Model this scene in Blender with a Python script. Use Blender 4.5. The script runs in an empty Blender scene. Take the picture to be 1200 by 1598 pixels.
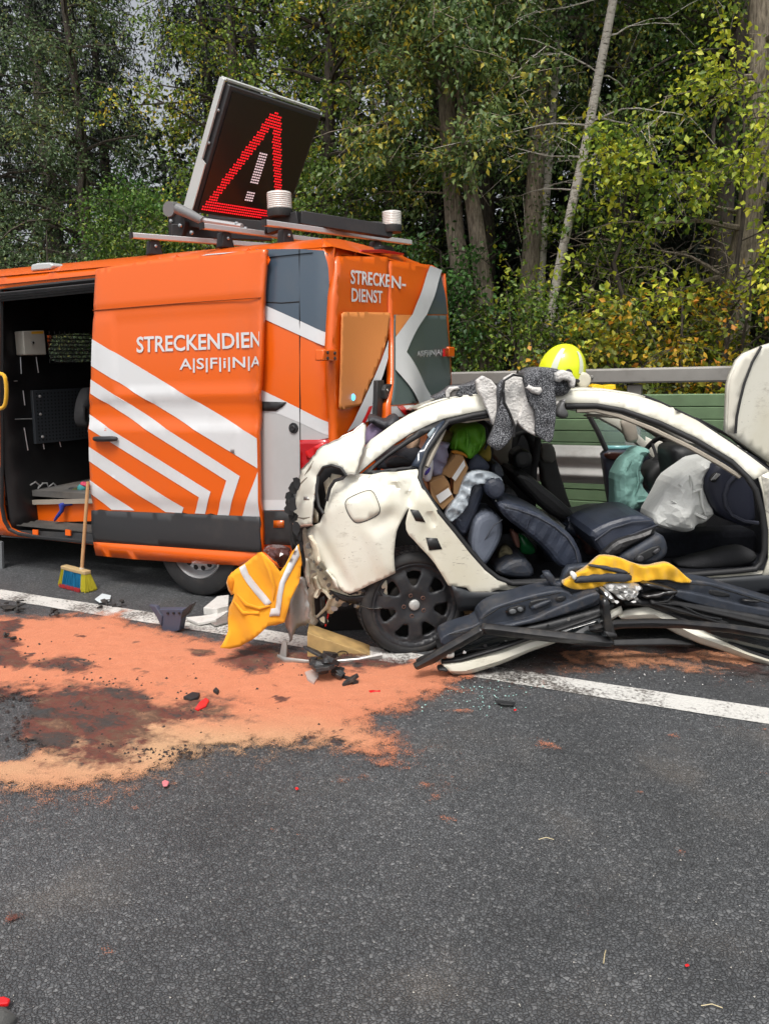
import bpy, bmesh, math, random
import numpy as np
from mathutils import Vector, Matrix, noise
from mathutils.geometry import delaunay_2d_cdt
rad = math.radians
S = bpy.context.scene
COL = S.collection
random.seed(7)
RNG = np.random.default_rng(11)

# ------------------------------------------------------------------ camera
CAM_H, F_PX, W_PX, H_PX = 1.6, 1200.0, 1200.0, 1598.0
CAM_R = (Matrix.Rotation(rad(26.2), 3, 'Z') @ Matrix.Rotation(rad(90 - 11.08), 3, 'X') @ Matrix.Rotation(rad(-1.72), 3, 'Z'))
CAM_O = Vector((0, 0, CAM_H))
cd = bpy.data.cameras.new('camera')
cam = bpy.data.objects.new('camera', cd)
COL.objects.link(cam)
cam.matrix_world = Matrix.Translation(CAM_O) @ CAM_R.to_4x4()
cd.sensor_fit = 'VERTICAL'
cd.sensor_height = 36.0
cd.lens = 36.0 * F_PX / H_PX
cd.clip_start = 0.05
cd.clip_end = 2000
S.camera = cam

# ------------------------------------------------------------------ sky and sun
SUN_EL, SUN_AZ = 62, 165            # overcast: the sun is a broad glow behind the camera
wd = bpy.data.worlds.new('World')
S.world = wd
wd.use_nodes = True
nt = wd.node_tree
nt.nodes.clear()
sky = nt.nodes.new('ShaderNodeTexSky')
sky.sky_type = 'NISHITA'
sky.sun_disc = False
sky.sun_elevation = rad(SUN_EL)
sky.sun_rotation = rad(SUN_AZ)
sky.air_density = 1.0
sky.dust_density = 6.0
sky.ozone_density = 1.0
hs = nt.nodes.new('ShaderNodeHueSaturation')
hs.inputs['Saturation'].default_value = 0.25
bg = nt.nodes.new('ShaderNodeBackground')
bg.inputs['Strength'].default_value = 0.135
wo = nt.nodes.new('ShaderNodeOutputWorld')
nt.links.new(sky.outputs[0], hs.inputs['Color'])
nt.links.new(hs.outputs[0], bg.inputs['Color'])
nt.links.new(bg.outputs[0], wo.inputs[0])
sl = bpy.data.lights.new('sun', 'SUN')
sl.energy = 1.5
sl.angle = rad(16)
sl.color = (1.0, 0.96, 0.9)
sun = bpy.data.objects.new('sun', sl)
COL.objects.link(sun)
az, el = rad(SUN_AZ), rad(SUN_EL)
sdir = Vector((math.sin(az) * math.cos(el), math.cos(az) * math.cos(el), math.sin(el)))
sun.rotation_euler = sdir.to_track_quat('Z', 'Y').to_euler()
S.view_settings.view_transform = 'Standard'
S.view_settings.look = 'None'
S.view_settings.gamma = 1
S.view_settings.use_curve_mapping = False
S.view_settings.exposure = 0.42
S.cycles.max_bounces = 6
S.cycles.transparent_max_bounces = 10

# ------------------------------------------------------------------ survey: photo measurements to metres
class Frame:
    """A vertical working plane in the world: s along ex, t into depth along en, z up."""
    def __init__(self, O, ex, en):
        self.O = Vector(O); self.ex = Vector(ex).normalized(); self.en = Vector(en).normalized()
    def W(self, s, t, z):
        return self.O + self.ex * s + self.en * t + Vector((0, 0, z))
    def at(self, u, v, t):
        d = CAM_R @ Vector(((u - W_PX / 2) / F_PX, -(v - H_PX / 2) / F_PX, -1))
        k = (t - self.en.dot(CAM_O - self.O)) / self.en.dot(d)
        p = CAM_O + d * k - self.O
        return p.dot(self.ex), p.z
    def uv(self, u, v, tf):
        if not callable(tf):
            return self.at(u, v, tf)
        t = tf(*self.at(u, v, 0.0)) if self.small else tf(-3.0, 1.2)
        for _ in range(7):
            s, z = self.at(u, v, t)
            t = tf(s, z)
        return s, z
    small = False
    def P(self, u, v, t):
        s, z = self.at(u, v, t)
        return self.W(s, t, z)

def ground(u, v, z=0.0):
    d = CAM_R @ Vector(((u - W_PX / 2) / F_PX, -(v - H_PX / 2) / F_PX, -1))
    return CAM_O + d * ((z - CAM_H) / d.z)

ROAD = Frame((0, 0, 0), (1, 0, 0), (0, 1, 0))       # plane parallel to the road edge, t = world y
REAR = Frame((0, 0, 0), (0, 1, 0), (-1, 0, 0))      # plane across the road, t = -x
CA = rad(27.8)
CAR = Frame((-1.66, 3.66, 0), (math.cos(CA), math.sin(CA), 0), (-math.sin(CA), math.cos(CA), 0))
CAR.small = True

def crop(x0, y0, k):
    return lambda *pts: [(x0 + a / k, y0 + b / k) for a, b in pts]
c1 = crop(0, 380, 2.852)
c2 = crop(380, 360, 2.958)
c4 = crop(420, 620, 3.529)
c5 = crop(560, 560, 3.529)
c6 = crop(860, 560, 3.529)
c7 = crop(640, 840, 2.143)
c8 = crop(0, 840, 1.875)
c9 = crop(330, 830, 4.444)

# ------------------------------------------------------------------ materials
MATS = {}
def nodes(name):
    m = bpy.data.materials.new(name)
    m.use_nodes = True
    n = m.node_tree
    return m, n, n.nodes['Principled BSDF']

def mat(name, col, rough=0.5, metal=0.0, coat=0.0, var=0.0, vscale=6.0, bump=0.0, bscale=60.0, emit=None, es=1.0,
        alpha=1.0, trans=0.0, col2=None, dirt=0.0, dscale=3.0, sheen=0.0, spec=None):
    if name in MATS:
        return MATS[name]
    m, n, b = nodes(name)
    N, L = n.nodes, n.links
    b.inputs['Base Color'].default_value = (*col, 1)
    b.inputs['Roughness'].default_value = rough
    b.inputs['Metallic'].default_value = metal
    b.inputs['Coat Weight'].default_value = coat
    b.inputs['Coat Roughness'].default_value = 0.08
    b.inputs['Alpha'].default_value = alpha
    b.inputs['Transmission Weight'].default_value = trans
    if sheen:
        b.inputs['Sheen Weight'].default_value = sheen
    if spec is not None:
        b.inputs['Specular IOR Level'].default_value = spec
    if emit:
        b.inputs['Emission Color'].default_value = (*emit, 1)
        b.inputs['Emission Strength'].default_value = es
    tc = N.new('ShaderNodeTexCoord')
    cur = None
    if var > 0 or col2:
        t = N.new('ShaderNodeTexNoise'); t.inputs['Scale'].default_value = vscale; t.inputs['Detail'].default_value = 6
        L.new(tc.outputs['Object'], t.inputs['Vector'])
        mx = N.new('ShaderNodeMix'); mx.data_type = 'RGBA'
        rp = N.new('ShaderNodeMapRange'); rp.inputs[1].default_value = 0.35; rp.inputs[2].default_value = 0.65
        L.new(t.outputs[0], rp.inputs[0])
        L.new(rp.outputs[0], mx.inputs[0])
        c2_ = col2 if col2 else tuple(c * (1 - var) for c in col)
        mx.inputs[6].default_value = (*col, 1); mx.inputs[7].default_value = (*c2_, 1)
        cur = mx.outputs[2]
    if dirt > 0:
        t = N.new('ShaderNodeTexNoise'); t.inputs['Scale'].default_value = dscale; t.inputs['Detail'].default_value = 8; t.inputs['Roughness'].default_value = 0.7
        L.new(tc.outputs['Object'], t.inputs['Vector'])
        rp = N.new('ShaderNodeMapRange'); rp.inputs[1].default_value = 0.5; rp.inputs[2].default_value = 0.75; rp.inputs[4].default_value = dirt
        L.new(t.outputs[0], rp.inputs[0])
        mx = N.new('ShaderNodeMix'); mx.data_type = 'RGBA'
        L.new(rp.outputs[0], mx.inputs[0])
        if cur: L.new(cur, mx.inputs[6])
        else: mx.inputs[6].default_value = (*col, 1)
        mx.inputs[7].default_value = (0.16, 0.13, 0.1, 1)
        cur = mx.outputs[2]
        ar = N.new('ShaderNodeMath'); ar.operation = 'MULTIPLY_ADD'; ar.inputs[1].default_value = 0.5; ar.inputs[2].default_value = rough
        L.new(rp.outputs[0], ar.inputs[0]); L.new(ar.outputs[0], b.inputs['Roughness'])
    if cur:
        L.new(cur, b.inputs['Base Color'])
    if bump > 0:
        t = N.new('ShaderNodeTexNoise'); t.inputs['Scale'].default_value = bscale; t.inputs['Detail'].default_value = 4
        L.new(tc.outputs['Object'], t.inputs['Vector'])
        bp = N.new('ShaderNodeBump'); bp.inputs['Strength'].default_value = 1; bp.inputs['Distance'].default_value = bump
        L.new(t.outputs[0], bp.inputs['Height']); L.new(bp.outputs[0], b.inputs['Normal'])
    MATS[name] = m
    return m

ORANGE = mat('orange_paint', (0.72, 0.112, 0.004), 0.30, coat=0.35, dirt=0.10, dscale=2.2)
VWHITE = mat('white_film', (0.62, 0.63, 0.64), 0.38, dirt=0.12, dscale=2.5)
SLATE = mat('slate_paint', (0.05, 0.075, 0.105), 0.3, coat=0.5, dirt=0.12)
SILVER = mat('silver_film', (0.50, 0.50, 0.50), 0.33, metal=0.15, dirt=0.1)
BLKPL = mat('black_plastic', (0.020, 0.021, 0.023), 0.55, var=0.4, vscale=20, dirt=0.15)
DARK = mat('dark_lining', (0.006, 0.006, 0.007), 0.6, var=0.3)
RUB = mat('rubber_seal', (0.014, 0.014, 0.015), 0.6)
def wreck_paint():
    m, n, b = nodes('cream_paint')
    N, L = n.nodes, n.links
    tc = N.new('ShaderNodeTexCoord')
    def ns(sc, stretch, det=5, rough=.6):
        mp = N.new('ShaderNodeMapping'); mp.inputs['Scale'].default_value = stretch
        L.new(tc.outputs['Object'], mp.inputs['Vector'])
        t = N.new('ShaderNodeTexNoise'); t.inputs['Scale'].default_value = sc; t.inputs['Detail'].default_value = det; t.inputs['Roughness'].default_value = rough
        L.new(mp.outputs[0], t.inputs['Vector']); return t.outputs[0]
    def rng_(src, a, b_, hi=1.0):
        r = N.new('ShaderNodeMapRange'); r.inputs[1].default_value = a; r.inputs[2].default_value = b_; r.inputs[4].default_value = hi
        L.new(src, r.inputs[0]); return r.outputs[0]
    def over(base, fac, col):
        x = N.new('ShaderNodeMix'); x.data_type = 'RGBA'; L.new(fac, x.inputs[0])
        if isinstance(base, tuple): x.inputs[6].default_value = (*base, 1)
        else: L.new(base, x.inputs[6])
        x.inputs[7].default_value = (*col, 1); return x.outputs[2]
    def mul(a, b_):
        x = N.new('ShaderNodeMath'); x.operation = 'MULTIPLY'; L.new(a, x.inputs[0]); L.new(b_, x.inputs[1]); return x.outputs[0]
    c = over((0.70, 0.68, 0.59), rng_(ns(1.7, (1, 1, 1)), .45, .7), (0.62, 0.585, 0.46))            # yellowed patches
    zone = rng_(ns(2.4, (1, 1, 1), 3), .50, .62)                                                   # scuffed zones
    c = over(c, mul(zone, rng_(ns(7, (1, 1.5, 2.2), 8, .75), .55, .70, .75)), (0.36, 0.32, 0.25))        # rubbed streaks
    c = over(c, mul(zone, rng_(ns(60, (.3, 2.2, 1.6), 3), .66, .69, .7)), (0.24, 0.20, 0.16))        # scratches
    c = over(c, rng_(ns(130, (1, 1, 1), 2), .73, .77, .7), (0.16, 0.13, 0.10))                      # spatter
    L.new(c, b.inputs['Base Color'])
    b.inputs['Roughness'].default_value = 0.28
    b.inputs['Coat Weight'].default_value = 0.5; b.inputs['Coat Roughness'].default_value = 0.06
    MATS['cream_paint'] = m
    return m
CREAM = wreck_paint()
CREAM_IN = mat('inner_primer', (0.66, 0.60, 0.46), 0.5, dirt=0.75, dscale=9, var=0.2)
BARE = mat('bare_torn_metal', (0.42, 0.41, 0.39), 0.4, metal=0.7, dirt=0.6, dscale=8)
NAVY = mat('navy_leather', (0.030, 0.038, 0.060), 0.40, bump=0.0015, bscale=120, var=0.3, vscale=8, dirt=0.10)
NAVYP = mat('navy_trim', (0.030, 0.037, 0.052), 0.55, var=0.3, vscale=12, dirt=0.35, dscale=14, bump=.0008, bscale=260)
GREYL = mat('grey_leather', (0.10, 0.115, 0.15), 0.5, bump=0.0015, bscale=100, var=0.2)
BEIGE = mat('beige_lining', (0.36, 0.32, 0.26), 0.8, var=0.15)
TYRE = mat('tyre_rubber', (0.019, 0.019, 0.02), 0.75, var=0.3, dirt=0.3, dscale=9)
RIMB = mat('black_rim', (0.024, 0.025, 0.028), 0.42, dirt=0.25, dscale=12)
STEEL = mat('steel_rim', (0.55, 0.56, 0.57), 0.4, metal=0.75, dirt=0.3, dscale=10)
CHROME = mat('bright_metal', (0.7, 0.7, 0.7), 0.25, metal=1.0)
GALV = mat('galvanised_steel', (0.50, 0.50, 0.48), 0.5, metal=0.2, var=0.2, vscale=3, dirt=0.5, dscale=4, bump=0.001, bscale=40)
GALVD = mat('weathered_steel', (0.29, 0.28, 0.26), 0.65, metal=0.3, var=0.25, vscale=3, dirt=0.5, dscale=3)
ALU = mat('aluminium_rail', (0.60, 0.60, 0.60), 0.38, metal=0.6, dirt=0.15)
WOODL = mat('pale_wood', (0.50, 0.33, 0.13), 0.7, var=0.3, vscale=14, bump=0.001, bscale=60, dirt=0.3, dscale=9)
CARD = mat('cardboard', (0.44, 0.25, 0.11), 0.8, var=0.12)
PAPER = mat('paper_label', (0.75, 0.74, 0.72), 0.7)
YELO = mat('yellow_cloth', (0.78, 0.42, 0.008), 0.8, var=0.15, vscale=7, bump=0.001, bscale=220, sheen=0.3)
ORYEL = mat('amber_cloth', (0.84, 0.36, 0.006), 0.8, var=0.18, vscale=6, bump=0.001, bscale=220, sheen=0.2)
REFL = mat('reflective_tape', (0.62, 0.63, 0.64), 0.4, var=0.1, vscale=10)
FLEECE = mat('white_fleece', (0.66, 0.64, 0.61), 0.95, bump=0.012, bscale=70, sheen=0.4)
MINT = mat('mint_airbag', (0.25, 0.47, 0.42), 0.75, bump=0.002, bscale=40, var=0.15)
AIRB = mat('white_airbag', (0.68, 0.69, 0.66), 0.75, bump=0.003, bscale=40, var=0.1, dirt=0.1)
RED = mat('red_plastic', (0.62, 0.012, 0.015), 0.25, coat=0.5)
REDLAMP = mat('red_lamp', (0.42, 0.005, 0.01), 0.12, coat=0.8)
LIME = mat('lime_bag', (0.13, 0.42, 0.015), 0.6, bump=0.004, bscale=18, var=0.25)
LAV = mat('lavender_bag', (0.36, 0.34, 0.47), 0.55, bump=0.004, bscale=22, var=0.2)
DKCL = mat('dark_cloth', (0.025, 0.026, 0.034), 0.9, bump=0.004, bscale=20, var=0.3)
BROWNW = mat('brown_veneer', (0.055, 0.018, 0.012), 0.3, coat=0.5, var=0.3)
GLASS = mat('tinted_glass', (0.04, 0.06, 0.055), 0.05, alpha=0.35, coat=0.3)
CLEARG = mat('clear_glass', (0.3, 0.42, 0.4), 0.05, alpha=0.22)

# ------------------------------------------------------------------ mesh building
class MB:
    def __init__(s):
        s.v = []; s.f = []; s.m = []
    def add(s, vs, fs, m=0):
        o = len(s.v)
        s.v += [Vector(p) for p in vs]
        s.f += [tuple(i + o for i in f) for f in fs]
        s.m += [m] * len(fs)
        return s
    def box(s, c, size, R=None, m=0):
        c = Vector(c); hx, hy, hz = (k / 2 for k in size)
        R = R or Matrix.Identity(3)
        vs = [c + R @ Vector((x * hx, y * hy, z * hz)) for z in (-1, 1) for y in (-1, 1) for x in (-1, 1)]
        return s.add(vs, [(0, 2, 3, 1), (4, 5, 7, 6), (0, 1, 5, 4), (2, 6, 7, 3), (0, 4, 6, 2), (1, 3, 7, 5)], m)
    def prism(s, poly, off, m=0):
        off = Vector(off); n = len(poly)
        a = [Vector(p) for p in poly]
        vs = a + [p + off for p in a]
        fs = [tuple(range(n))[::-1], tuple(range(n, 2 * n))]
        fs += [(i, (i + 1) % n, (i + 1) % n + n, i + n) for i in range(n)]
        return s.add(vs, fs, m)
    def tube(s, pts, r, n=8, cap=True, m=0, flat=1.0):
        pts = [Vector(p) for p in pts]
        rs = r if hasattr(r, '__len__') else [r] * len(pts)
        vs = []; fs = []
        ref = None
        for i, p in enumerate(pts):
            d = (pts[min(i + 1, len(pts) - 1)] - pts[max(i - 1, 0)])
            d = d.normalized() if d.length > 1e-9 else Vector((0, 0, 1))
            if ref is None:
                ref = Vector((0, 0, 1)) if abs(d.z) < 0.9 else Vector((1, 0, 0))
            a = (ref - d * ref.dot(d)).normalized(); b = d.cross(a); ref = a
            for k in range(n):
                an = 2 * math.pi * k / n
                vs.append(p + (a * math.cos(an) + b * math.sin(an) * flat) * rs[i])
        for i in range(len(pts) - 1):
            for k in range(n):
                k2 = (k + 1) % n
                fs.append((i * n + k, i * n + k2, (i + 1) * n + k2, (i + 1) * n + k))
        if cap:
            fs.append(tuple(range(n))[::-1]); fs.append(tuple((len(pts) - 1) * n + k for k in range(n)))
        return s.add(vs, fs, m)
    def lathe(s, prof, o, axis, n=32, m=0, closed=False):
        o = Vector(o); ax = Vector(axis).normalized()
        a = ax.orthogonal().normalized(); b = ax.cross(a)
        vs = []; fs = []
        for k in range(n):
            an = 2 * math.pi * k / n
            dr = a * math.cos(an) + b * math.sin(an)
            for r, h in prof:
                vs.append(o + dr * r + ax * h)
        q = len(prof)
        for k in range(n):
            k2 = (k + 1) % n
            for j in range(q if closed else q - 1):
                j2 = (j + 1) % q
                fs.append((k * q + j, k2 * q + j, k2 * q + j2, k * q + j2))
        return s.add(vs, fs, m)
    def grid(s, rows, m=0):
        h, w = len(rows), len(rows[0])
        vs = [p for r in rows for p in r]
        fs = [(i * w + j, i * w + j + 1, (i + 1) * w + j + 1, (i + 1) * w + j) for i in range(h - 1) for j in range(w - 1)]
        return s.add(vs, fs, m)

WM = {}
def base_of(vs):
    xs = [p.x for p in vs]; ys = [p.y for p in vs]; zs = [p.z for p in vs]
    return Vector(((min(xs) + max(xs)) / 2, (min(ys) + max(ys)) / 2, min(zs)))

def obj(name, mb, m, parent=None, smooth=40, solid=0.0, soff=-1, bev=0.0, sub=0, weld=False):
    me = bpy.data.meshes.new(name)
    M = WM[parent.name] if parent else Matrix.Translation(base_of(mb.v))
    Mi = M.inverted()
    me.from_pydata([Mi @ p for p in mb.v], [], mb.f)
    for mm in (m if isinstance(m, (list, tuple)) else [m]):
        me.materials.append(mm)
    if any(mb.m):
        me.polygons.foreach_set('material_index', mb.m)
    if smooth:
        me.shade_smooth()
        me.set_sharp_from_angle(angle=rad(smooth))
    me.update()
    o = bpy.data.objects.new(name, me)
    COL.objects.link(o)
    if parent:
        o.parent = parent
    else:
        o.matrix_world = M
    WM[o.name] = M
    if weld:
        o.modifiers.new('weld', 'WELD').merge_threshold = 0.0005
    if solid:
        k = o.modifiers.new('solid', 'SOLIDIFY'); k.thickness = solid; k.offset = soff
    if sub:
        k = o.modifiers.new('sub', 'SUBSURF'); k.levels = k.render_levels = sub
    if bev:
        k = o.modifiers.new('bevel', 'BEVEL'); k.width = bev; k.segments = 2; k.limit_method = 'ANGLE'; k.angle_limit = rad(35)
    return o

def tag(o, label, cat, group=None, kind=None):
    o['label'] = label
    if cat:
        o['category'] = cat
        o['kind'] = kind or 'thing'
    if group: o['group'] = group
    if kind: o['kind'] = kind
    return o

def thing(name, label, cat, loc, group=None, rz=0.0):
    o = bpy.data.objects.new(name, None)
    COL.objects.link(o)
    M = Matrix.Translation(Vector(loc)) @ Matrix.Rotation(rz, 4, 'Z')
    o.matrix_world = M
    WM[o.name] = M
    return tag(o, label, cat, group)

def structure(o, label):
    o['kind'] = 'structure'; o['label'] = label
    return o

# ---- polygon tools
def jag(pts, amp, step, seed=1):
    """a torn outline: extra corners knocked in and out at random"""
    r = random.Random(seed)
    return [(a + r.uniform(-amp, amp), b + r.uniform(-amp, amp)) for a, b in dens(pts, step)]
def dens(poly, res, closed=True):
    out = []
    n = len(poly)
    for i in range(n if closed else n - 1):
        a, b = poly[i], poly[(i + 1) % n]
        k = max(1, int(math.hypot(b[0] - a[0], b[1] - a[1]) / res))
        out += [(a[0] + (b[0] - a[0]) * j / k, a[1] + (b[1] - a[1]) * j / k) for j in range(k)]
    if not closed: out.append(tuple(poly[-1]))
    return out

def inside(P, poly):
    x, y = P[:, 0], P[:, 1]
    r = np.zeros(len(P), bool)
    a = np.array(poly); b = np.roll(a, -1, 0)
    for (x1, y1), (x2, y2) in zip(a, b):
        if y1 == y2: continue
        c = ((y1 > y) != (y2 > y)) & (x < (x2 - x1) * (y - y1) / (y2 - y1) + x1)
        r ^= c
    return r

def edge_dist(P, poly):
    d = np.full(len(P), 1e9)
    a = np.array(poly, float); b = np.roll(a, -1, 0)
    for p, q in zip(a, b):
        e = q - p; L = max(e @ e, 1e-12)
        k = np.clip(((P - p) @ e) / L, 0, 1)
        d = np.minimum(d, np.hypot(*(P - (p + k[:, None] * e)).T))
    return d

def smooth_poly(poly, it=1):
    for _ in range(it):
        out = []
        n = len(poly)
        for i in range(n):
            a, b = poly[i], poly[(i + 1) % n]
            out += [(a[0] * .75 + b[0] * .25, a[1] * .75 + b[1] * .25), (a[0] * .25 + b[0] * .75, a[1] * .25 + b[1] * .75)]
        poly = out
    return poly

def cdt(poly, holes, res, rings=()):
    loops = [dens(poly, res)] + [dens(h, res) for h in holes]
    vs = []; es = []
    for lp in loops:
        o = len(vs); n = len(lp)
        vs += lp; es += [(o + i, o + (i + 1) % n) for i in range(n)]
    x0 = min(p[0] for p in poly); x1 = max(p[0] for p in poly); y0 = min(p[1] for p in poly); y1 = max(p[1] for p in poly)
    nx = max(2, int((x1 - x0) / res)); ny = max(2, int((y1 - y0) / res))
    g = np.array([(x0 + (x1 - x0) * (i + .5 * (j % 2)) / nx, y0 + (y1 - y0) * j / ny) for i in range(1, nx) for j in range(1, ny)])
    if len(g):
        ok = inside(g, poly)
        for h in holes: ok &= ~inside(g, h)
        ed = edge_dist(g, poly)
        ok &= ed > ((max(rings) + res * .45) if rings else res * .5)
        for lp in holes: ok &= edge_dist(g, lp) > res * .5
        vs = vs + [tuple(p) for p in g[ok]]
    if rings:
        # offset copies of the outline, so a rounded rim has rows of its own to follow
        lp = np.array(loops[0]); nx_ = np.roll(lp, -1, 0); pv = np.roll(lp, 1, 0)
        tg = nx_ - pv; nr = np.stack([-tg[:, 1], tg[:, 0]], 1); nr /= np.maximum(np.linalg.norm(nr, axis=1, keepdims=True), 1e-9)
        if (lp[:, 0] * nx_[:, 1] - nx_[:, 0] * lp[:, 1]).sum() < 0: nr = -nr
        for d_ in rings:
            q = lp + nr * d_
            k_ = inside(q, poly) & (edge_dist(q, poly) > d_ * .88)
            last = None
            for p in q[k_]:
                if last is None or np.hypot(*(p - last)) > max(res * .5, d_ * .35):
                    vs.append(tuple(p)); last = p
    V2, _, F2, *_r = delaunay_2d_cdt([Vector(p) for p in vs], es, [], 0, 1e-6)
    V2 = np.array([tuple(p) for p in V2])
    F2 = [tuple(f) for f in F2]
    cen = np.array([V2[list(f)].mean(0) for f in F2])
    ok = inside(cen, poly)
    for h in holes: ok &= ~inside(cen, h)
    return V2, [f for f, k in zip(F2, ok) if k]

def facing(fr, mb, o, fs, m):
    """append faces turned towards the near side of the frame"""
    for f in fs:
        a, b, c = (mb.v[o + f[i]] for i in range(3))
        if (b - a).cross(c - a).dot(fr.en) > 0: f = f[::-1]
        mb.f.append(tuple(i + o for i in f)); mb.m.append(m)

def panel(mb, fr, poly, tf, holes=(), res=0.05, local=False, m=0, off=0.0):
    tfn = tf if callable(tf) else (lambda s, z: tf)
    if not local:
        poly = [fr.uv(u, v, tf) for u, v in poly]
        holes = [[fr.uv(u, v, tf) for u, v in h] for h in holes]
    V2, F2 = cdt(poly, holes, res)
    o = len(mb.v)
    mb.v += [fr.W(a, tfn(a, b) + off, b) for a, b in V2]
    facing(fr, mb, o, F2, m)
    return mb

def pillow(mb, fr, poly, t0, t1, r=0.05, res=0.02, local=False, m=0, lump=0.0, lscale=8.0, smooth=1, back=True, seed=0.0, tilt=(0, 0), fold=None):
    """a rounded body: outline drawn at depth t0, going back to t1, with edges rounded over r"""
    if not local: poly = [fr.at(u, v, t0) for u, v in poly]
    if smooth: poly = smooth_poly(poly, smooth)
    nr_ = max(3, int(r / res * .9))
    V2, F2 = cdt(poly, [], res, rings=[r * (1 - math.cos(math.pi / 2 * j / nr_)) for j in range(1, nr_ + 1)])
    d = np.minimum(edge_dist(V2, poly), r)
    cs, cz = V2.mean(0)
    def tl(a, b): return tilt[0] * (a - cs) + tilt[1] * (b - cz)
    dt = r * (1 - np.sqrt(np.clip(1 - (1 - d / r) ** 2, 0, 1)))
    o = len(mb.v)
    pts = []
    for (a, b), k in zip(V2, dt):
        p = fr.W(a, 0, b)
        nz = noise.fractal(p * lscale + Vector((seed, seed * 2, 0)), 0.9, 2.0, 2) * lump if lump else 0
        if fold:
            am, fq, an = fold
            w = noise.noise(p * 3.1) * 1.6
            nz += am * math.sin(fq * (a * math.cos(an) + b * math.sin(an)) + w * 3) * min(1, 1.2 - k / r)
        pts.append(fr.W(a, t0 + k + nz + tl(a, b), b))
    mb.v += pts
    facing(fr, mb, o, F2, m)
    # sides
    on = [i for i in range(len(V2)) if d[i] < 1e-5]
    lp = dens(poly, res)
    idx = []
    for p in lp:
        j = min(on, key=lambda i: (V2[i][0] - p[0]) ** 2 + (V2[i][1] - p[1]) ** 2)
        if not idx or idx[-1] != j: idx.append(j)
    ob = len(mb.v)
    mb.v += [fr.W(V2[i][0], t1 + tl(*V2[i]), V2[i][1]) for i in idx]
    n = len(idx)
    area = sum(V2[idx[i]][0] * V2[idx[(i + 1) % n]][1] - V2[idx[(i + 1) % n]][0] * V2[idx[i]][1] for i in range(n))
    for i in range(n):
        j = (i + 1) % n
        f = (o + idx[i], ob + i, ob + j, o + idx[j])
        if area < 0: f = f[::-1]
        mb.f.append(f); mb.m.append(m)
    if back:
        mb.f.append(tuple(ob + i for i in range(n))); mb.m.append(m)
    return mb

def resample(pl, n):
    L = [0]
    for a, b in zip(pl, pl[1:]): L.append(L[-1] + (b - a).length)
    out = []
    for k in range(n):
        d = L[-1] * k / (n - 1); j = 0
        while j < len(L) - 2 and L[j + 1] < d: j += 1
        w = (d - L[j]) / max(L[j + 1] - L[j], 1e-9)
        out.append(pl[j].lerp(pl[j + 1], w))
    return out

def strip(mb, fr, rows, n=24, sub=3, m=0, wob=0.0, wscale=6.0):
    """a sheet lofted through measured edges; each row is (list of photo points, depth or list of depths)"""
    R = []
    for pts, t in rows:
        ts = t if hasattr(t, '__len__') else [t] * len(pts)
        R.append(resample([fr.P(u, v, k) for (u, v), k in zip(pts, ts)], n))
    out = []
    for i in range(len(R) - 1):
        for k in range(sub):
            out.append([a.lerp(b, k / sub) for a, b in zip(R[i], R[i + 1])])
    out.append(R[-1])
    if wob:
        out = [[p + noise.noise_vector(p * wscale) * wob for p in r] for r in out]
    return mb.grid(out, m)

def glyphs(text, bold=0.012):
    cu = bpy.data.curves.new('lettering', 'FONT')
    cu.body = text; cu.offset = bold; cu.resolution_u = 3
    ob = bpy.data.objects.new('lettering', cu)
    COL.objects.link(ob)
    bpy.context.view_layer.update()
    me = bpy.data.meshes.new_from_object(ob.evaluated_get(bpy.context.evaluated_depsgraph_get()))
    vs = np.array([tuple(v.co) for v in me.vertices]); fs = [tuple(p.vertices) for p in me.polygons]
    bpy.data.objects.remove(ob); bpy.data.meshes.remove(me); bpy.data.curves.remove(cu)
    lo, hi = vs.min(0), vs.max(0)
    return (vs[:, :2] - lo[:2]) / (hi[:2] - lo[:2]), fs

def lettering(name, text, fr, quad, tf, m, parent, off=-0.006, bold=0.012, smax=None, flip=False):
    """quad: photo points of bottom-left, bottom-right, top-left, top-right of the written line"""
    uvs, fs = glyphs(text, bold)
    q = [np.array(fr.uv(u, v, tf)) for u, v in quad]
    mb = MB()
    tfn = tf if callable(tf) else (lambda s, z: tf)
    P = [q[0] * (1 - a) * (1 - b) + q[1] * a * (1 - b) + q[2] * (1 - a) * b + q[3] * a * b for a, b in uvs]
    mb.v = [fr.W(p[0], tfn(p[0], p[1]) + off, p[1]) for p in P]
    facing(fr, mb, 0, fs, 0)
    if smax is not None:
        bm = bmesh.new()
        vv = [bm.verts.new(p) for p in mb.v]
        for f in mb.f:
            try: bm.faces.new([vv[i] for i in f])
            except ValueError: pass
        bmesh.ops.bisect_plane(bm, geom=bm.verts[:] + bm.edges[:] + bm.faces[:], plane_co=fr.W(smax, 0, 0), plane_no=fr.ex, clear_outer=True)
        bm.verts.index_update()
        mb.v = [v.co.copy() for v in bm.verts]; mb.f = [tuple(v.index for v in f.verts) for f in bm.faces]; mb.m = [0] * len(mb.f)
        bm.free()
    return obj(name, mb, m, parent, smooth=0)

# ================================================================== ground, road
def link_attr(N, name):
    a = N.new('ShaderNodeAttribute'); a.attribute_name = name
    return a.outputs['Fac']

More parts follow.
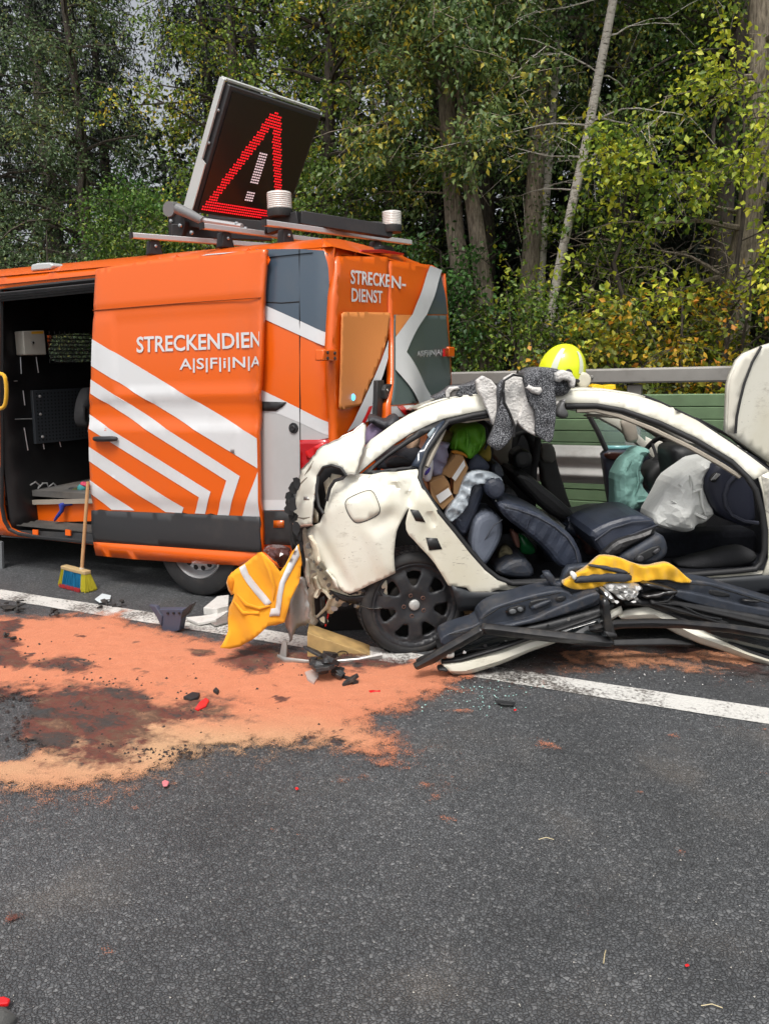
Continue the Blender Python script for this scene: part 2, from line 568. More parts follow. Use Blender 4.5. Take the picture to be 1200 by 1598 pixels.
def asphalt_mat():
    m, n, b = nodes('asphalt')
    N, L = n.nodes, n.links
    geo = N.new('ShaderNodeNewGeometry')
    wn = N.new('ShaderNodeTexNoise'); wn.inputs['Scale'].default_value = 40; wn.inputs['Detail'].default_value = 2
    L.new(geo.outputs['Position'], wn.inputs['Vector'])
    wm = N.new('ShaderNodeMix'); wm.data_type = 'RGBA'; wm.blend_type = 'LINEAR_LIGHT'; wm.inputs[0].default_value = 0.009
    L.new(geo.outputs['Position'], wm.inputs[6]); L.new(wn.outputs['Color'], wm.inputs[7])
    vo = N.new('ShaderNodeTexVoronoi'); vo.inputs['Scale'].default_value = 96; vo.inputs['Randomness'].default_value = 1.0
    L.new(wm.outputs[2], vo.inputs['Vector'])
    ve = N.new('ShaderNodeTexVoronoi'); ve.feature = 'DISTANCE_TO_EDGE'; ve.inputs['Scale'].default_value = 96
    L.new(wm.outputs[2], ve.inputs['Vector'])
    v2 = N.new('ShaderNodeTexVoronoi'); v2.inputs['Scale'].default_value = 210
    L.new(wm.outputs[2], v2.inputs['Vector'])
    sep = N.new('ShaderNodeSeparateColor'); L.new(vo.outputs['Color'], sep.inputs[0])
    cr = N.new('ShaderNodeValToRGB')
    el = cr.color_ramp.elements
    el[0].position = 0.0; el[0].color = (0.052, 0.055, 0.059, 1)
    el[1].position = 1.0; el[1].color = (0.140, 0.143, 0.146, 1)
    e = el.new(0.75); e.color = (0.084, 0.088, 0.093, 1)
    L.new(sep.outputs[0], cr.inputs[0])
    # gaps between the stones hold dark bitumen
    er = N.new('ShaderNodeMapRange'); er.inputs[1].default_value = 0.02; er.inputs[2].default_value = 0.13; er.inputs[3].default_value = 0.34
    L.new(ve.outputs['Distance'], er.inputs[0])
    mu = N.new('ShaderNodeMix'); mu.data_type = 'RGBA'; mu.blend_type = 'MULTIPLY'; mu.inputs[0].default_value = 1
    L.new(cr.outputs[0], mu.inputs[6]); L.new(er.outputs[0], mu.inputs[7])
    # broad worn patches
    bn = N.new('ShaderNodeTexNoise'); bn.inputs['Scale'].default_value = 1.1; bn.inputs['Detail'].default_value = 6; bn.inputs['Roughness'].default_value = 0.65
    L.new(geo.outputs['Position'], bn.inputs['Vector'])
    br = N.new('ShaderNodeMapRange'); br.inputs[1].default_value = 0.3; br.inputs[2].default_value = 0.7; br.inputs[3].default_value = 0.72; br.inputs[4].default_value = 1.4
    L.new(bn.outputs[0], br.inputs[0])
    m2 = N.new('ShaderNodeMix'); m2.data_type = 'RGBA'; m2.blend_type = 'MULTIPLY'; m2.inputs[0].default_value = 1
    L.new(mu.outputs[2], m2.inputs[6]); L.new(br.outputs[0], m2.inputs[7])
    # dusty film of pale grains
    dn = N.new('ShaderNodeTexNoise'); dn.inputs['Scale'].default_value = 320; dn.inputs['Detail'].default_value = 2
    L.new(geo.outputs['Position'], dn.inputs['Vector'])
    d2 = N.new('ShaderNodeTexNoise'); d2.inputs['Scale'].default_value = 2.3; d2.inputs['Detail'].default_value = 5
    L.new(geo.outputs['Position'], d2.inputs['Vector'])
    dm = N.new('ShaderNodeMath'); dm.operation = 'ADD'; L.new(dn.outputs[0], dm.inputs[0]); L.new(d2.outputs[0], dm.inputs[1])
    dr = N.new('ShaderNodeMapRange'); dr.inputs[1].default_value = 1.12; dr.inputs[2].default_value = 1.32; dr.inputs[4].default_value = 0.6
    L.new(dm.outputs[0], dr.inputs[0])
    m3 = N.new('ShaderNodeMix'); m3.data_type = 'RGBA'; L.new(dr.outputs[0], m3.inputs[0])
    L.new(m2.outputs[2], m3.inputs[6]); m3.inputs[7].default_value = (0.20, 0.17, 0.14, 1)
    L.new(m3.outputs[2], b.inputs['Base Color'])
    b.inputs['Roughness'].default_value = 0.62
    ct_ = N.new('ShaderNodeMapRange'); ct_.interpolation_type = 'SMOOTHSTEP'; ct_.inputs[1].default_value = 0.0; ct_.inputs[2].default_value = 0.22
    L.new(ve.outputs['Distance'], ct_.inputs[0])
    th = N.new('ShaderNodeMath'); th.operation = 'MULTIPLY_ADD'; th.inputs[1].default_value = .55; L.new(sep.outputs[1], th.inputs[0]); L.new(ct_.outputs[0], th.inputs[2])
    hh = N.new('ShaderNodeMath'); hh.operation = 'MULTIPLY_ADD'; hh.inputs[1].default_value = 1.0
    L.new(th.outputs[0], hh.inputs[0])
    h2 = N.new('ShaderNodeMath'); h2.operation = 'MULTIPLY'; h2.inputs[1].default_value = -0.25
    L.new(v2.outputs['Distance'], h2.inputs[0]); L.new(h2.outputs[0], hh.inputs[2])
    bp = N.new('ShaderNodeBump'); bp.inputs['Strength'].default_value = 0.8; bp.inputs['Distance'].default_value = 0.0032
    L.new(hh.outputs[0], bp.inputs['Height']); L.new(bp.outputs[0], b.inputs['Normal'])
    return m

def soil_mat():
    return mat('forest_soil', (0.035, 0.028, 0.016), 0.95, var=0.5, vscale=2, bump=0.03, bscale=9, col2=(0.03, 0.04, 0.012))

g = MB().grid([[Vector((x, y, -0.06)) for x in (-400, -60, -20, 20, 60, 400)] for y in (-400, -60, -14, 7.5, 14, 40, 400)])
structure(obj('ground', g, soil_mat(), smooth=0), 'dark soil and verge on both sides of the motorway')
ASPH = asphalt_mat()
g = MB().grid([[Vector((x, y, 0)) for x in (-160, -20, 12, 160)] for y in (-13, 7.9)])
structure(obj('road', g, ASPH, smooth=0), 'grey coarse asphalt carriageway with hard shoulder')

def paint_mat():
    m, n, b = nodes('road_paint')
    N, L = n.nodes, n.links
    geo = N.new('ShaderNodeNewGeometry')
    t = N.new('ShaderNodeTexNoise'); t.inputs['Scale'].default_value = 55; t.inputs['Detail'].default_value = 5; t.inputs['Roughness'].default_value = 0.7
    L.new(geo.outputs['Position'], t.inputs['Vector'])
    t2 = N.new('ShaderNodeTexNoise'); t2.inputs['Scale'].default_value = 3.2; t2.inputs['Detail'].default_value = 6
    L.new(geo.outputs['Position'], t2.inputs['Vector'])
    a = N.new('ShaderNodeMath'); a.operation = 'MULTIPLY_ADD'; a.inputs[1].default_value = 0.9
    L.new(t2.outputs[0], a.inputs[0]); L.new(t.outputs[0], a.inputs[2])
    r = N.new('ShaderNodeMapRange'); r.inputs[1].default_value = 0.94; r.inputs[2].default_value = 1.12
    L.new(a.outputs[0], r.inputs[0])
    mx = N.new('ShaderNodeMix'); mx.data_type = 'RGBA'; L.new(r.outputs[0], mx.inputs[0])
    mx.inputs[6].default_value = (0.55, 0.54, 0.51, 1); mx.inputs[7].default_value = (0.10, 0.09, 0.08, 1)
    L.new(mx.outputs[2], b.inputs['Base Color'])
    b.inputs['Roughness'].default_value = 0.7
    bp = N.new('ShaderNodeBump'); bp.inputs['Strength'].default_value = 1; bp.inputs['Distance'].default_value = 0.003
    v = N.new('ShaderNodeTexVoronoi'); v.inputs['Scale'].default_value = 78; L.new(geo.outputs['Position'], v.inputs['Vector'])
    L.new(v.outputs[0], bp.inputs['Height']); L.new(bp.outputs[0], b.inputs['Normal'])
    return m
def liney(x):
    return 3.61 + 0.028 * math.sin(x * 1.7) * 0.3 - 0.012 * (x + 2)
xs = np.linspace(-30, 14, 300)
g = MB().grid([[Vector((x, liney(x) + w + 0.006 * noise.noise(Vector((x * 9, w * 30, 0))), 0.004)) for x in xs] for w in (-0.085, 0.085)])
structure(obj('edge_line', g, paint_mat(), smooth=0), 'worn solid white edge line on the asphalt')

# ---- numpy value noise
def vnoise(x, y, f, seed):
    r = np.random.default_rng(seed).random((256, 256))
    X, Y = x * f + 1000, y * f + 1000
    i, j = np.floor(X).astype(int), np.floor(Y).astype(int)
    a, b = X - i, Y - j
    a = a * a * (3 - 2 * a); b = b * b * (3 - 2 * b)
    i %= 255; j %= 255
    return (r[i, j] * (1 - a) + r[i + 1, j] * a) * (1 - b) + (r[i, j + 1] * (1 - a) + r[i + 1, j + 1] * a) * b
def fbm(x, y, f, seed, o=5, g=0.55):
    s = 0; w = 1; t = 0
    for k in range(o):
        s = s + w * vnoise(x, y, f * 2 ** k, seed + k); t += w; w *= g
    return s / t * 2 - 1

def smst(a, b, x):
    k = np.clip((x - a) / (b - a), 0, 1)
    return k * k * (3 - 2 * k)

# ---- spilled oil binder: a granular layer lying on the asphalt
def build_binder():
    st = 0.014
    X, Y = np.meshgrid(np.arange(-5.6, 0.9, st), np.arange(1.0, 4.35, st), indexing='ij')
    x, y = X.ravel(), Y.ravel()
    P = np.stack([x, y], 1)
    def region(px, amp, f, seed, soft=0.05, bias=0.0):
        w = [tuple(ground(u, v)[:2]) for u, v in px]
        sd = edge_dist(P, w) * np.where(inside(P, w), 1, -1) + bias
        return smst(-soft, soft, sd + amp * .85 * fbm(x * .6, y, f, seed))
    main = region([(-120, 978), (60, 968), (180, 962), (200, 978), (330, 1000), (430, 1012), (560, 1030), (690, 1035), (720, 1060), (690, 1078),
                   (640, 1105), (590, 1130), (610, 1160), (585, 1182), (500, 1172), (400, 1166), (300, 1172), (235, 1205), (130, 1228), (-120, 1240)], 0.20, 3.0, 3, 0.24, .02)
    halo = region([(-120, 975), (180, 962), (430, 1010), (720, 1035), (740, 1075), (640, 1130), (650, 1190), (500, 1200), (300, 1215), (130, 1260), (-120, 1270)], 0.30, 2.2, 8, 0.42, .02) * 0.50
    sand = region([(860, 1020), (1000, 1008), (1170, 1012), (1185, 1040), (1060, 1050), (940, 1046), (880, 1042)], 0.26, 4.0, 17, 0.30, -0.03)
    spots = np.zeros_like(x)
    for k, (u, v, r) in enumerate([(425, 1298, .05), (470, 1308, .05), (698, 1283, .06), (1060, 1332, .05), (715, 1113, .10), (850, 1165, .11), (700, 1130, .06), (1040, 1148, .07),
                      (935, 1165, .05), (1180, 1208, .06), (205, 1265, .07), (510, 1270, .05), (900, 1420, .16), (165, 1490, .07), (1000, 1238, .05), (800, 1150, .08), (780, 1070, .06)]):
        g0 = ground(u, v)
        d = np.hypot((x - g0.x) * 0.8, (y - g0.y) * 1.3)
        spots = np.maximum(spots, smst(0.9, -0.3, d / r + 0.9 * fbm(x, y, 14, 50 + k)) * (0.55 if k < 8 else 0.36))
    drift = smst(0.12, 0.6, fbm(x, y, 1.6, 77)) * smst(1.2, 2.8, y) * smst(0.9, -0.2, x) * 0.32
    dark = region([(-160, 1072), (30, 1068), (90, 1080), (170, 1082), (240, 1092), (340, 1104), (330, 1130), (260, 1140), (215, 1160), (150, 1186), (70, 1190), (-160, 1188)], 0.38, 3.6, 5, 0.26, -0.04)
    dark = np.maximum(dark, region([(345, 1035), (405, 1005), (480, 1015), (640, 1012), (640, 1036), (560, 1046), (500, 1050), (450, 1036), (420, 1052), (378, 1056)], 0.10, 6, 23, 0.10))
    dark = np.maximum(dark, region([(45, 1042), (100, 1028), (150, 1040), (110, 1058)], 0.14, 7, 31, 0.09))
    dark = np.maximum(dark, region([(105, 1066), (190, 1062), (220, 1072), (140, 1080)], 0.16, 7, 32, 0.09, -0.03))
    dark = np.maximum(dark, region([(-60, 985), (20, 975), (30, 1040), (-60, 1050)], 0.18, 7, 33, 0.09))
    dark = np.maximum(dark, region([(290, 1015), (350, 1012), (340, 1026), (300, 1028)], 0.12, 7, 36, 0.07))
    flecks = smst(0.30, 0.52, fbm(x, y, 9, 41, 5, 0.62)) * smst(-0.15, 0.35, fbm(x, y, 1.5, 44)) * 0.85
    dark = np.maximum(dark, flecks * main)
    bare = region([(-160, 1080), (60, 1086), (110, 1120), (50, 1150), (90, 1178), (0, 1200), (-160, 1200)], 0.30, 4.5, 61, 0.16, -0.02)
    bloody = np.zeros_like(x)
    for k, (u, v, r) in enumerate([(62, 1400, .09), (20, 1440, .08), (10, 1385, .05), (690, 1232, .18), (540, 1220, .16), (440, 1588, .04)]):
        g0 = ground(u, v)
        bloody = np.maximum(bloody, smst(0.9, -0.2, np.hypot(x - g0.x, (y - g0.y) * 1.3) / r + 0.9 * fbm(x, y, 12, 90 + k)) * (0.75 if k < 3 else 0.4))
    pale = region([(-120, 1200), (100, 1150), (240, 1130), (420, 1140), (520, 1160), (470, 1200), (250, 1215), (130, 1230), (-120, 1250)], 0.25, 3, 13, 0.28)
    pale = np.maximum(pale, sand * 0.55)
    amt = np.maximum.reduce([halo * (1 - .6 * bare), main * (1 - 0.80 * bare), sand * 0.72, spots, drift * (1 - main), bloody])
    wet_shade = region([(640, 1045), (720, 1010), (850, 985), (1250, 975), (1250, 1075), (1050, 1052), (900, 1058), (760, 1072), (680, 1075)], 0.30, 3.0, 29, 0.35) * 0.62  # wet asphalt; its dark also holds the contact shadow under the doors
    amt = np.maximum(amt, wet_shade); dark = np.maximum(dark, np.where(wet_shade > np.maximum(sand, main), 1.0, 0.0) * smst(.1, .5, wet_shade))
    dark = np.maximum(dark, bloody)
    lump = fbm(x, y, 20, 71, 3)
    z = 0.0085 + 0.006 * amt * (1 + 0.8 * lump) + 0.030 * np.clip(dark * main, 0, 1) * np.clip(fbm(x, y, 17, 81, 4) + .05, 0, 1)
    n0, n1 = X.shape
    keep = amt > 0.015
    K = keep.reshape(n0, n1)
    cell = K[:-1, :-1] | K[1:, :-1] | K[:-1, 1:] | K[1:, 1:]
    ii, jj = np.nonzero(cell)
    q = np.stack([ii * n1 + jj, (ii + 1) * n1 + jj, (ii + 1) * n1 + jj + 1, ii * n1 + jj + 1], 1)
    used = np.unique(q); remap = np.full(n0 * n1, -1); remap[used] = np.arange(len(used))
    q = remap[q]
    me = bpy.data.meshes.new('spilled_binder')
    me.vertices.add(len(used)); me.vertices.foreach_set('co', np.stack([x, y, z], 1)[used].ravel())
    me.loops.add(q.size); me.loops.foreach_set('vertex_index', q.ravel())
    me.polygons.add(len(q)); me.polygons.foreach_set('loop_start', np.arange(0, q.size, 4)); me.polygons.foreach_set('loop_total', np.full(len(q), 4))
    for nm, a in (('amount', amt), ('soaked', dark), ('pale', pale), ('oily', smst(.05, .4, wet_shade) * (1 - main) * (1 - sand))):
        at = me.attributes.new(nm, 'FLOAT', 'POINT'); at.data.foreach_set('value', a[used].astype(np.float32))
    me.update(); me.validate(); me.shade_smooth()
    m, n, b = nodes('oil_binder')
    N, L = n.nodes, n.links
    geo = N.new('ShaderNodeNewGeometry')
    fine = N.new('ShaderNodeTexNoise'); fine.inputs['Scale'].default_value = 260; fine.inputs['Detail'].default_value = 3
    mid = N.new('ShaderNodeTexNoise'); mid.inputs['Scale'].default_value = 14; mid.inputs['Detail'].default_value = 8; mid.inputs['Roughness'].default_value = 0.7
    for t in (fine, mid): L.new(geo.outputs['Position'], t.inputs['Vector'])
    c0 = N.new('ShaderNodeMix'); c0.data_type = 'RGBA'; c0.inputs[6].default_value = (0.54, 0.175, 0.083, 1); c0.inputs[7].default_value = (0.66, 0.26, 0.143, 1)
    L.new(mid.outputs[0], c0.inputs[0])
    cp = N.new('ShaderNodeMix'); cp.data_type = 'RGBA'; cp.inputs[7].default_value = (0.56, 0.335, 0.185, 1)
    L.new(link_attr(N, 'pale'), cp.inputs[0]); L.new(c0.outputs[2], cp.inputs[6])
    cf = N.new('ShaderNodeMix'); cf.data_type = 'RGBA'; cf.blend_type = 'MULTIPLY'; cf.inputs[0].default_value = 1
    fr = N.new('ShaderNodeMapRange'); fr.inputs[1].default_value = 0.3; fr.inputs[2].default_value = 0.7; fr.inputs[3].default_value = 0.72; fr.inputs[4].default_value = 1.12
    L.new(fine.outputs[0], fr.inputs[0]); L.new(cp.outputs[2], cf.inputs[6]); L.new(fr.outputs[0], cf.inputs[7])
    # soaked with oil: dark maroon, broken up
    so = N.new('ShaderNodeMath'); so.operation = 'MULTIPLY_ADD'; so.inputs[1].default_value = 1.5; L.new(mid.outputs[0], so.inputs[0]); 
    so2 = N.new('ShaderNodeMath'); so2.operation = 'ADD'; so2.inputs[1].default_value = -0.75; L.new(link_attr(N, 'soaked'), so2.inputs[0]); L.new(so2.outputs[0], so.inputs[2])
    sr = N.new('ShaderNodeMapRange'); sr.inputs[1].default_value = 0.22; sr.inputs[2].default_value = 0.62; L.new(so.outputs[0], sr.inputs[0])
    m4 = N.new('ShaderNodeTexNoise'); m4.inputs['Scale'].default_value = 7; m4.inputs['Detail'].default_value = 9; m4.inputs['Roughness'].default_value = 0.75
    mp4 = N.new('ShaderNodeMapping'); mp4.inputs['Scale'].default_value = (.5, 1.0, 1.0); L.new(geo.outputs['Position'], mp4.inputs['Vector']); L.new(mp4.outputs[0], m4.inputs['Vector'])
    cm = N.new('ShaderNodeValToRGB'); ce = cm.color_ramp.elements
    ce[0].position = .34; ce[0].color = (.042, .040, .040, 1); ce[1].position = .70; ce[1].color = (.30, .15, .085, 1)
    for pp, cc in ((.44, (.060, .040, .033, 1)), (.50, (.14, .038, .026, 1)), (.58, (.11, .06, .038, 1))):
        k_ = ce.new(pp); k_.color = cc
    L.new(m4.outputs[0], cm.inputs[0])
    cs = N.new('ShaderNodeMix'); cs.data_type = 'RGBA'; L.new(sr.outputs[0], cs.inputs[0]); L.new(cf.outputs[2], cs.inputs[6]); oi = N.new('ShaderNodeMix'); oi.data_type = 'RGBA'; L.new(link_attr(N, 'oily'), oi.inputs[0]); L.new(cm.outputs[0], oi.inputs[6]); oi.inputs[7].default_value = (.026, .024, .023, 1)  # oily carries the wet patch and the shadow painted under the doors
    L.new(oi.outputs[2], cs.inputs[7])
    L.new(cs.outputs[2], b.inputs['Base Color'])
    b.inputs['Roughness'].default_value = 0.9
    # grains thin out at the edges and let the road show
    am = N.new('ShaderNodeMath'); am.operation = 'SUBTRACT'; L.new(link_attr(N, 'amount'), am.inputs[0])
    fa = N.new('ShaderNodeMapRange'); fa.inputs[1].default_value = 0.30; fa.inputs[2].default_value = 0.68; fa.inputs[3].default_value = 0.04; fa.inputs[4].default_value = 1.0
    mf = N.new('ShaderNodeMath'); mf.operation = 'MULTIPLY_ADD'; mf.inputs[1].default_value = 0.55; L.new(fine.outputs[0], mf.inputs[0])
    mh = N.new('ShaderNodeMath'); mh.operation = 'MULTIPLY'; mh.inputs[1].default_value = 0.45; L.new(mid.outputs[0], mh.inputs[0]); L.new(mh.outputs[0], mf.inputs[2])
    L.new(mf.outputs[0], fa.inputs[0]); L.new(fa.outputs[0], am.inputs[1])
    ar = N.new('ShaderNodeMapRange'); ar.inputs[1].default_value = -0.04; ar.inputs[2].default_value = 0.05; L.new(am.outputs[0], ar.inputs[0])
    L.new(ar.outputs[0], b.inputs['Alpha'])
    bp = N.new('ShaderNodeBump'); bp.inputs['Strength'].default_value = 0.8; bp.inputs['Distance'].default_value = 0.006
    ad = N.new('ShaderNodeMath'); ad.operation = 'MULTIPLY_ADD'; ad.inputs[1].default_value = 2.0; L.new(mid.outputs[0], ad.inputs[0]); L.new(fine.outputs[0], ad.inputs[2])
    L.new(ad.outputs[0], bp.inputs['Height']); L.new(bp.outputs[0], b.inputs['Normal'])
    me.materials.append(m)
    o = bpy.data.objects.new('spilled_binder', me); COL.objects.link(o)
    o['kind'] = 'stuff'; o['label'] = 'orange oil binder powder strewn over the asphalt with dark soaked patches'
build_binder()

# ================================================================== guard rail and green barrier
GY = 6.98
t = thing('guard_rail', 'galvanised steel guard rail with round-edged top beam behind the wrecked car', 'guard rail', (-3, GY, 0))
def zig(x0, x1, y, prof, n=2, jig=0.0):
    return [[Vector((x, y + a, b)) for a, b in prof] for x in np.linspace(x0, x1, n)]
topf = [(-.075, 1.355), (-.085, 1.37), (-.085, 1.465), (-.075, 1.48), (.055, 1.48), (.065, 1.465), (.065, 1.37), (.055, 1.355), (-.075, 1.355)]
for k, (a, b_) in enumerate(((-20, -10.02), (-10, -2.02), (-2, 5.98), (6, 14))):
    mb = MB().grid(zig(a, b_, GY, topf))
    o = obj('top_beam', mb, GALVD, t, smooth=30)
mb = MB()
for x in (-1.53, -1.47, -1.41, -1.35):
    mb.lathe([(0, -.016), (.012, -.014), (.018, 0)], (x, GY - .085, 1.412), (0, 1, 0), 12)
obj('bolt_row', mb, GALVD, t)
wprof = []
for k in range(25):
    a = k / 24
    zz = .80 - .33 * a
    wprof.append((-.04 * (1 - math.cos(a * 4 * math.pi)) - .02, zz))
wprof = [(.0, .808)] + wprof + [(.0, .462)]
for a, b_ in ((-20, -10), (-10, -5.95), (-6, -1.98), (-2.05, 2.0), (2, 6), (6, 14)):
    mb = MB().grid(zig(a, b_, GY - (.01 if a == -2.05 else 0), wprof))
    obj('corrugated_rail', mb, GALV, t, smooth=60, solid=.004)
mb = MB().grid(zig(-2.18, -1.88, GY - .016, wprof)); obj('rail_splice', mb, mat('clean_galvanised', (0.46, 0.49, 0.52), 0.4, metal=0.6, dirt=0.15), t, smooth=60, solid=.004)
mb = MB()
for x in (-2.13, -1.93):
    for z in (.74, .635, .53): mb.lathe([(0, -.014), (.012, -.012), (.017, 0)], (x, GY - .1, z), (0, 1, 0), 10)
obj('splice_bolt', mb, GALV, t)
p0 = None
for k, x in enumerate(np.arange(-17.0, 8, 2.0)):
    if p0 is None:
        mb = MB().box((x, GY + .02, .66), (.12, .09, 1.36)); p0 = obj('post', mb, GALVD, t, bev=.008)
    else:
        q = p0.copy(); COL.objects.link(q); q.parent = t; q.location = (x + 17.0, 0, 0)

t = thing('green_board_barrier', 'low green timber board barrier behind the steel guard rail', 'barrier', (-1.5, 7.42, 0))
GRN = mat('green_boards', (0.155, 0.245, 0.13), 0.65, var=0.22, vscale=5, bump=0.0015, bscale=30, dirt=0.2)
b0 = None
for a in (-8.1, -5.05, -2.0, 1.05):
    for k in range(10):
        if b0 is None:
            mb = MB().prism([(a, 7.36, .155 + .0), (a, 7.36, .25), (a, 7.372, .258), (a, 7.41, .258), (a, 7.41, .147), (a, 7.372, .147)], (3.0, 0, 0))
            b0 = obj('board', mb, GRN, t, smooth=0); BX = a
        else:
            q = b0.copy(); COL.objects.link(q); q.parent = t
            q.location = (a - BX, RNG.uniform(-.004, .004), k * .112 - .03)
GRP = mat('barrier_post', (0.10, 0.13, 0.10), 0.6, dirt=0.3)
for k, x in enumerate((-5.07, -2.02, 1.03)):
    obj('post', MB().box((x, 7.39, .62), (.11, .13, 1.24)), GRP, t, bev=.006)

# ================================================================== forest
def leaf_mat(name, stops, rough=0.5, trans=0.35):
    m, n, b = nodes(name)
    N, L = n.nodes, n.links
    cr = N.new('ShaderNodeValToRGB')
    e = cr.color_ramp.elements
    e[0].position, e[0].color = stops[0][0], (*stops[0][1], 1)
    e[1].position, e[1].color = stops[-1][0], (*stops[-1][1], 1)
    for p, c in stops[1:-1]:
        k = e.new(p); k.color = (*c, 1)
    L.new(link_attr(N, 'tint'), cr.inputs[0])
    L.new(cr.outputs[0], b.inputs['Base Color'])
    b.inputs['Roughness'].default_value = rough
    tr = N.new('ShaderNodeBsdfTranslucent'); L.new(cr.outputs[0], tr.inputs['Color'])
    mx = N.new('ShaderNodeMixShader'); mx.inputs[0].default_value = trans
    L.new(b.outputs[0], mx.inputs[1]); L.new(tr.outputs[0], mx.inputs[2])
    L.new(mx.outputs[0], N['Material Output'].inputs['Surface'])
    return m
LM = dict(
    alder=leaf_mat('alder_leaves', [(0, (0.030, 0.059, 0.023)), (.5, (0.097, 0.160, 0.063)), (.85, (0.188, 0.257, 0.114)), (1, (0.342, 0.342, 0.080))]),
    yellowing=leaf_mat('hornbeam_leaves', [(0, (0.030, 0.068, 0.011)), (.45, (0.120, 0.211, 0.030)), (.8, (0.308, 0.388, 0.051)), (.94, (0.616, 0.502, 0.046)), (1, (0.620, 0.456, 0.034))]),
    maple=leaf_mat('maple_leaves', [(0, (0.027, 0.082, 0.016)), (.6, (0.097, 0.239, 0.046)), (1, (0.228, 0.365, 0.068))]),
    sapling=leaf_mat('sapling_leaves', [(0, (0.046, 0.097, 0.014)), (.35, (0.194, 0.296, 0.034)), (.7, (0.456, 0.524, 0.046)), (1, (0.620, 0.593, 0.046))]),
    autumn=leaf_mat('autumn_leaves', [(0, (.035, .060, .010)), (.4, (.12, .16, .02)), (.6, (.30, .30, .025)), (.85, (.62, .36, .02)), (1, (.60, .24, .03))]),
    willow=leaf_mat('willow_leaves', [(0, (0.030, 0.064, 0.018)), (.5, (0.097, 0.171, 0.051)), (.85, (0.205, 0.274, 0.080)), (1, (0.570, 0.479, 0.057))]),
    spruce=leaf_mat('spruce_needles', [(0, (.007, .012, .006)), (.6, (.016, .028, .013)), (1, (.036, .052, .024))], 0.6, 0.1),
)
def bark_mat(name, a, b_, sc, st=6):
    m, n, b = nodes(name)
    N, L = n.nodes, n.links
    tc = N.new('ShaderNodeTexCoord'); mp = N.new('ShaderNodeMapping'); mp.inputs['Scale'].default_value = sc
    L.new(tc.outputs['Object'], mp.inputs['Vector'])
    t = N.new('ShaderNodeTexNoise'); t.inputs['Scale'].default_value = st; t.inputs['Detail'].default_value = 8; t.inputs['Roughness'].default_value = 0.7
    L.new(mp.outputs[0], t.inputs['Vector'])
    r = N.new('ShaderNodeMapRange'); r.inputs[1].default_value = 0.38; r.inputs[2].default_value = 0.62
    L.new(t.outputs[0], r.inputs[0])
    mx = N.new('ShaderNodeMix'); mx.data_type = 'RGBA'; L.new(r.outputs[0], mx.inputs[0])
    mx.inputs[6].default_value = (*a, 1); mx.inputs[7].default_value = (*b_, 1)
    L.new(mx.outputs[2], b.inputs['Base Color']); b.inputs['Roughness'].default_value = 0.85
    bp = N.new('ShaderNodeBump'); bp.inputs['Distance'].default_value = 0.02; L.new(t.outputs[0], bp.inputs['Height']); L.new(bp.outputs[0], b.inputs['Normal'])
    return m
BARK = bark_mat('grey_brown_bark', (.095, .075, .055), (.34, .29, .22), (7, 7, 1.2))
BARKD = bark_mat('dark_bark', (.03, .024, .018), (.09, .072, .055), (6, 6, 1.2))
BIRCH = bark_mat('birch_bark', (.085, .07, .055), (.46, .43, .38), (2.5, 2.5, 9), 4)
for nn in BIRCH.node_tree.nodes:
    if nn.type == 'MAP_RANGE': nn.inputs[1].default_value = 0.36; nn.inputs[2].default_value = 0.46

class Leaves:
    def __init__(s): s.p = []; s.d = []; s.n = []; s.L = []; s.w = []; s.t = []
    def add(s, p, d, n, L, w, t):
        s.p.append(p); s.d.append(d); s.n.append(n); s.L.append(L); s.w.append(w); s.t.append(t)
    def count(s): return sum(len(a) for a in s.p)

def nrm(a): return a / np.maximum(np.linalg.norm(a, axis=1, keepdims=True), 1e-9)

def leaves_obj(name, lv, m, parent, origin):
    p = np.concatenate(lv.p) - np.array(origin); d = nrm(np.concatenate(lv.d)); n = np.concatenate(lv.n)
    L = np.concatenate(lv.L)[:, None]; w = np.concatenate(lv.w)[:, None]; t = np.concatenate(lv.t)
    sd = nrm(np.cross(d, n)); up = nrm(np.cross(sd, d))
    N_ = len(p)
    v = np.empty((N_, 4, 3))
    v[:, 0] = p
    v[:, 1] = p + d * L * .48 + sd * w + up * w * .35
    v[:, 2] = p + d * L - up * L * .12
    v[:, 3] = p + d * L * .48 - sd * w + up * w * .35
    base = np.arange(N_)[:, None] * 4
    f = np.concatenate([base + np.array([0, 1, 2]), base + np.array([0, 2, 3])], 1).ravel()
    me = bpy.data.meshes.new(name)
    me.vertices.add(N_ * 4); me.vertices.foreach_set('co', v.ravel())
    me.loops.add(len(f)); me.loops.foreach_set('vertex_index', f)
    nf = N_ * 2
    me.polygons.add(nf); me.polygons.foreach_set('loop_start', np.arange(0, nf * 3, 3)); me.polygons.foreach_set('loop_total', np.full(nf, 3))
    at = me.attributes.new('tint', 'FLOAT', 'POINT'); at.data.foreach_set('value', np.repeat(np.clip(t, 0, 1), 4).astype(np.float32))
    me.update()
    me.materials.append(m)
    o = bpy.data.objects.new(name, me); COL.objects.link(o)
    o.parent = parent
    return o

def spray(lv, p0, p1, k, L, rng, tint, tsd=0.2, droop=0.35, elong=0.36):
    """k leaves set along a twig from p0 to p1"""
    p0 = np.array(p0); p1 = np.array(p1)
    a = rng.random(k)
    ax = p1 - p0; ln = np.linalg.norm(ax); ax = ax / max(ln, 1e-6)
    p = p0 + np.outer(a, p1 - p0) + rng.normal(0, .035 + ln * .07, (k, 3))
    d = ax * .5 + rng.normal(0, .75, (k, 3)); d[:, 2] -= droop
    n = rng.normal(0, .55, (k, 3)); n[:, 2] += 1.0
    l = L * rng.uniform(.65, 1.25, k)
    lv.add(p, d, n, l, l * elong * rng.uniform(.8, 1.2, k), tint + rng.normal(0, tsd, k))

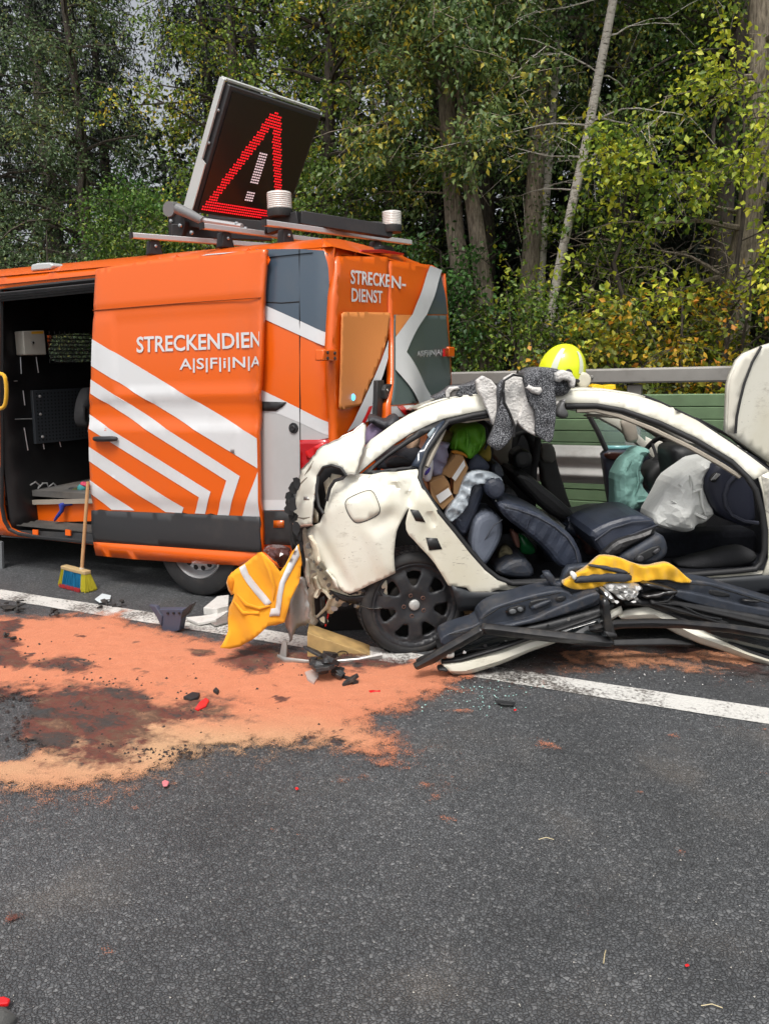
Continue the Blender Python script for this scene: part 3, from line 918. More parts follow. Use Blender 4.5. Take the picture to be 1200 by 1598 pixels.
def grow(name, label, trunk, radii, bark, lm, rng, group=None, limbs=26, reach=(1.0, 2.2), hz=(0.25, 1.0), twigs=9, per=14, L=.08, tint=.45,
         rise=.25, droop=.35, elong=.33, twig_len=.55, extra=(), crown_obj=True, side=None, wig=.012, cat='tree', limb_r=.035):
    base = Vector(trunk[0])
    t = thing(name, label, cat, base, group)
    mb = MB()
    pts = [Vector(p) for p in trunk]
    T = resample(pts, 14)
    R = list(np.interp(np.linspace(0, 1, 14), np.linspace(0, 1, len(radii)), radii))
    T = [p + Vector((noise.noise(p * 1.1), noise.noise(p * 1.1 + Vector((9, 0, 0))), 0)) * (wig if i else 0) for i, p in enumerate(T)]
    mb.tube(T, [r * (1 + .12 * noise.noise(p * 3)) for p, r in zip(T, R)], n=10)
    for ex, er in extra:
        mb.tube([Vector(p) for p in ex], er, n=8)
    ends = [(T, R)] + [([Vector(p) for p in ex], er) for ex, er in extra]
    lv = Leaves()
    for i in range(limbs):
        TT, RR = ends[rng.integers(len(ends))] if len(ends) > 1 and rng.random() < .6 else ends[0]
        h = rng.uniform(*hz)
        x = h * (len(TT) - 1); j = min(int(x), len(TT) - 2)
        p = TT[j].lerp(TT[j + 1], x - j)
        r0 = float(np.interp(h, np.linspace(0, 1, len(RR)), RR)) * .38
        an = rng.uniform(0, 2 * math.pi) if side is None else rng.normal(side[0], side[1])
        rc = rng.uniform(*reach) * (1.15 - .55 * h)
        dr = Vector((math.cos(an), math.sin(an), rise + rng.normal(0, .18)))
        q = [p]
        dd = dr.normalized()
        for s_ in range(6):
            dd = (dd + Vector(rng.normal(0, .13, 3)) + Vector((0, 0, -.07))).normalized()
            q.append(q[-1] + dd * rc / 6)
        mb.tube(q, list(np.linspace(max(.007, min(r0, limb_r)), .003, 7)), n=5, cap=False)
        lt = tint + rng.normal(0, .13)
        for k in range(twigs):
            a = rng.uniform(.22, 1.0) ** .8 * 6; j2 = min(int(a), 5)
            b0 = q[j2].lerp(q[j2 + 1], a - j2)
            td = Vector(rng.normal(0, .6, 3)) + dd * .5 + Vector((0, 0, -droop * .6))
            b1 = b0 + td.normalized() * twig_len * rng.uniform(.5, 1.2)
            if k % 2 == 0: mb.tube([b0, b0.lerp(b1, .5) + Vector((0, 0, .02)), b1], [.005, .004, .002], n=3, cap=False)
            spray(lv, b0, b1, int(per * 1.75), L * .74, rng, lt + rng.normal(0, .08), droop=droop, elong=elong)
    obj('trunk', mb, bark, t, smooth=60)
    leaves_obj('crown', lv, LM[lm], t, base)
    return t

def px_trunk(y, pts):
    out = [ROAD.P(u, v, y) for u, v in pts]
    b = out[0].copy(); b.z = -.05
    return [b] + out

def lean_top(tr, dz=4.0):
    d = (tr[-1] - tr[-2]).normalized()
    return tr + [tr[-1] + d * dz]

rg = np.random.default_rng(5)
FR = 'broadleaf trees behind the guard rail'
# trunks that show between the van and the bonnet
trA = lean_top(px_trunk(9.2, [(736, 560), (727, 500), (717, 400), (707, 340), (700, 200), (690, 60)]), 3)
trB = [Vector(trA[0]) + Vector((.12, 0, 0))] + px_trunk(9.2, [(757, 575), (755, 450), (742, 350), (727, 250), (719, 140), (714, 0)])[1:]
grow('willow_tree', 'forked grey-brown tree whose two trunks rise just right of the van', trA, [.15, .125, .085, .05], BARK, 'willow', rg, FR,
     limbs=95, reach=(.9, 2.2), hz=(.56, 1), twigs=10, per=15, L=.095, tint=.62, limb_r=.016, side=(-1.57, 1.3), extra=[(trB, [.14, .125, .12, .10, .08, .06, .05])], droop=.6, elong=.28)
t2 = lean_top(px_trunk(9.8, [(820, 575), (822, 475), (832, 350), (837, 225), (845, 100), (850, 0)]), 4)
grow('tall_tree', 'straight brown-barked tree just left of the white birches', t2, [.14, .115, .09, .05], BARK, 'willow', rg, FR,
     limbs=70, reach=(.9, 2.2), hz=(.55, 1), twigs=9, per=14, L=.095, tint=.45, droop=.5, limb_r=.018, side=(-1.57, 1.4))
b1 = lean_top(px_trunk(9.0, [(847, 560), (865, 450), (885, 360), (910, 240), (932, 125), (950, 45), (962, -40)]), 3)
grow('birch_tree', 'slender white birch leaning to the right of its neighbour', b1, [.058, .052, .044, .034], BIRCH, 'willow', rg, 'white birches',
     limbs=44, reach=(.6, 1.6), hz=(.40, .9), twigs=8, per=13, L=.065, tint=.6, droop=.6, limb_r=.010)
b2 = lean_top(px_trunk(9.9, [(838, 560), (845, 380), (855, 250), (862, 165), (875, 25)]), 3)
grow('birch_tree', 'slimmer upright birch half hidden behind the brown trunk', b2, [.075, .065, .05, .035], BIRCH, 'willow', rg, 'white birches',
     limbs=34, reach=(.6, 1.5), hz=(.42, .9), twigs=8, per=13, L=.065, tint=.55, droop=.6, limb_r=.010)
t3 = lean_top(px_trunk(9.4, [(1142, 560), (1150, 450), (1170, 325), (1185, 200), (1190, 0)]), 3)
t3f = [t3[2].lerp(t3[3], .1), ROAD.P(1180, 395, 9.4), ROAD.P(1210, 345, 9.4), ROAD.P(1260, 250, 9.4)]
grow('roadside_tree', 'thick grey trunk behind the raised white bonnet', t3, [.17, .15, .13, .11, .08], BARK, 'sapling', rg, FR,
     limbs=30, reach=(.8, 1.8), hz=(.25, .8), twigs=8, per=11, L=.08, tint=.55, extra=[(t3f, [.09, .08, .07, .05])])

# big crowns further left
def base_at(u, y): 
    p = ROAD.P(u, 560, y); return Vector((p.x, p.y, -.05))
def upright(u, y, h, lean=0.0, tw=0.25):
    b = base_at(u, y)
    return [b, b + Vector((lean * .3 + rg.normal(0, tw) * .3, 0, h * .35)), b + Vector((lean * .6 + rg.normal(0, tw), rg.normal(0, .2), h * .7)), b + Vector((lean, 0, h))]
for args in [
    ('hornbeam_tree', 'broad yellow-green tree towering over the warning sign', 520, 10.6, 10.5, 'yellowing', .58, 100, (1.4, 2.6), (.12, 1), .085),
    ('hornbeam_tree', 'yellow-flecked tree between the sign and the willow trunks', 610, 11.4, 9.0, 'yellowing', .50, 60, (1.0, 2.0), (.14, 1), .08),
    ('hornbeam_tree', 'yellow-green tree directly behind the lit sign, left of the broad one', 405, 11.2, 9.0, 'yellowing', .60, 80, (1.4, 2.8), (.10, 1), .085),
    ('alder_tree', 'grey-green small-leaved tree above the open van door', 150, 10.0, 8.2, 'alder', .55, 90, (1.3, 2.8), (.10, 1), .075),
    ('alder_tree', 'grey-green tree at the far end of the van roof', 20, 9.6, 7.5, 'alder', .50, 80, (1.3, 2.6), (.10, 1), .075),
    ('maple_tree', 'fresh green maple behind the left edge of the sign', 285, 10.8, 4.4, 'maple', .6, 60, (1.0, 2.0), (.20, 1), .085),
    ('ash_tree', 'dark green tree crowning over the birch tops', 960, 11.5, 11.0, 'maple', .30, 70, (1.6, 3.0), (.40, 1), .085),
    ('ash_tree', 'green tree leaning over the thick trunk at the bonnet', 1110, 11.0, 10.5, 'yellowing', .40, 60, (1.4, 2.6), (.42, 1), .085),
    ('ash_tree', 'dull green tree half hidden behind the willow crown', 760, 12.0, 11.0, 'alder', .35, 70, (1.4, 2.8), (.35, 1), .08),
]:
    nm, lb, u, y, h, lm, ti, nl, rc, hz, L = args
    grow(nm, lb, upright(u, y, h), [.15, .12, .08, .03], BARKD, lm, rg, FR, limbs=nl, reach=rc, hz=hz, twigs=10, per=15, L=L, tint=ti, twig_len=.6)

# shrubs and saplings along the rail
SH = 'bushes along the guard rail'
for nm, lb, u, y, h, lm, ti, nl, rc, L, per in [
    ('sapling', 'bright yellow-green sapling to the right of the birches', 1010, 8.8, 3.7, 'sapling', .48, 34, (.7, 2.0), .10, 9),
    ('sapling', 'yellow sapling climbing in front of the thick right trunk', 1135, 8.6, 4.2, 'sapling', .60, 28, (.5, 1.2), .09, 9),
    ('sapling', 'dull green sapling between the birches and the yellow one', 940, 9.9, 3.2, 'sapling', .12, 24, (.6, 1.4), .085, 10),
    ('autumn_bush', 'orange autumn bush low behind the rail beside the bonnet', 1060, 8.3, 2.1, 'autumn', .58, 24, (.5, 1.3), .09, 10),
    ('autumn_bush', 'olive and amber bush low behind the rail right of the helmet', 930, 8.4, 1.9, 'autumn', .46, 24, (.5, 1.2), .085, 12),
    ('autumn_bush', 'reddish bush under the thick right trunk', 1165, 8.3, 2.2, 'autumn', .62, 22, (.5, 1.1), .09, 10),
    ('green_bush', 'green bush at the foot of the forked willow', 790, 8.7, 2.4, 'yellowing', .40, 44, (.5, 1.2), .075, 12),
    ('green_bush', 'grey-green bush rising above the far van roof', 95, 9.0, 3.8, 'alder', .55, 60, (.7, 1.6), .07, 13),
    ('green_bush', 'dark bush beside the tail of the van', 690, 8.8, 2.9, 'maple', .15, 40, (.5, 1.2), .08, 12),
    ('green_bush', 'olive bush left of the sign foot', 225, 9.3, 3.9, 'yellowing', .25, 56, (.7, 1.6), .075, 13),
    ('green_bush', 'olive bush behind the roof beacons', 560, 9.4, 4.0, 'yellowing', .30, 60, (.7, 1.7), .08, 13),
]:
    tr = upright(u, y, h)
    grow(nm, lb, tr, [.04, .03, .02, .008], BARKD, lm, rg, SH, limbs=nl, reach=rc, hz=(.08, 1), twigs=8, per=per, L=L, tint=ti, rise=.5, twig_len=.45, cat='bush')
# bare twigs and climbers right of the birches
mb = MB()
for k in range(150):
    u = rg.uniform(900, 1140); v = rg.uniform(360, 560)
    p = ROAD.P(u, v, rg.uniform(8.8, 10.2)); d = Vector(rg.normal(0, 1, 3)); d.z = abs(d.z) * .6 - .5
    q = [p]
    for _ in range(4):
        d = (d.normalized() + Vector(rg.normal(0, .35, 3)) + Vector((0, 0, -.12))); q.append(q[-1] + d.normalized() * .22)
    mb.tube(q, [.006, .005, .004, .003, .002], n=3, cap=False)
o = obj('bare_twigs', mb, BARK, smooth=60); o['kind'] = 'stuff'; o['label'] = 'tangle of bare grey-brown twigs between the bushes'

# spruces deeper in the wood: one built, the rest are copies
def spruce():
    base = Vector((0, 0, 0)); r = np.random.default_rng(3)
    t = thing('spruce_tree', 'x', 'tree', base)
    mb = MB(); H = 14.0
    mb.tube([Vector((0, 0, -.1)), Vector((.05, 0, H * .5)), Vector((0, 0, H))], [.20, .13, .02], n=8)
    lv = Leaves()
    for i in range(150):
        h = r.uniform(.10, .99) ** 1.0; z = h * H
        rc = (1 - h) ** .75 * 2.7 * r.uniform(.7, 1.1) + .15
        an = r.uniform(0, 2 * math.pi); dr = Vector((math.cos(an), math.sin(an), 0))
        q = [Vector((0, 0, z)) + dr * rc * a + Vector((0, 0, .12 * a - .45 * rc * a * a * .6)) for a in np.linspace(0, 1, 5)]
        mb.tube(q, [.02, .015, .01, .007, .003], n=4, cap=False)
        lt = .45 + r.normal(0, .15)
        for k in range(9):
            a = r.uniform(.15, 1) * 4; j = min(int(a), 3); b0 = q[j].lerp(q[j + 1], a - j)
            sd = Vector((-dr.y, dr.x, 0)) * r.choice((-1, 1))
            b1 = b0 + (sd * .5 + dr * .3 + Vector((0, 0, -.55))) * r.uniform(.35, .8)
            spray(lv, b0, b1, 13, .15, r, lt, droop=.7, elong=.10)
    obj('trunk', mb, BARKD, t, smooth=60); leaves_obj('crown', lv, LM['spruce'], t, base)
    return t
sp = spruce()
SPL = [(10, 12.5, .95, 'dark spruce furthest along the wood above the van front'), (105, 11.8, 1.0, 'dark spruce behind the grey-green alder'),
       (195, 13.5, .85, 'dark spruce right of the alder, just left of the sky gap'), (420, 15.5, 1.1, 'tall dark spruce hidden behind the sign'),
       (350, 14.0, .95, 'dark spruce right of the sky gap'), (560, 14.5, 1.15, 'tall dark spruce deep behind the broad hornbeam'),
       (690, 13.5, 1.1, 'dark spruce deep between hornbeam and willow'), (800, 14.2, 1.2, 'dark spruce deep behind the straight brown trunk'),
       (900, 13.2, 1.15, 'dark spruce deep behind the birches'), (1000, 14.0, 1.2, 'dark spruce deep behind the yellow-green sapling'),
       (1090, 13.0, 1.1, 'dark spruce deep behind the orange bush'), (1190, 13.8, 1.2, 'dark spruce deep behind the thick right trunk'),
       (-120, 12.5, 1.0, 'dark spruce beyond the van front'), (1320, 13.0, 1.1, 'dark spruce deep in the wood past the bonnet'),
       (740, 17.5, 1.3, 'tallest spruce in the second row behind the willow'), (1050, 17.5, 1.3, 'tall spruce in the second row behind the sapling')]
for i, (u, y, sc, lb) in enumerate(SPL):
    if i == 0: o = sp
    else:
        o = sp.copy(); COL.objects.link(o)
        for ch in list(sp.children):
            c = ch.copy(); COL.objects.link(c); c.parent = o
    b = base_at(u, y)
    o.matrix_world = Matrix.Translation(b) @ Matrix.Rotation(i * 1.7, 4, 'Z') @ Matrix.Diagonal((sc, sc, sc, 1))
    tag(o, lb, 'tree', 'dark spruces deep in the wood')

# the far wood: one mass of foliage with dark stems
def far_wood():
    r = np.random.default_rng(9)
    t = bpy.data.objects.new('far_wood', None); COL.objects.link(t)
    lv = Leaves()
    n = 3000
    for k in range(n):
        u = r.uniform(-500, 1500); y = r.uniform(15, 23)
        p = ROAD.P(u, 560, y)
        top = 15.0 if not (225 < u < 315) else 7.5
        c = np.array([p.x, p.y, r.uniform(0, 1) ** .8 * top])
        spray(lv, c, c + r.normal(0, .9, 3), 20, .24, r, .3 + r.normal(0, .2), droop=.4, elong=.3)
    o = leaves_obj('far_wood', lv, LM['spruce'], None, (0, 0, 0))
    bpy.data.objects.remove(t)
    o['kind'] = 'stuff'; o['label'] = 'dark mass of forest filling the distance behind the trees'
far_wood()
lv = Leaves(); r = np.random.default_rng(19)
for k in range(420):
    u = r.uniform(-200, 1300); y = r.uniform(7.9, 13)
    p = ROAD.P(u, 560, y); c = np.array([p.x, p.y, r.uniform(0, .5)])
    spray(lv, c, c + r.normal(0, .3, 3), 16, .075, r, r.uniform(.1, .8), droop=.1)
o = leaves_obj('undergrowth', lv, LM['yellowing'], None, (0, 0, 0))
o['kind'] = 'stuff'; o['label'] = 'low weeds and brambles on the verge behind the rail'

# ================================================================== service van
VN = thing('service_van', 'orange and white road service van with dented rear doors and its sliding door open', 'van', (-5.2, 5.15, 0))
def bodyt(s, z):
    t = 4.12
    if z > 1.2: t += .10 * ((z - 1.2) / 1.1) ** 2
    if z < .5: t += .035 * ((.5 - z) / .2) ** 2
    if s > -2.47: t += .05 * min(1, (s + 2.47) / .11) ** 2
    return t
def sst(a, b, x):
    k = min(1, max(0, (x - a) / (b - a))); return k * k * (3 - 2 * k)
def doort(s, z):
    t = bodyt(min(s, -2.6), z) - .065
    # pressed panel: field under the upper trim line, belt ledge, dented trailing edge
    t += .010 * sst(2.03, 2.00, z) - .006 * sst(1.965, 1.94, z)
    t += .014 * (sst(1.40, 1.36, z) - sst(1.28, 1.20, z)) - .010 * sst(1.22, 1.19, z)
    t += .02 * sst(.74, .62, z)
    inx = sst(-4.08, -4.04, s) ; inz = sst(1.44, 1.48, z) * sst(1.97, 1.93, z)
    t += .012 * inx * inz
    t -= .05 * sst(-2.95, -2.78, s) * (.6 + .4 * math.sin(z * 5))
    t += .006 * noise.noise(Vector((s * 2.3, z * 1.7, 3))) * sst(-3.6, -2.9, s)
    return t
def flatv(p): return [ROAD.uv(u, v, bodyt) for u, v in p]

def c1d(*p): return c1(*p)
# ---- near body side (door opening and wheel arches cut out)
opening = [(3, 452), (60, 446), (178, 434), (178, 850), (152, 847), (60, 838), (30, 833), (16, 826), (8, 812), (4, 790)]
zs = ROAD.uv(150, 866, bodyt)[1]
def arch(cx, r, n=18, z0=.255):
    return [(cx + r * math.cos(a), max(z0 - .05, .345 + r * math.sin(a))) for a in np.linspace(math.pi * 1.04, -math.pi * .04, n)]
WX = -3.52
sill_z = .285
out = [(-8.28, .32), (-8.30, .90), (-8.12, 1.12), (-7.62, 1.32), (-7.0, 2.05), (-6.72, 2.25), (-6.3, 2.34), (-2.375, 2.285)]
rear_bot = [(-2.375, sill_z + .02)]
low = rear_bot + [(WX + .44, sill_z)] + arch(WX, .43)[::-1] + [(WX - .44, sill_z)] + [(-6.72, .30)] + arch(-7.2, .43)[::-1] + [(-7.68, .30)]
poly = out + low
cabwin = [(-7.38, 1.42), (-6.92, 2.02), (-6.15, 2.08), (-6.15, 1.40)]
hole = [ROAD.uv(u, v, bodyt) for u, v in opening]
mb = panel(MB(), ROAD, poly, bodyt, holes=[hole, cabwin], res=.075, local=True)
obj('side_panel', mb, ORANGE, VN, solid=.03)
mb = panel(MB(), ROAD, cabwin, lambda s, z: bodyt(s, z) + .012, res=.2, local=True)
obj('cab_window', mb, GLASS, VN)
# far side, roof, nose
def mir(t): return 10.30 - t
farwin = [(-7.38, 1.42), (-6.92, 2.02), (-6.15, 2.08), (-6.15, 1.40)]
mb = panel(MB(), ROAD, poly, lambda s, z: mir(bodyt(min(s, -2.47), z)), holes=[farwin], res=.14, local=True)
obj('side_panel', mb, ORANGE, VN, solid=.03, soff=1)
mb = panel(MB(), ROAD, farwin, lambda s, z: mir(bodyt(s, z)), res=.3, local=True); obj('cab_window', mb, GLASS, VN)
rows = []
for x in np.linspace(-6.75, -2.375, 24):
    ze = np.interp(x, [-6.75, -6.3, -2.375], [2.24, 2.335, 2.285])
    r = []
    for k in np.linspace(0, 1, 22):
        y = 4.215 + k * 1.87
        e = abs(2 * k - 1)
        hgt = .115 * (1 - e ** 5) * sst(-2.36, -2.55, x) + .0
        r.append(Vector((x, y, ze + hgt)))
    rows.append(r)
obj('roof', MB().grid(rows), ORANGE, VN, smooth=60)
nose = [(-6.74, 2.24), (-7.0, 2.06), (-7.63, 1.31), (-8.12, 1.12), (-8.30, .90), (-8.28, .32)]
for nm, a, b_, mm in (('windscreen', 1, 2, GLASS), ('bonnet', 2, 4, ORANGE), ('front_bumper', 4, 5, BLKPL), ('windscreen_header', 0, 1, ORANGE)):
    rr = []
    for s_, z in nose[a:b_ + 1]:
        rr.append([Vector((s_ + .14 * abs(2 * k - 1) ** 3, 4.20 + k * 1.90, z)) for k in np.linspace(0, 1, 12)])
    obj(nm, MB().grid(rr), mm, VN, smooth=50)
# ---- rear frame and dark hold
def reart(y, z): return 2.375 + (.02 if z < 2.2 else .02 + .05 * ((z - 2.2) / .1) ** 2)
ring = [(4.16, .32), (4.16, 1.3), (4.22, 2.285), (4.4, 2.37), (5.15, 2.395), (5.9, 2.37), (6.08, 2.285), (6.14, 1.3), (6.14, .32)]
rh = [(4.26, .55), (4.28, 1.4), (4.33, 2.20), (4.42, 2.27), (5.9, 2.28), (5.97, 2.18), (6.03, 1.3), (6.03, .55)]
mb = panel(MB(), REAR, ring, reart, holes=[rh], res=.08, local=True)
obj('rear_frame', mb, ORANGE, VN, solid=.04)
mb = MB()
mb.box((-3.9, 4.29, 1.45), (.001, .001, .001))
mb = MB()
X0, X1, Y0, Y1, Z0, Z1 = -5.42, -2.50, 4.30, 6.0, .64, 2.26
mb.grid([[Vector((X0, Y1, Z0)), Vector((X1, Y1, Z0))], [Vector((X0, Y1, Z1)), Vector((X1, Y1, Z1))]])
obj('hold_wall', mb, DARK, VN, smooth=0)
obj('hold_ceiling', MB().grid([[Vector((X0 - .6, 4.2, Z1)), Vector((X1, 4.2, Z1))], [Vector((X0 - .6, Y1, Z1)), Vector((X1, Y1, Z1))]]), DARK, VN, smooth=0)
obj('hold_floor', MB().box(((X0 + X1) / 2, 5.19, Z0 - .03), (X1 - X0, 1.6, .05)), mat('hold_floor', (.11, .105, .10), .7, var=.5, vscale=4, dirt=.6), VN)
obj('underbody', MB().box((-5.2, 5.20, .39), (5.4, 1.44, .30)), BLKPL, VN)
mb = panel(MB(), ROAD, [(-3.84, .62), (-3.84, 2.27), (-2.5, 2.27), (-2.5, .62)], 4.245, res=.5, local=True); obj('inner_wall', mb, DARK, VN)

# bulkhead with mesh window
BK = 5.42
def bk(*p): return [REAR.at(u, v, BK) for u, v in p]
bp_ = [(4.16, .3), (4.16, 2.28), (6.1, 2.28), (6.1, .3)]
win = bk((74, 522), (140, 520), (148, 524), (150, 565), (92, 566), (80, 562), (76, 548))
mb = panel(MB(), REAR, bp_, BK, holes=[win], res=.15, local=True)
bhd = obj('bulkhead', mb, mat('black_board', (.010, .010, .011), .42, var=.3, bump=.001, bscale=20), VN, solid=.02)
mb = MB()
w0 = np.array(win)
lo, hi = w0.min(0), w0.max(0)
for z in np.arange(lo[1], hi[1] + .01, .033):
    mb.tube([REAR.W(lo[0], BK - .004, z), REAR.W(hi[0], BK - .004, z)], .005, n=4)
for k, z in enumerate(np.arange(lo[1], hi[1], .033)):
    for y in np.arange(lo[0] + (.027 if k % 2 else 0), hi[0], .054):
        mb.tube([REAR.W(y, BK - .004, z), REAR.W(y, BK - .004, z + .033)], .005, n=4)
g_ = obj('window_grille', mb, BLKPL, bhd); g_['kind'] = 'stuff'
mb = MB().add([REAR.W(y, BK + .03, z) for y, z in ((lo[0], lo[1]), (hi[0], lo[1]), (hi[0], hi[1]), (lo[0], hi[1]))], [(0, 1, 2, 3)])
obj('bulkhead_window', mb, mat('hazy_pane', (.45, .52, .5), .3, alpha=.35), bhd, smooth=0)
def bbox(name, pts, d, m, par, bev=.006):
    P = [REAR.W(y, BK - .005, z) for y, z in bk(*pts)]
    return obj(name, MB().prism(P, REAR.en * -d), m, par, bev=bev)
kb = bbox('key_box', c1((62, 392), (72, 498), (170, 497), (160, 388)), .10, mat('key_box_paint', (.50, .49, .43), .4, dirt=.15), VN, .008)
P = [REAR.W(y, BK - .108, z) for y, z in bk(*c1((100, 394), (100, 405), (154, 404), (154, 392)))]
obj('yellow_strip', MB().add(P, [(0, 1, 2, 3)]), YELO, kb, smooth=0)
y_, z_ = bk(*c1((103, 444)))[0]
obj('lock', MB().lathe([(0, .02), (.010, .02), (.013, 0)], REAR.W(y_, BK - .105, z_), (1, 0, 0), 12), CHROME, kb)
pg = bbox('perforated_board', c1((133, 655), (150, 892), (398, 868), (398, 640)), .03, mat('peg_board', (.030, .036, .043), .5, dirt=.15), VN, .003)
mb = MB(); q = bk(*c1((133, 655), (150, 892), (398, 868), (398, 640)))
q = [np.array(a) for a in q]
for i in range(1, 17):
    for j in range(1, 15):
        a, b_ = i / 17, j / 15
        p = (q[0] * (1 - b_) + q[1] * b_) * (1 - a) + (q[3] * (1 - b_) + q[2] * b_) * a
        mb.lathe([(.009, 0), (0, .001)], REAR.W(p[0], BK - .0365, p[1]), (1, 0, 0), 6)
o = obj('perforation', mb, DARK, pg); o['kind'] = 'stuff'
for a, b_ in c1((165, 680), (168, 760), (178, 860), (382, 835)):
    y_, z_ = REAR.at(a, b_, BK)
    obj('screw', MB().lathe([(0, .012), (.010, .008), (.012, 0)], REAR.W(y_, BK - .036, z_), (1, 0, 0), 10), ALU, pg)
for a, b_, c_, d_ in ((88, 505, 92, 580), (158, 505, 168, 575), (100, 655, 108, 720), (65, 782, 140, 780), (105, 820, 122, 920), (190, 892, 194, 915), (262, 880, 268, 905), (60, 612, 75, 612), (178, 388, 178, 404)):
    pts = [REAR.W(*(lambda s: (s[0], BK - .012, s[1]))(REAR.at(u, v, BK))) for u, v in c1((a, b_), (c_, d_))]
    obj('hook_wire', MB().tube(pts, .005, n=5), STEEL, VN)
# bag hanging by the bulkhead
mb = pillow(MB(), REAR, c1((402, 640), (386, 670), (372, 715), (366, 775), (374, 808), (390, 818), (402, 812), (440, 800), (440, 640)), 4.95, 5.04, r=.04, res=.02, lump=.03, lscale=9, fold=(.015, 60, .4))
o = obj('hanging_jacket', mb, mat('grey_coat', (.020, .020, .022), .8, bump=.006, bscale=16, var=.3), smooth=60)
tag(o, 'dark grey jacket hanging inside the van beside the perforated board', 'jacket')
# yellow grab handle
hp = [ROAD.P(u, v, 4.06) for u, v in ((-6, 583), (5, 583), (9.5, 588), (11.5, 610), (9.8, 632), (5, 638), (-6, 638))]
obj('grab_handle', MB().tube(hp, .017, n=8), YELO, VN, sub=1)
# door jamb, floor edge, riser and step
jm = [ROAD.uv(u, v, bodyt) for u, v in opening]
mb = MB().tube([ROAD.W(s, bodyt(s, z) - .002, z) for s, z in jm[-5:] + jm[:3]], .016, n=6)
obj('door_seal', mb, RUB, VN)
mb = MB().tube([ROAD.W(s, bodyt(s, z) - .002, z) for s, z in jm[3:8]], .016, n=6); obj('door_seal', mb, RUB, VN)
for k in range(3):
    mb = MB().tube([ROAD.P(u, v + 7 + k * 5, 4.15 + .02 * k) for u, v in ((-2, 452), (60, 446), (178, 434))], .012, n=5)
    obj('door_track', mb, BLKPL, VN)
fz = ROAD.at(75, 787, 4.42)[1]
def quad(name, pts, m, par=VN, solid=.01):
    return obj(name, MB().add([ROAD.P(u, v, t) for u, v, t in pts], [(0, 1, 2, 3)]), m, par, smooth=0, solid=solid)
quad('floor_edge', [(8, 788, 4.40), (8, 781, 4.40), (182, 777, 4.40), (182, 784, 4.40)], mat('floor_edge', (.32, .28, .23), .6, dirt=.5), solid=.02)
quad('step_riser', [(6, 816, 4.43), (6, 787, 4.43), (185, 783, 4.43), (185, 812, 4.43)], ORANGE)
quad('riser_end', [(5, 822, 4.40), (5, 784, 4.40), (47, 786, 4.405), (47, 812, 4.405)], BLKPL)
STEP = mat('step_tread', (.045, .042, .038), .7, bump=.003, bscale=60, dirt=.4)
sf = .40
z_s = ROAD.at(90, 815, 4.42)[1]
st = []
for k in range(7):
    y0 = 4.41 - k * .034
    pts = [Vector((ROAD.at(4, 815, y0)[0], y0, z_s - .01 * (k % 2))), Vector((ROAD.at(182, 815, y0)[0], y0, z_s - .01 * (k % 2)))]
    st.append(pts)
obj('step_tread', MB().grid(st), STEP, VN, smooth=0, solid=.01)
quad('step_front', [(4, 838, 4.17), (4, 826, 4.19), (170, 834, 4.19), (170, 848, 4.17)], BLKPL)
for u in (57, 108):
    quad('step_clip', [(u - 4, 835, 4.16), (u - 4, 826, 4.165), (u + 4, 827, 4.165), (u + 4, 836, 4.16)], ORANGE)

# ---- sliding door
dr = [(150, 420), (200, 411.5), (250, 404), (330, 396), (414, 388.5), (412.5, 420), (410, 450), (408, 480), (405, 560), (402.5, 640), (402, 690), (403, 735), (406, 800), (407.5, 835), (408.5, 861),
      (300, 855), (149, 845), (145.5, 795), (141, 745), (139, 690), (140.5, 640), (142.5, 590), (144, 540), (147, 470)]
drl = [ROAD.uv(u, v, doort) for u, v in dr]
SL = thing  # (door is a part of the van)
mb = panel(MB(), ROAD, drl, doort, res=.03, local=True)
DOOR = obj('sliding_door', mb, ORANGE, VN, solid=.035)
def decal(name, pts, tf, m, par, off=-.0035, res=.04, fr=ROAD):
    return obj(name, panel(MB(), fr, pts, tf, res=res, off=off), m, par)
decal('white_stripe', [(144.5, 529), (401.5, 684.3), (402.5, 731), (143.3, 571)], doort, VWHITE, DOOR, res=.03)
decal('white_stripe', [(142.5, 592), (375, 743), (357.6, 805), (340, 804), (354, 750), (142, 614)], doort, VWHITE, DOOR, res=.03)
decal('white_stripe', [(140.6, 646.5), (329.6, 767.5), (320.8, 802), (305, 801), (311.4, 776), (139.5, 669)], doort, VWHITE, DOOR, res=.03)
decal('white_stripe', [(139.6, 697), (287.5, 792), (284.7, 800.5), (259.5, 799), (140, 719.4)], doort, VWHITE, DOOR, res=.03)
decal('white_stripe', [(141.2, 749), (211, 796.5), (175, 795.5), (143.5, 771)], doort, VWHITE, DOOR, res=.03)
decal('white_stripe', [(403, 736), (406, 806), (378.7, 806)], doort, VWHITE, DOOR, res=.03)
decal('white_stripe', [(323, 396.8), (372, 392.6), (350, 396), (315, 399)], doort, VWHITE, DOOR)
mb = panel(MB(), ROAD, [(145, 796), (406.2, 806.5), (409.3, 862), (300, 855), (148.6, 846)], doort, res=.04, off=-.012)
obj('door_cladding', mb, mat('anthracite_cladding', (.030, .032, .035), .55, bump=.0006, bscale=300, dirt=.15), DOOR, solid=.012)
mb = panel(MB(), ROAD, [(146, 846), (300, 856), (409, 863), (413, 867), (440, 868), (440, 887), (300, 879), (200, 872), (150, 867)], lambda s, z: 4.075 + .02 * (z < .28), res=.06)
obj('sill', mb, ORANGE, VN, solid=.04)
dl = max(s for s, z in drl)
lettering('lettering', 'STRECKENDIENST', ROAD, c1((612, 487), (1262, 457), (612, 415), (1262, 386)), doort, VWHITE, DOOR, smax=ROAD.uv(405.5, 530, doort)[0], bold=.018)
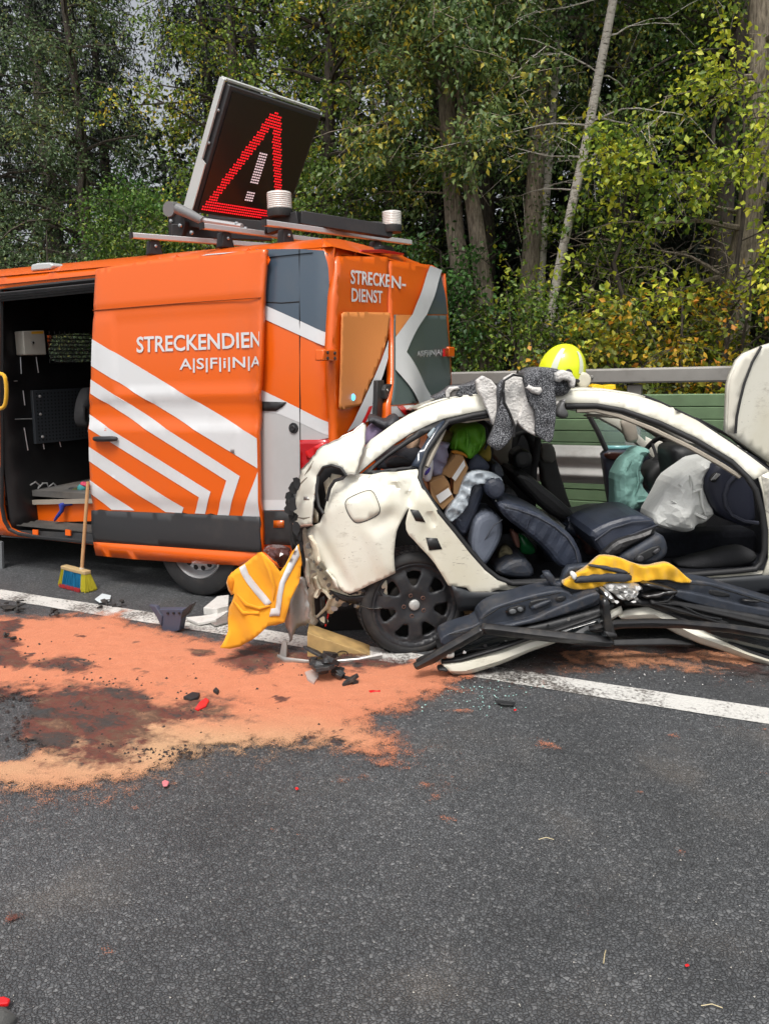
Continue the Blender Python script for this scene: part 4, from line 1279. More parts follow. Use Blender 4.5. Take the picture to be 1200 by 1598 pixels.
lettering('lettering', 'A|S|F|i|N|A|G', ROAD, c1((803, 577), (1243, 562), (803, 513), (1243, 498)), doort, VWHITE, DOOR, smax=ROAD.uv(404.5, 565, doort)[0], bold=.012)
# handle: recess and grip
mb = panel(MB(), ROAD, c1((440, 860), (448, 838), (470, 830), (490, 838), (500, 860), (510, 880), (480, 893), (455, 890)), doort, res=.02, off=-.002)
obj('handle_recess', mb, mat('orange_recess', (.62, .10, .008), .35), DOOR)
pts = [ROAD.W(*(lambda q: (q[0], doort(*q) - k, q[1]))(ROAD.uv(u, v, doort))) for (u, v), k in zip(c1((424, 868), (445, 868), (490, 868), (520, 867), (534, 869)), (.012, .035, .04, .035, .012))]
obj('handle', MB().tube(pts, [.016, .022, .022, .022, .015], n=8), BLKPL, DOOR, sub=1)
mb = MB().tube([ROAD.W(s, doort(s, z) - .003, z) for s, z in [ROAD.uv(u, v, doort) for u, v in ((146, 484.5), (280, 473.5), (408, 464.5))]], .0035, n=5)
obj('trim_line', mb, mat('orange_shadow_gap', (.30, .05, .004), .5), DOOR)

# ---- rear quarter
def qd(name, pts, m, off=-.0035, **k): return decal(name, pts, bodyt, m, VN, off=off, **k)
qd('slate_field', [(400, 389), (466, 388.5), (505, 391), (512, 396), (514, 440), (515, 521), (465, 499), (400, 470)], SLATE)
qd('white_stripe', [(400, 470), (465, 499), (515, 521), (516, 543), (465, 521.5), (400, 492)], VWHITE, off=-.005)
qd('silver_field', [(400, 639), (441, 646), (470, 660), (521, 682), (470, 691), (469, 781), (400, 781)], SILVER)
qd('white_stripe', [(400, 604), (447.6, 627), (520, 661), (521, 682), (470, 660), (436, 646), (400, 640)], VWHITE, off=-.005)
qd('white_band', [(400, 780), (469, 780), (469, 796), (400, 796)], VWHITE, off=-.004)
mb = panel(MB(), ROAD, [(400, 796), (462, 798), (470, 850), (400, 848)], bodyt, res=.05, off=-.025); obj('side_cladding', mb, BLKPL, VN, solid=.03)
mb = panel(MB(), ROAD, [(431, 811), (447, 811), (447, 822), (431, 822)], bodyt, res=.05, off=-.03); obj('side_reflector', mb, mat('amber_reflector', (.5, .10, .01), .2, coat=.5), VN, solid=.008)
mb = panel(MB(), ROAD, [(400, 626), (448, 627.5), (443, 634), (432, 641), (400, 641)], bodyt, res=.04, off=-.012); obj('door_rail_cover', mb, BLKPL, VN, solid=.015)
s_, z_ = ROAD.uv(459, 668, bodyt)
obj('filler_cap', MB().lathe([(0, .02), (.014, .022), (.02, .012), (.032, .012), (.036, 0)], ROAD.W(s_, bodyt(s_, z_), z_), (0, -1, 0), 20), BLKPL, VN)
for a in [((468, 389), (468.5, 500), (469, 640), (470, 796))]:
    mb = MB().tube([ROAD.W(s, bodyt(s, z) - .003, z) for s, z in [ROAD.uv(u, v, bodyt) for u, v in a]], .0045, n=5)
    obj('panel_gap', mb, DARK, VN)
mb = MB().tube([ROAD.W(s, bodyt(s, z) - .003, z) for s, z in [ROAD.uv(u, v, bodyt) for u, v in ((402, 471), (440, 473), (468, 471))]], .004, n=5); obj('panel_gap', mb, DARK, VN)
mb = panel(MB(), ROAD, [(472, 686), (518, 685), (519, 700), (500, 722), (474, 745)], bodyt, res=.03, off=-.03)
tl = obj('tail_light', mb, REDLAMP, VN, solid=.04)
mb = panel(MB(), ROAD, [(481, 704), (506, 690), (515, 690), (500, 708), (484, 716)], bodyt, res=.03, off=-.036); obj('light_reflector', mb, RED, tl, solid=.004)

# ---- rear doors
def ldoor(y, z): return 2.345 - .10 * sst(4.3, 5.0, y) * sst(2.1, 1.2, z) + .03 * sst(2.1, 2.3, z)
def rdoor(y, z): return 2.34 - .13 * sst(5.6, 4.9, y) * sst(2.15, 1.2, z) + .03 * sst(2.05, 2.3, z)
def rdec(name, pts, tf, m, par, off=-.004): return decal(name, pts, tf, m, par, off=off, fr=REAR)
mb = panel(MB(), REAR, c2((432, 118), (660, 120), (672, 128), (672, 260), (668, 380), (655, 520), (640, 620), (620, 700), (612, 790), (616, 1180), (612, 1500), (430, 1500), (425, 900), (412, 700), (408, 540), (422, 300)), ldoor, res=.04)
LD = obj('rear_door', mb, ORANGE, VN, solid=.05)
rdec('white_diagonal', c2((650, 505), (648, 590), (575, 800), (612, 795), (606, 858), (458, 930), (490, 878), (525, 805)), ldoor, VWHITE, LD, off=-.031)
mb = panel(MB(), REAR, c2((450, 376), (655, 378), (664, 384), (648, 500), (590, 660), (524, 808), (440, 826), (428, 818), (434, 620), (440, 384)), ldoor, res=.025, off=-.024)
obj('rear_window', mb, mat('orange_tinted_pane', (.70, .25, .07), .35, spec=.4), LD, solid=.006)
for k, a in enumerate((c2((575, 808), (560, 850), (540, 888), (524, 886), (543, 850), (558, 812)), c2((612, 802), (598, 850), (587, 872), (573, 870), (588, 830), (597, 804)))):
    rdec('red_slash', a, ldoor, RED, LD, off=-.034)
s_, z_ = REAR.uv(545, 620, ldoor)
obj('blue_reflection', MB().lathe([(0, .008), (.016, .006), (.022, 0)], REAR.W(s_, ldoor(s_, z_) - .030, z_), (1, 0, 0), 16), mat('blue_glint', (.1, .4, .9), .3, emit=(.08, .5, 1.0), es=2.2), LD)  # reflection of a blue light in the pane, added as a glowing disc
lettering('lettering', 'STRECKE', REAR, c2((489, 246), (669, 262), (489, 180), (669, 202)), ldoor, VWHITE, LD, off=-.008, bold=.02)
lettering('lettering', 'DIENST', REAR, c2((494, 328), (637, 336), (494, 264), (637, 278)), ldoor, VWHITE, LD, off=-.008, bold=.02)
mb = panel(MB(), REAR, c2((678, 140), (870, 158), (905, 180), (935, 350), (955, 560), (962, 720), (968, 1000), (970, 1330), (660, 1440), (668, 900), (670, 800), (690, 700), (690, 500), (672, 260)), rdoor, res=.04)
RD = obj('rear_door', mb, ORANGE, VN, solid=.05)
mb = panel(MB(), REAR, c2((692, 388), (930, 392), (946, 560), (952, 700), (940, 760), (870, 785), (676, 805), (690, 700), (690, 640)), rdoor, res=.04, off=-.010)
obj('rear_window', mb, mat('grey_green_pane', (.075, .105, .105), .3, spec=.35), RD, solid=.005)
rdec('tinted_corner', c2((691, 390), (768, 389), (692, 492)), rdoor, mat('orange_tinted_pane', (.70, .25, .07), .35, spec=.4), RD, off=-.019)
rdec('slate_corner', c2((906, 188), (938, 386), (834, 386)), rdoor, SLATE, RD, off=-.006)
rdec('white_chevron', c2((850, 162), (905, 183), (835, 386), (740, 560), (868, 780), (800, 800), (688, 640), (688, 492), (768, 386)), rdoor, VWHITE, RD, off=-.022)
for a in (c2((676, 812), (800, 800), (800, 850), (676, 862)),): rdec('white_band', a, rdoor, VWHITE, RD, off=-.009)
for a in (c2((700, 810), (728, 806), (765, 845), (738, 852)), c2((778, 800), (800, 798), (812, 820), (796, 826)), c2((676, 850), (690, 860), (676, 862))): rdec('red_slash', a, rdoor, RED, RD, off=-.013)
lettering('lettering', 'A|S|F|i|N|A|G', REAR, c2((786, 586), (918, 577), (786, 556), (918, 546)), rdoor, VWHITE, RD, off=-.028, bold=.006)
lettering('lettering', 'N-', REAR, c2((678, 264), (744, 271), (678, 208), (744, 214)), rdoor, VWHITE, RD, off=-.008, bold=.02)
for pts, tt, nm in ((c2((652, 735), (660, 712), (718, 702), (716, 770), (655, 778)), 2.235, 'door_latch'), (c2((620, 690), (650, 690), (655, 900), (612, 900)), 2.26, 'inner_post')):
    P = [REAR.P(u, v, tt) for u, v in pts]
    obj(nm, MB().prism(P, REAR.en * .06), BLKPL, VN, bev=.006)
for u, v in c2((662, 735), (680, 740), (700, 742), (704, 728)):
    obj('latch_screw', MB().lathe([(0, .01), (.009, .008), (.01, 0)], REAR.P(u, v, 2.236), (1, 0, 0), 8), CHROME, VN)
for pts, tt in ((c2((370, 548), (436, 548), (436, 602), (370, 600)), 2.31), (c2((948, 535), (976, 537), (974, 584), (946, 582)), 2.31)):
    P = [REAR.P(u, v, tt) for u, v in pts]
    h = obj('door_hinge', MB().prism(P, REAR.en * .06), ORANGE, VN, bev=.008)
    cx = sum(p[0] for p in pts) / 4; cy = sum(p[1] for p in pts) / 4
    for dx, dy in ((-5, -4), (6, -3), (-5, 5), (6, 5)):
        if tt and cx < 600: obj('hinge_bolt', MB().lathe([(0, .008), (.009, .006), (.01, 0)], REAR.P(cx + dx, cy + dy, tt - .002), (1, 0, 0), 8), BLKPL, h)
P = [REAR.P(u, v, 2.29) for u, v in c2((930, 545), (946, 543), (946, 578), (930, 580))]; obj('side_marker', MB().prism(P, REAR.en * .02), REDLAMP, VN)
# third brake light on the roof edge
P = [REAR.P(u, v, 2.40) for u, v in c2((545, 88), (640, 86), (700, 96), (742, 104), (742, 114), (640, 104), (545, 100))]
obj('high_brake_light', MB().prism(P, REAR.en * .05), REDLAMP, VN, bev=.004)
P = [REAR.P(u, v, 2.5) for u, v in c2((612, 92), (630, 76), (660, 66), (690, 72), (706, 100))]
obj('roof_camera', MB().prism(P, REAR.en * .12), BLKPL, VN, bev=.01)
# roof marker lamp
P = [ROAD.P(u, v, 4.24) for u, v in ((48, 423), (49, 413), (58, 410.5), (78, 409.5), (83, 414), (80, 420))]
obj('marker_lamp', MB().prism(P, Vector((0, .12, 0))), mat('pale_lens', (.5, .52, .52), .25, coat=.5), VN, bev=.01)

obj('mud_flap', MB().prism([ROAD.P(u, v, 4.16) for u, v in ((-14, 842), (3, 846), (5, 908), (-14, 908))], Vector((0, .02, 0))), mat('grey_flap', (.16, .165, .17), .6), VN)
# ---- wheels
def steel_wheel(x, y, par, r=.345):
    c = Vector((x, y, r)); ax = (0, -1, 0)
    w = obj('wheel', MB().lathe([(.215, 0), (.225, .02), (.30, .03), (.335, .012), (r, -.02), (r, -.19), (.33, -.215), (.22, -.2)], c, ax, 48), TYRE, par)
    obj('wheel_rim', MB().lathe([(.222, .012), (.212, .022), (.205, .008), (.19, -.02), (.175, -.045), (.165, -.02), (.12, -.005), (.085, -.012), (.07, .018), (.04, .022), (0, .022)], c, ax, 48), STEEL, w)
    for k in range(14):
        a = 2 * math.pi * k / 14
        p = c + Vector((math.cos(a) * .145, -(-.010), math.sin(a) * .145))
        obj('rim_slot', MB().lathe([(0, .008), (.015, .008), (.02, 0)], p + Vector((0, .0, 0)), ax, 10), DARK, w)
steel_wheel(WX, 4.15, VN)
steel_wheel(-7.2, 4.15, VN)
for x in (WX, -7.2):
    obj('wheel', MB().lathe([(0, .1), (.22, .1), (.33, .09), (.345, .05), (.345, -.1), (0, -.1)], (x, 5.95, .345), (0, 1, 0), 32), TYRE, VN)
# ---- roof rack
RK = [((-3.985, 4.27), (-3.46, 5.35), 2.505), ((-3.345, 4.235), (-2.95, 5.62), 2.50), ((-2.955, 4.375), (-2.53, 5.74), 2.50)]
for (a, b_, z) in RK:
    A, B = Vector((*a, z)), Vector((*b_, z))
    d = (B - A).normalized(); n_ = Vector((-d.y, d.x, 0))
    bar = obj('rack_bar', MB().prism([A + n_ * i + Vector((0, 0, j)) for i, j in ((-.02, -.018), (.02, -.018), (.02, .018), (-.02, .018))], B - A), ALU, VN, bev=.005)
    obj('bar_end_cap', MB().prism([A - d * .006 + n_ * i + Vector((0, 0, j)) for i, j in ((-.022, -.02), (.022, -.02), (.022, .02), (-.022, .02))], d * .012), BLKPL, bar)
    for f in (.14, .75):
        p = A.lerp(B, f)
        ft = obj('rack_foot', MB().prism([p + d * i + Vector((0, 0, j)) for i, j in ((-.05, -.12), (.06, -.12), (.035, -.02), (-.035, -.02))], n_ * .07), BLKPL, VN, bev=.01)
        obj('foot_bolt', MB().lathe([(0, .01), (.010, .008), (.012, 0)], p - n_ * .002 + Vector((0, 0, -.06)), tuple(-n_), 10), CHROME, ft)

# ================================================================== lit warning sign on the roof
W = [Vector(p) for p in ((-3.87, 4.818, 2.724), (-3.723, 5.806, 2.756), (-3.402, 4.723, 3.487), (-3.255, 5.712, 3.519))]
eu, ev = (W[1] - W[0]), (W[2] - W[0])
en_ = eu.cross(ev).normalized()          # outward, towards the rear of the van
def sgn(a, b_, d=0.0): return W[0] + eu * a + ev * b_ + en_ * d
SG = thing('warning_sign', 'black light-dot board with a red warning triangle tilted on the van roof', 'warning sign', (-3.75, 5.2, 2.6))
SCR = mat('sign_screen', (.018, .014, .014), .35, bump=.0004, bscale=500, coat=.1)
hsg = obj('housing', MB().prism([sgn(0, 0, -.002), sgn(1, 0, -.002), sgn(1, 1, -.002), sgn(0, 1, -.002)], en_ * -.085), mat('sign_housing', (.045, .045, .048), .5), SG, bev=.006)
scr = obj('screen', MB().prism([sgn(.03, .03), sgn(.97, .03), sgn(.97, .965), sgn(.03, .965)], en_ * .008), SCR, SG)
EDGE = mat('sign_edge_trim', (.62, .64, .62), .4, metal=.3, dirt=.15)
for a, b_ in (((-.012, -.02), (-.012, 1.02)), ((-.012, 1.012), (1.012, 1.012))):
    A, B = sgn(*a, -.09), sgn(*b_, -.09)
    k = (sgn(-.014, 1.014) - sgn(0, 1)).normalized()
    n2 = -eu.normalized() if a[0] == b_[0] else ev.normalized()
    obj('edge_trim', MB().prism([A + n2 * .0, A + n2 * .016, A + n2 * .016 + en_ * .05, A + en_ * .05], B - A), EDGE, SG, bev=.002)
obj('edge_trim', MB().prism([sgn(-.018, 0, -.055), sgn(-.018, .42, -.055), sgn(-.018, .40, .004), sgn(-.018, -.01, .004)], -eu.normalized() * .01), EDGE, SG)
for b_ in (.15, .35, .55, .8):
    obj('housing_screw', MB().lathe([(0, .008), (.010, .006), (.012, 0)], sgn(-.012, b_, -.03), tuple(-eu.normalized()), 8), CHROME, hsg)
LEDR = mat('red_led', (.5, .01, .02), .4, emit=(1.0, .012, .02), es=0.9)
LEDW = mat('white_led', (.6, .5, .5), .4, emit=(1.0, .74, .78), es=0.5)
tri_o = [(.02, .005), (.98, .005), (.56, .93), (.50, .955), (.44, .93)]
tri_i = [(.145, .085), (.855, .085), (.50, .825)]
def leds(name, m, test):
    mb = MB(); N_ = 42
    for j in range(N_):
        for i in range(N_):
            a, b_ = (i + .5) / N_, (j + .5) / N_
            if not test(a, b_): continue
            hw, hh = .0074, .0060
            A = .03 + .94 * a; B = .03 + .935 * b_
            q = [sgn(A - hw, B - hh, .0085), sgn(A + hw, B - hh, .0085), sgn(A + hw, B + hh, .0085), sgn(A - hw, B + hh, .0085)]
            t2_ = [p + en_ * .004 + (sgn(A, B, .0085) - p) * .35 for p in q]
            mb.add(q + t2_, [(4, 5, 6, 7), (0, 1, 5, 4), (1, 2, 6, 5), (2, 3, 7, 6), (3, 0, 4, 7)])
    o = obj(name, mb, m, scr, smooth=0); o['kind'] = 'stuff'
def inp(a, b_, poly): return bool(inside(np.array([[a, b_]]), poly)[0])
leds('red_light_dots', LEDR, lambda a, b_: inp(a, b_, tri_o) and not inp(a, b_, tri_i))
leds('white_light_dots', LEDW, lambda a, b_: abs(a - .5) < .045 and (.32 < b_ < .60 or .15 < b_ < .235))
# carrier frame: two dark beams from the sign foot back over the roof, with actuator and hinge
BEAM = mat('dark_beam', (.018, .019, .021), .5, dirt=.12)
def beam(name, pts, w, h, m, par):
    mb = MB()
    pts = [Vector(p) for p in pts]
    for A, B in zip(pts, pts[1:]):
        d = (B - A).normalized(); n_ = Vector((-d.y, d.x, 0)).normalized(); up = d.cross(n_)
        mb.prism([A + n_ * i * w + up * j * h for i, j in ((-.5, -.5), (.5, -.5), (.5, .5), (-.5, .5))], B - A)
    return obj(name, mb, m, par, bev=.004)
def rz(u, v, z): return ground(u, v, z)
beam('carrier_beam', [rz(268, 360, 2.60), rz(420, 366, 2.60) + Vector((0, .02, 0))], .05, .09, BEAM, SG)
beam('carrier_beam', [ROAD.P(292, 345, 4.85), ROAD.P(420, 356, 4.75), ROAD.P(468, 340, 4.75), ROAD.P(610, 362, 5.25)], .07, .085, BEAM, SG)
beam('carrier_beam', [ROAD.P(330, 340, 5.6), ROAD.P(470, 350, 5.5), ROAD.P(600, 356, 5.6)], .07, .08, BEAM, SG)
obj('hinge_knuckle', MB().lathe([(0, -.06), (.055, -.06), (.06, 0), (.055, .06), (0, .06)], ROAD.P(272, 328, 4.8), (0, 1, 0), 16), mat('grey_casting', (.22, .22, .22), .5, metal=.5), SG)
obj('hinge_bracket', MB().prism([ROAD.P(u, v, 4.76) for u, v in ((262, 335), (282, 325), (290, 345), (284, 372), (264, 372))], Vector((0, .12, 0))), BEAM, SG, bev=.006)
obj('actuator', MB().tube([ROAD.P(278, 326, 4.72), ROAD.P(296, 334, 4.70), ROAD.P(318, 345, 4.66)], [.04, .036, .03], n=10), mat('grey_casting', (.22, .22, .22), .5), SG)
obj('actuator_rod', MB().tube([ROAD.P(314, 343, 4.67), ROAD.P(378, 353, 4.62)], .018, n=8), ALU, SG)
for u, v in ((282, 352), (300, 363), (268, 345), (370, 349), (384, 357)):
    obj('bracket_bolt', MB().lathe([(0, .012), (.013, .010), (.016, 0)], ROAD.P(u, v, 4.62 if u > 360 else 4.75), (0, -1, 0), 10), CHROME, SG)
# beacons
def beacon(u, v0, v1, v2, wpx, t, lb):
    p = ROAD.P(u, v2, t); sc = (ROAD.P(u + 10, v2, t) - p).length / 10 * .93
    H = lambda v: ROAD.at(u, v, t)[1] - p.z
    b = thing('beacon_lamp', lb, 'beacon', p, 'beacons on the van roof')
    r = wpx / 2 * sc
    obj('base', MB().lathe([(0, 0), (r * .96, 0), (r * 1.03, H(v1) * .5), (r * 1.0, H(v1)), (0, H(v1))], p, (0, 0, 1), 28), BLKPL, b)
    h0, h1 = H(v1), H(v0)
    prof = [(r * .95, h0)]
    for k in range(8):
        a = h0 + (h1 - h0) * (k + .2) / 8.6
        prof += [(r * .955, a), (r * .985, a + (h1 - h0) * .04), (r * .955, a + (h1 - h0) * .075)]
    prof += [(r * .93, h1 * .985), (r * .84, h1), (0, h1 * 1.01)]
    obj('lens', MB().lathe(prof, p, (0, 0, 1), 28), mat('frosted_lens', (.66, .64, .60), .3, coat=.4), b)
beacon(437.5, 300, 327, 339, 36, 4.72, 'larger white-lensed beacon in front of the sign foot')
beacon(612, 330, 352, 363, 30, 5.25, 'smaller white-lensed beacon at the rear end of the roof')

# ================================================================== wrecked car
CR = thing('wrecked_car', 'cream white saloon car with crushed rear, open side and airbags hanging out', 'car', CAR.W(1.0, .85, 0), rz=CA)
FOLDS = [(*CAR.at(a, b_, 0.0), *CAR.at(c_, d_, 0.0), am, w) for (a, b_), (c_, d_), am, w in [
    (*c4((745, 470), (770, 590)), .026, .04), (*c4((640, 425), (790, 420)), .028, .035), (*c4((560, 450), (700, 500)), .018, .03), (*c4((690, 440), (760, 520)), -.020, .03), (*c4((580, 430), (620, 500)), -.016, .03), (*c4((800, 440), (770, 560)), .018, .03), (*c4((880, 640), (905, 700)), .018, .03), (*c4((560, 700), (650, 950)), -.016, .07), (*c4((560, 720), (690, 640)), .014, .06),
    (*c4((440, 440), (330, 600)), .018, .05), (*c4((260, 760), (420, 1030)), .020, .05), (*c4((300, 260), (470, 400)), .022, .05), (*c4((190, 400), (270, 460)), .016, .04),
    (*c4((420, 210), (500, 330)), -.018, .05), (*c4((150, 600), (235, 560)), .016, .04), (*c4((700, 430), (620, 620)), -.012, .06), (*c4((850, 720), (900, 900)), .008, .05)]]
def ct(s, z):
    t = .30 * max(0, (z - .86) / .55) ** 1.2 + .05 * sst(.38, .2, z)
    if s < -.30: t += .24 * min(1.3, (-.30 - s) / .3) ** 2
    if s < .42 and z < 1.12:
        k = sst(.40, .15, s) * sst(1.12, .98, z)
        t -= k * .045 * math.exp(-((s + .16) ** 2 / .05 + (z - .62) ** 2 / .10))      # the flank bellies out
        t += k * .014 * noise.noise(Vector((s * 2.6, z * 2.2, 1.7)))
        for x0, z0, x1, z1, am, w in FOLDS:
            ex, ez = x1 - x0, z1 - z0; L_ = math.hypot(ex, ez)
            u = ((s - x0) * ex + (z - z0) * ez) / (L_ * L_)
            if -.25 < u < 1.25:
                d = abs((s - x0) * -ez + (z - z0) * ex) / L_
                t += k * am * max(0, 1 - d / w) * sst(-.25, .15, u) * sst(1.25, .85, u)
    return t
def cpan(name, pts, m, par=CR, tf=ct, off=0.0, res=.035, solid=.0, holes=(), **k):
    return obj(name, panel(MB(), CAR, pts, tf, holes=holes, res=res, off=off), m, par, solid=solid, **k)
def cpil(name, pts, t0, t1, m, par=CR, smooth=180, **k):
    return obj(name, pillow(MB(), CAR, pts, t0, t1, **k), m, par, smooth=smooth)
def ctube(name, pts, t, r, m, par=CR, n=6, sub=0, flat=1.0):
    ts = t if hasattr(t, '__len__') else [t] * len(pts)
    return obj(name, MB().tube([CAR.P(u, v, k) for (u, v), k in zip(pts, ts)], r, n=n, flat=flat), m, par, sub=sub, smooth=60)
def csurf(pts, tf=ct, off=0.0):
    return [(lambda q: CAR.W(q[0], tf(*q) + off, q[1]))(CAR.uv(u, v, tf)) for u, v in pts]

# ---- rear quarter
Q = c4((430, 430), (470, 418), (560, 425), (620, 412), (700, 410), (770, 400), (812, 396)) + \
    [(652, 733), (653.5, 744), (657.7, 758), (684.7, 798), (713, 832), (735.7, 860), (758, 888.7), (775, 900), (786.7, 905), (792, 914), (760, 926)] + \
    c4((1110, 1078), (1085, 1048), (1000, 1040), (985, 1035), (965, 1000), (940, 960), (915, 920), (870, 865), (835, 830), (800, 790), (770, 760), (755, 730), (752, 690), (760, 650),
       (772, 605), (762, 618), (742, 655), (718, 700), (702, 740), (694, 790), (688, 860), (690, 920), (695, 968), (640, 995), (560, 1030), (500, 1060), (445, 1082), (410, 1070),
       (380, 1040), (340, 985), (290, 915), (250, 860), (222, 800), (208, 760), (213, 725), (245, 705), (280, 690), (300, 640), (318, 570), (330, 520), (340, 480), (375, 455))
QP = cpan('quarter_panel', Q, CREAM, solid=.004, res=.018, smooth=26)
fl = smooth_poly(c4((416, 580), (440, 552), (545, 508), (578, 522), (604, 585), (613, 628), (590, 656), (500, 694), (465, 686), (430, 632)), 2)
cpan('fuel_flap', fl, CREAM, QP, off=-.0025, solid=.002, res=.03, smooth=30)
obj('flap_gap', MB().tube(csurf(fl + fl[:1], off=-.001), .0028, n=5, cap=False), DARK, QP)
TAPE = mat('black_tape', (.02, .02, .02), .45, bump=.002, bscale=30)
cpan('tape_patch', c4((774, 616), (822, 622), (860, 688), (806, 680)), TAPE, QP, off=-.003, solid=.002)
cpan('tape_patch', c4((862, 772), (925, 776), (952, 836), (880, 842)), TAPE, QP, off=-.003, solid=.002)
# seams where the skin is folded at the shoulder
# torn tail fin
FIN0 = c4((520, 145), (480, 175), (440, 200), (360, 240), (290, 270), (230, 340), (180, 400), (160, 480), (140, 600), (132, 695), (160, 712), (235, 700), (242, 640), (250, 540), (265, 450), (285, 392), (330, 372), (375, 372),
         (410, 392), (428, 425), (470, 424), (492, 370), (510, 310), (524, 260), (530, 200), (528, 150))
FIN = jag(FIN0, 1.0, 5, 4)
def fint(s, z): return ct(s, z) - .035 - .03 * sst(.85, 1.15, z) + .02 * noise.noise(Vector((s * 6, z * 5, 4)))
cpan('tail_fin', FIN, CREAM, tf=fint, solid=.004, res=.018, smooth=26)
obj('torn_edge', MB().tube(csurf(c4((132, 695), (160, 714), (195, 705), (238, 702)), fint, -.006), [.006, .01, .007, .006], n=5), mat('torn_primer', (.36, .22, .17), .7, var=.4, vscale=60), CR)
obj('lamp_seal', MB().tube(csurf(c4((300, 640), (275, 600), (262, 520), (272, 430), (300, 385), (345, 374), (395, 390), (425, 430), (405, 445), (360, 460), (335, 500), (318, 570)), fint, -.003), .009, n=6), RUB, CR)
obj('bare_edge', MB().tube(csurf(FIN + FIN[:1], fint, -.001), .0032, n=4, cap=False), BARE, CR)
cpan('inner_structure', c4((115, 520), (170, 440), (290, 375), (430, 380), (450, 500), (330, 760), (280, 900), (190, 820), (140, 700)), DARK, tf=lambda s, z: ct(s, z) + .10, res=.05)
for pts, o_ in ((c4((345, 420), (400, 430), (380, 470), (350, 520), (330, 600), (310, 560)), .05), (c4((240, 600), (268, 640), (272, 690), (245, 690)), .03), (c4((300, 470), (330, 440), (345, 470), (320, 560)), .07)):
    cpan('inner_bracket', pts, CREAM_IN, tf=lambda s, z: ct(s, z) + o_, res=.03, solid=.005)
cpan('lower_bracket', c4((190, 545), (215, 545), (220, 562), (192, 564)), BARE, tf=fint, off=-.006, solid=.004)
# black clips and trim torn off at the tail
r2 = random.Random(3)
def shard(name, fr, u, v, t, sz, m, par=None, n=7, thick=.006, rnd=r2, asp=1.0):
    c = fr.at(u, v, t)
    a0 = rnd.uniform(0, 6.28)
    pts = [(c[0] + math.cos(a0 + 2 * math.pi * k / n) * sz * rnd.uniform(.45, 1.1), c[1] + math.sin(a0 + 2 * math.pi * k / n) * sz * asp * rnd.uniform(.45, 1.1)) for k in range(n)]
    tl = rnd.uniform(-.6, .6)
    mb = panel(MB(), fr, pts, lambda s, z: t + (s - c[0]) * tl, res=sz, local=True)
    return obj(name, mb, m, par, solid=thick, smooth=0)
for k, (u, v) in enumerate(c4((150, 470), (140, 500), (118, 545), (130, 590), (112, 620), (128, 660), (150, 720), (158, 760), (168, 820))):
    shard('trim_clip', CAR, u, v, .12 + .02 * (k % 3), .030, BLKPL, CR, asp=1.4)
cpan('bumper_bracket', c4((100, 525), (140, 535), (165, 470), (150, 700), (175, 800), (130, 860), (105, 640)), BLKPL, tf=.26, res=.05, solid=.02)
# lower tail: folded panel round the towing opening
LT = c4((190, 715), (213, 740), (250, 862), (292, 918), (342, 988), (385, 1045), (415, 1075), (445, 1090), (560, 1050), (640, 1015), (655, 1060), (650, 1140), (600, 1142), (470, 1130), (400, 1150), (345, 1185), (290, 1215), (250, 1250), (222, 1255), (214, 1150), (212, 1000), (196, 890), (184, 780))
LT = jag(LT, 2.0, 6, 5)
hole = c4((240, 1085), (290, 1055), (318, 1075), (338, 1105), (320, 1150), (270, 1205), (245, 1200))
def ltt(s, z): return ct(s, z) + .05 + .02 * noise.noise(Vector((s * 9, z * 9, 1)))
cpan('tail_panel', LT, CREAM_IN, tf=ltt, holes=[hole], solid=.01, res=.022)
cpan('cavity', c4((225, 1050), (340, 1050), (345, 1210), (230, 1215)), mat('rust_dark', (.045, .02, .014), .8, var=.4), tf=lambda s, z: ltt(s, z) + .08, res=.06)
obj('opening_lip', MB().tube(csurf(hole + hole[:1], ltt, -.008), .011, n=6), CREAM_IN, CR)
for pts in (c4((330, 1058), (440, 1098), (520, 1090), (600, 1062), (625, 1090), (620, 1132), (440, 1128), (370, 1098)), c4((280, 1100), (300, 1090), (305, 1150), (318, 1240), (290, 1250), (262, 1210), (285, 1160))):
    cpan('plastic_rail', pts, BLKPL, tf=ltt, off=-.02, solid=.012, res=.03)
for k in range(16):
    u, v = c4((340 + k * 18, 1080 + 22 * math.sin(k * .5) + (k % 3) * 8))[0]
    shard('rail_rib', CAR, u, v, ltt(*CAR.at(u, v, .1)) - .035, .018, BLKPL, CR, n=5, asp=.7)
for k, (u, v) in enumerate(c4((225, 870), (250, 905), (285, 950), (310, 1000), (330, 1035), (270, 935))):
    shard('clip', CAR, u, v, ltt(*CAR.at(u, v, .1)) - .02, .014, mat('grey_clip', (.18, .17, .15), .6), CR, n=5)
TORN = c4((165, 985), (205, 1000), (214, 1100), (225, 1240), (200, 1262), (185, 1255), (150, 1272), (130, 1310), (118, 1352), (102, 1290), (90, 1240), (108, 1150), (128, 1060))
TORN = jag(TORN, 1.6, 5, 6)
cpan('torn_plate', TORN, BARE, tf=lambda s, z: .10 + .03 * math.sin(s * 40) + .02 * noise.noise(Vector((s * 9, z * 6, 2))), solid=.004, res=.022)
cpan('red_scrap', c4((160, 800), (180, 806), (178, 830), (162, 828)), RED, tf=.2, res=.02, solid=.004)
obj('wire_bundle', MB().tube(csurf(c4((165, 720), (172, 800), (190, 900), (205, 990)), lambda s, z: .2), .014, n=6), BLKPL, CR)

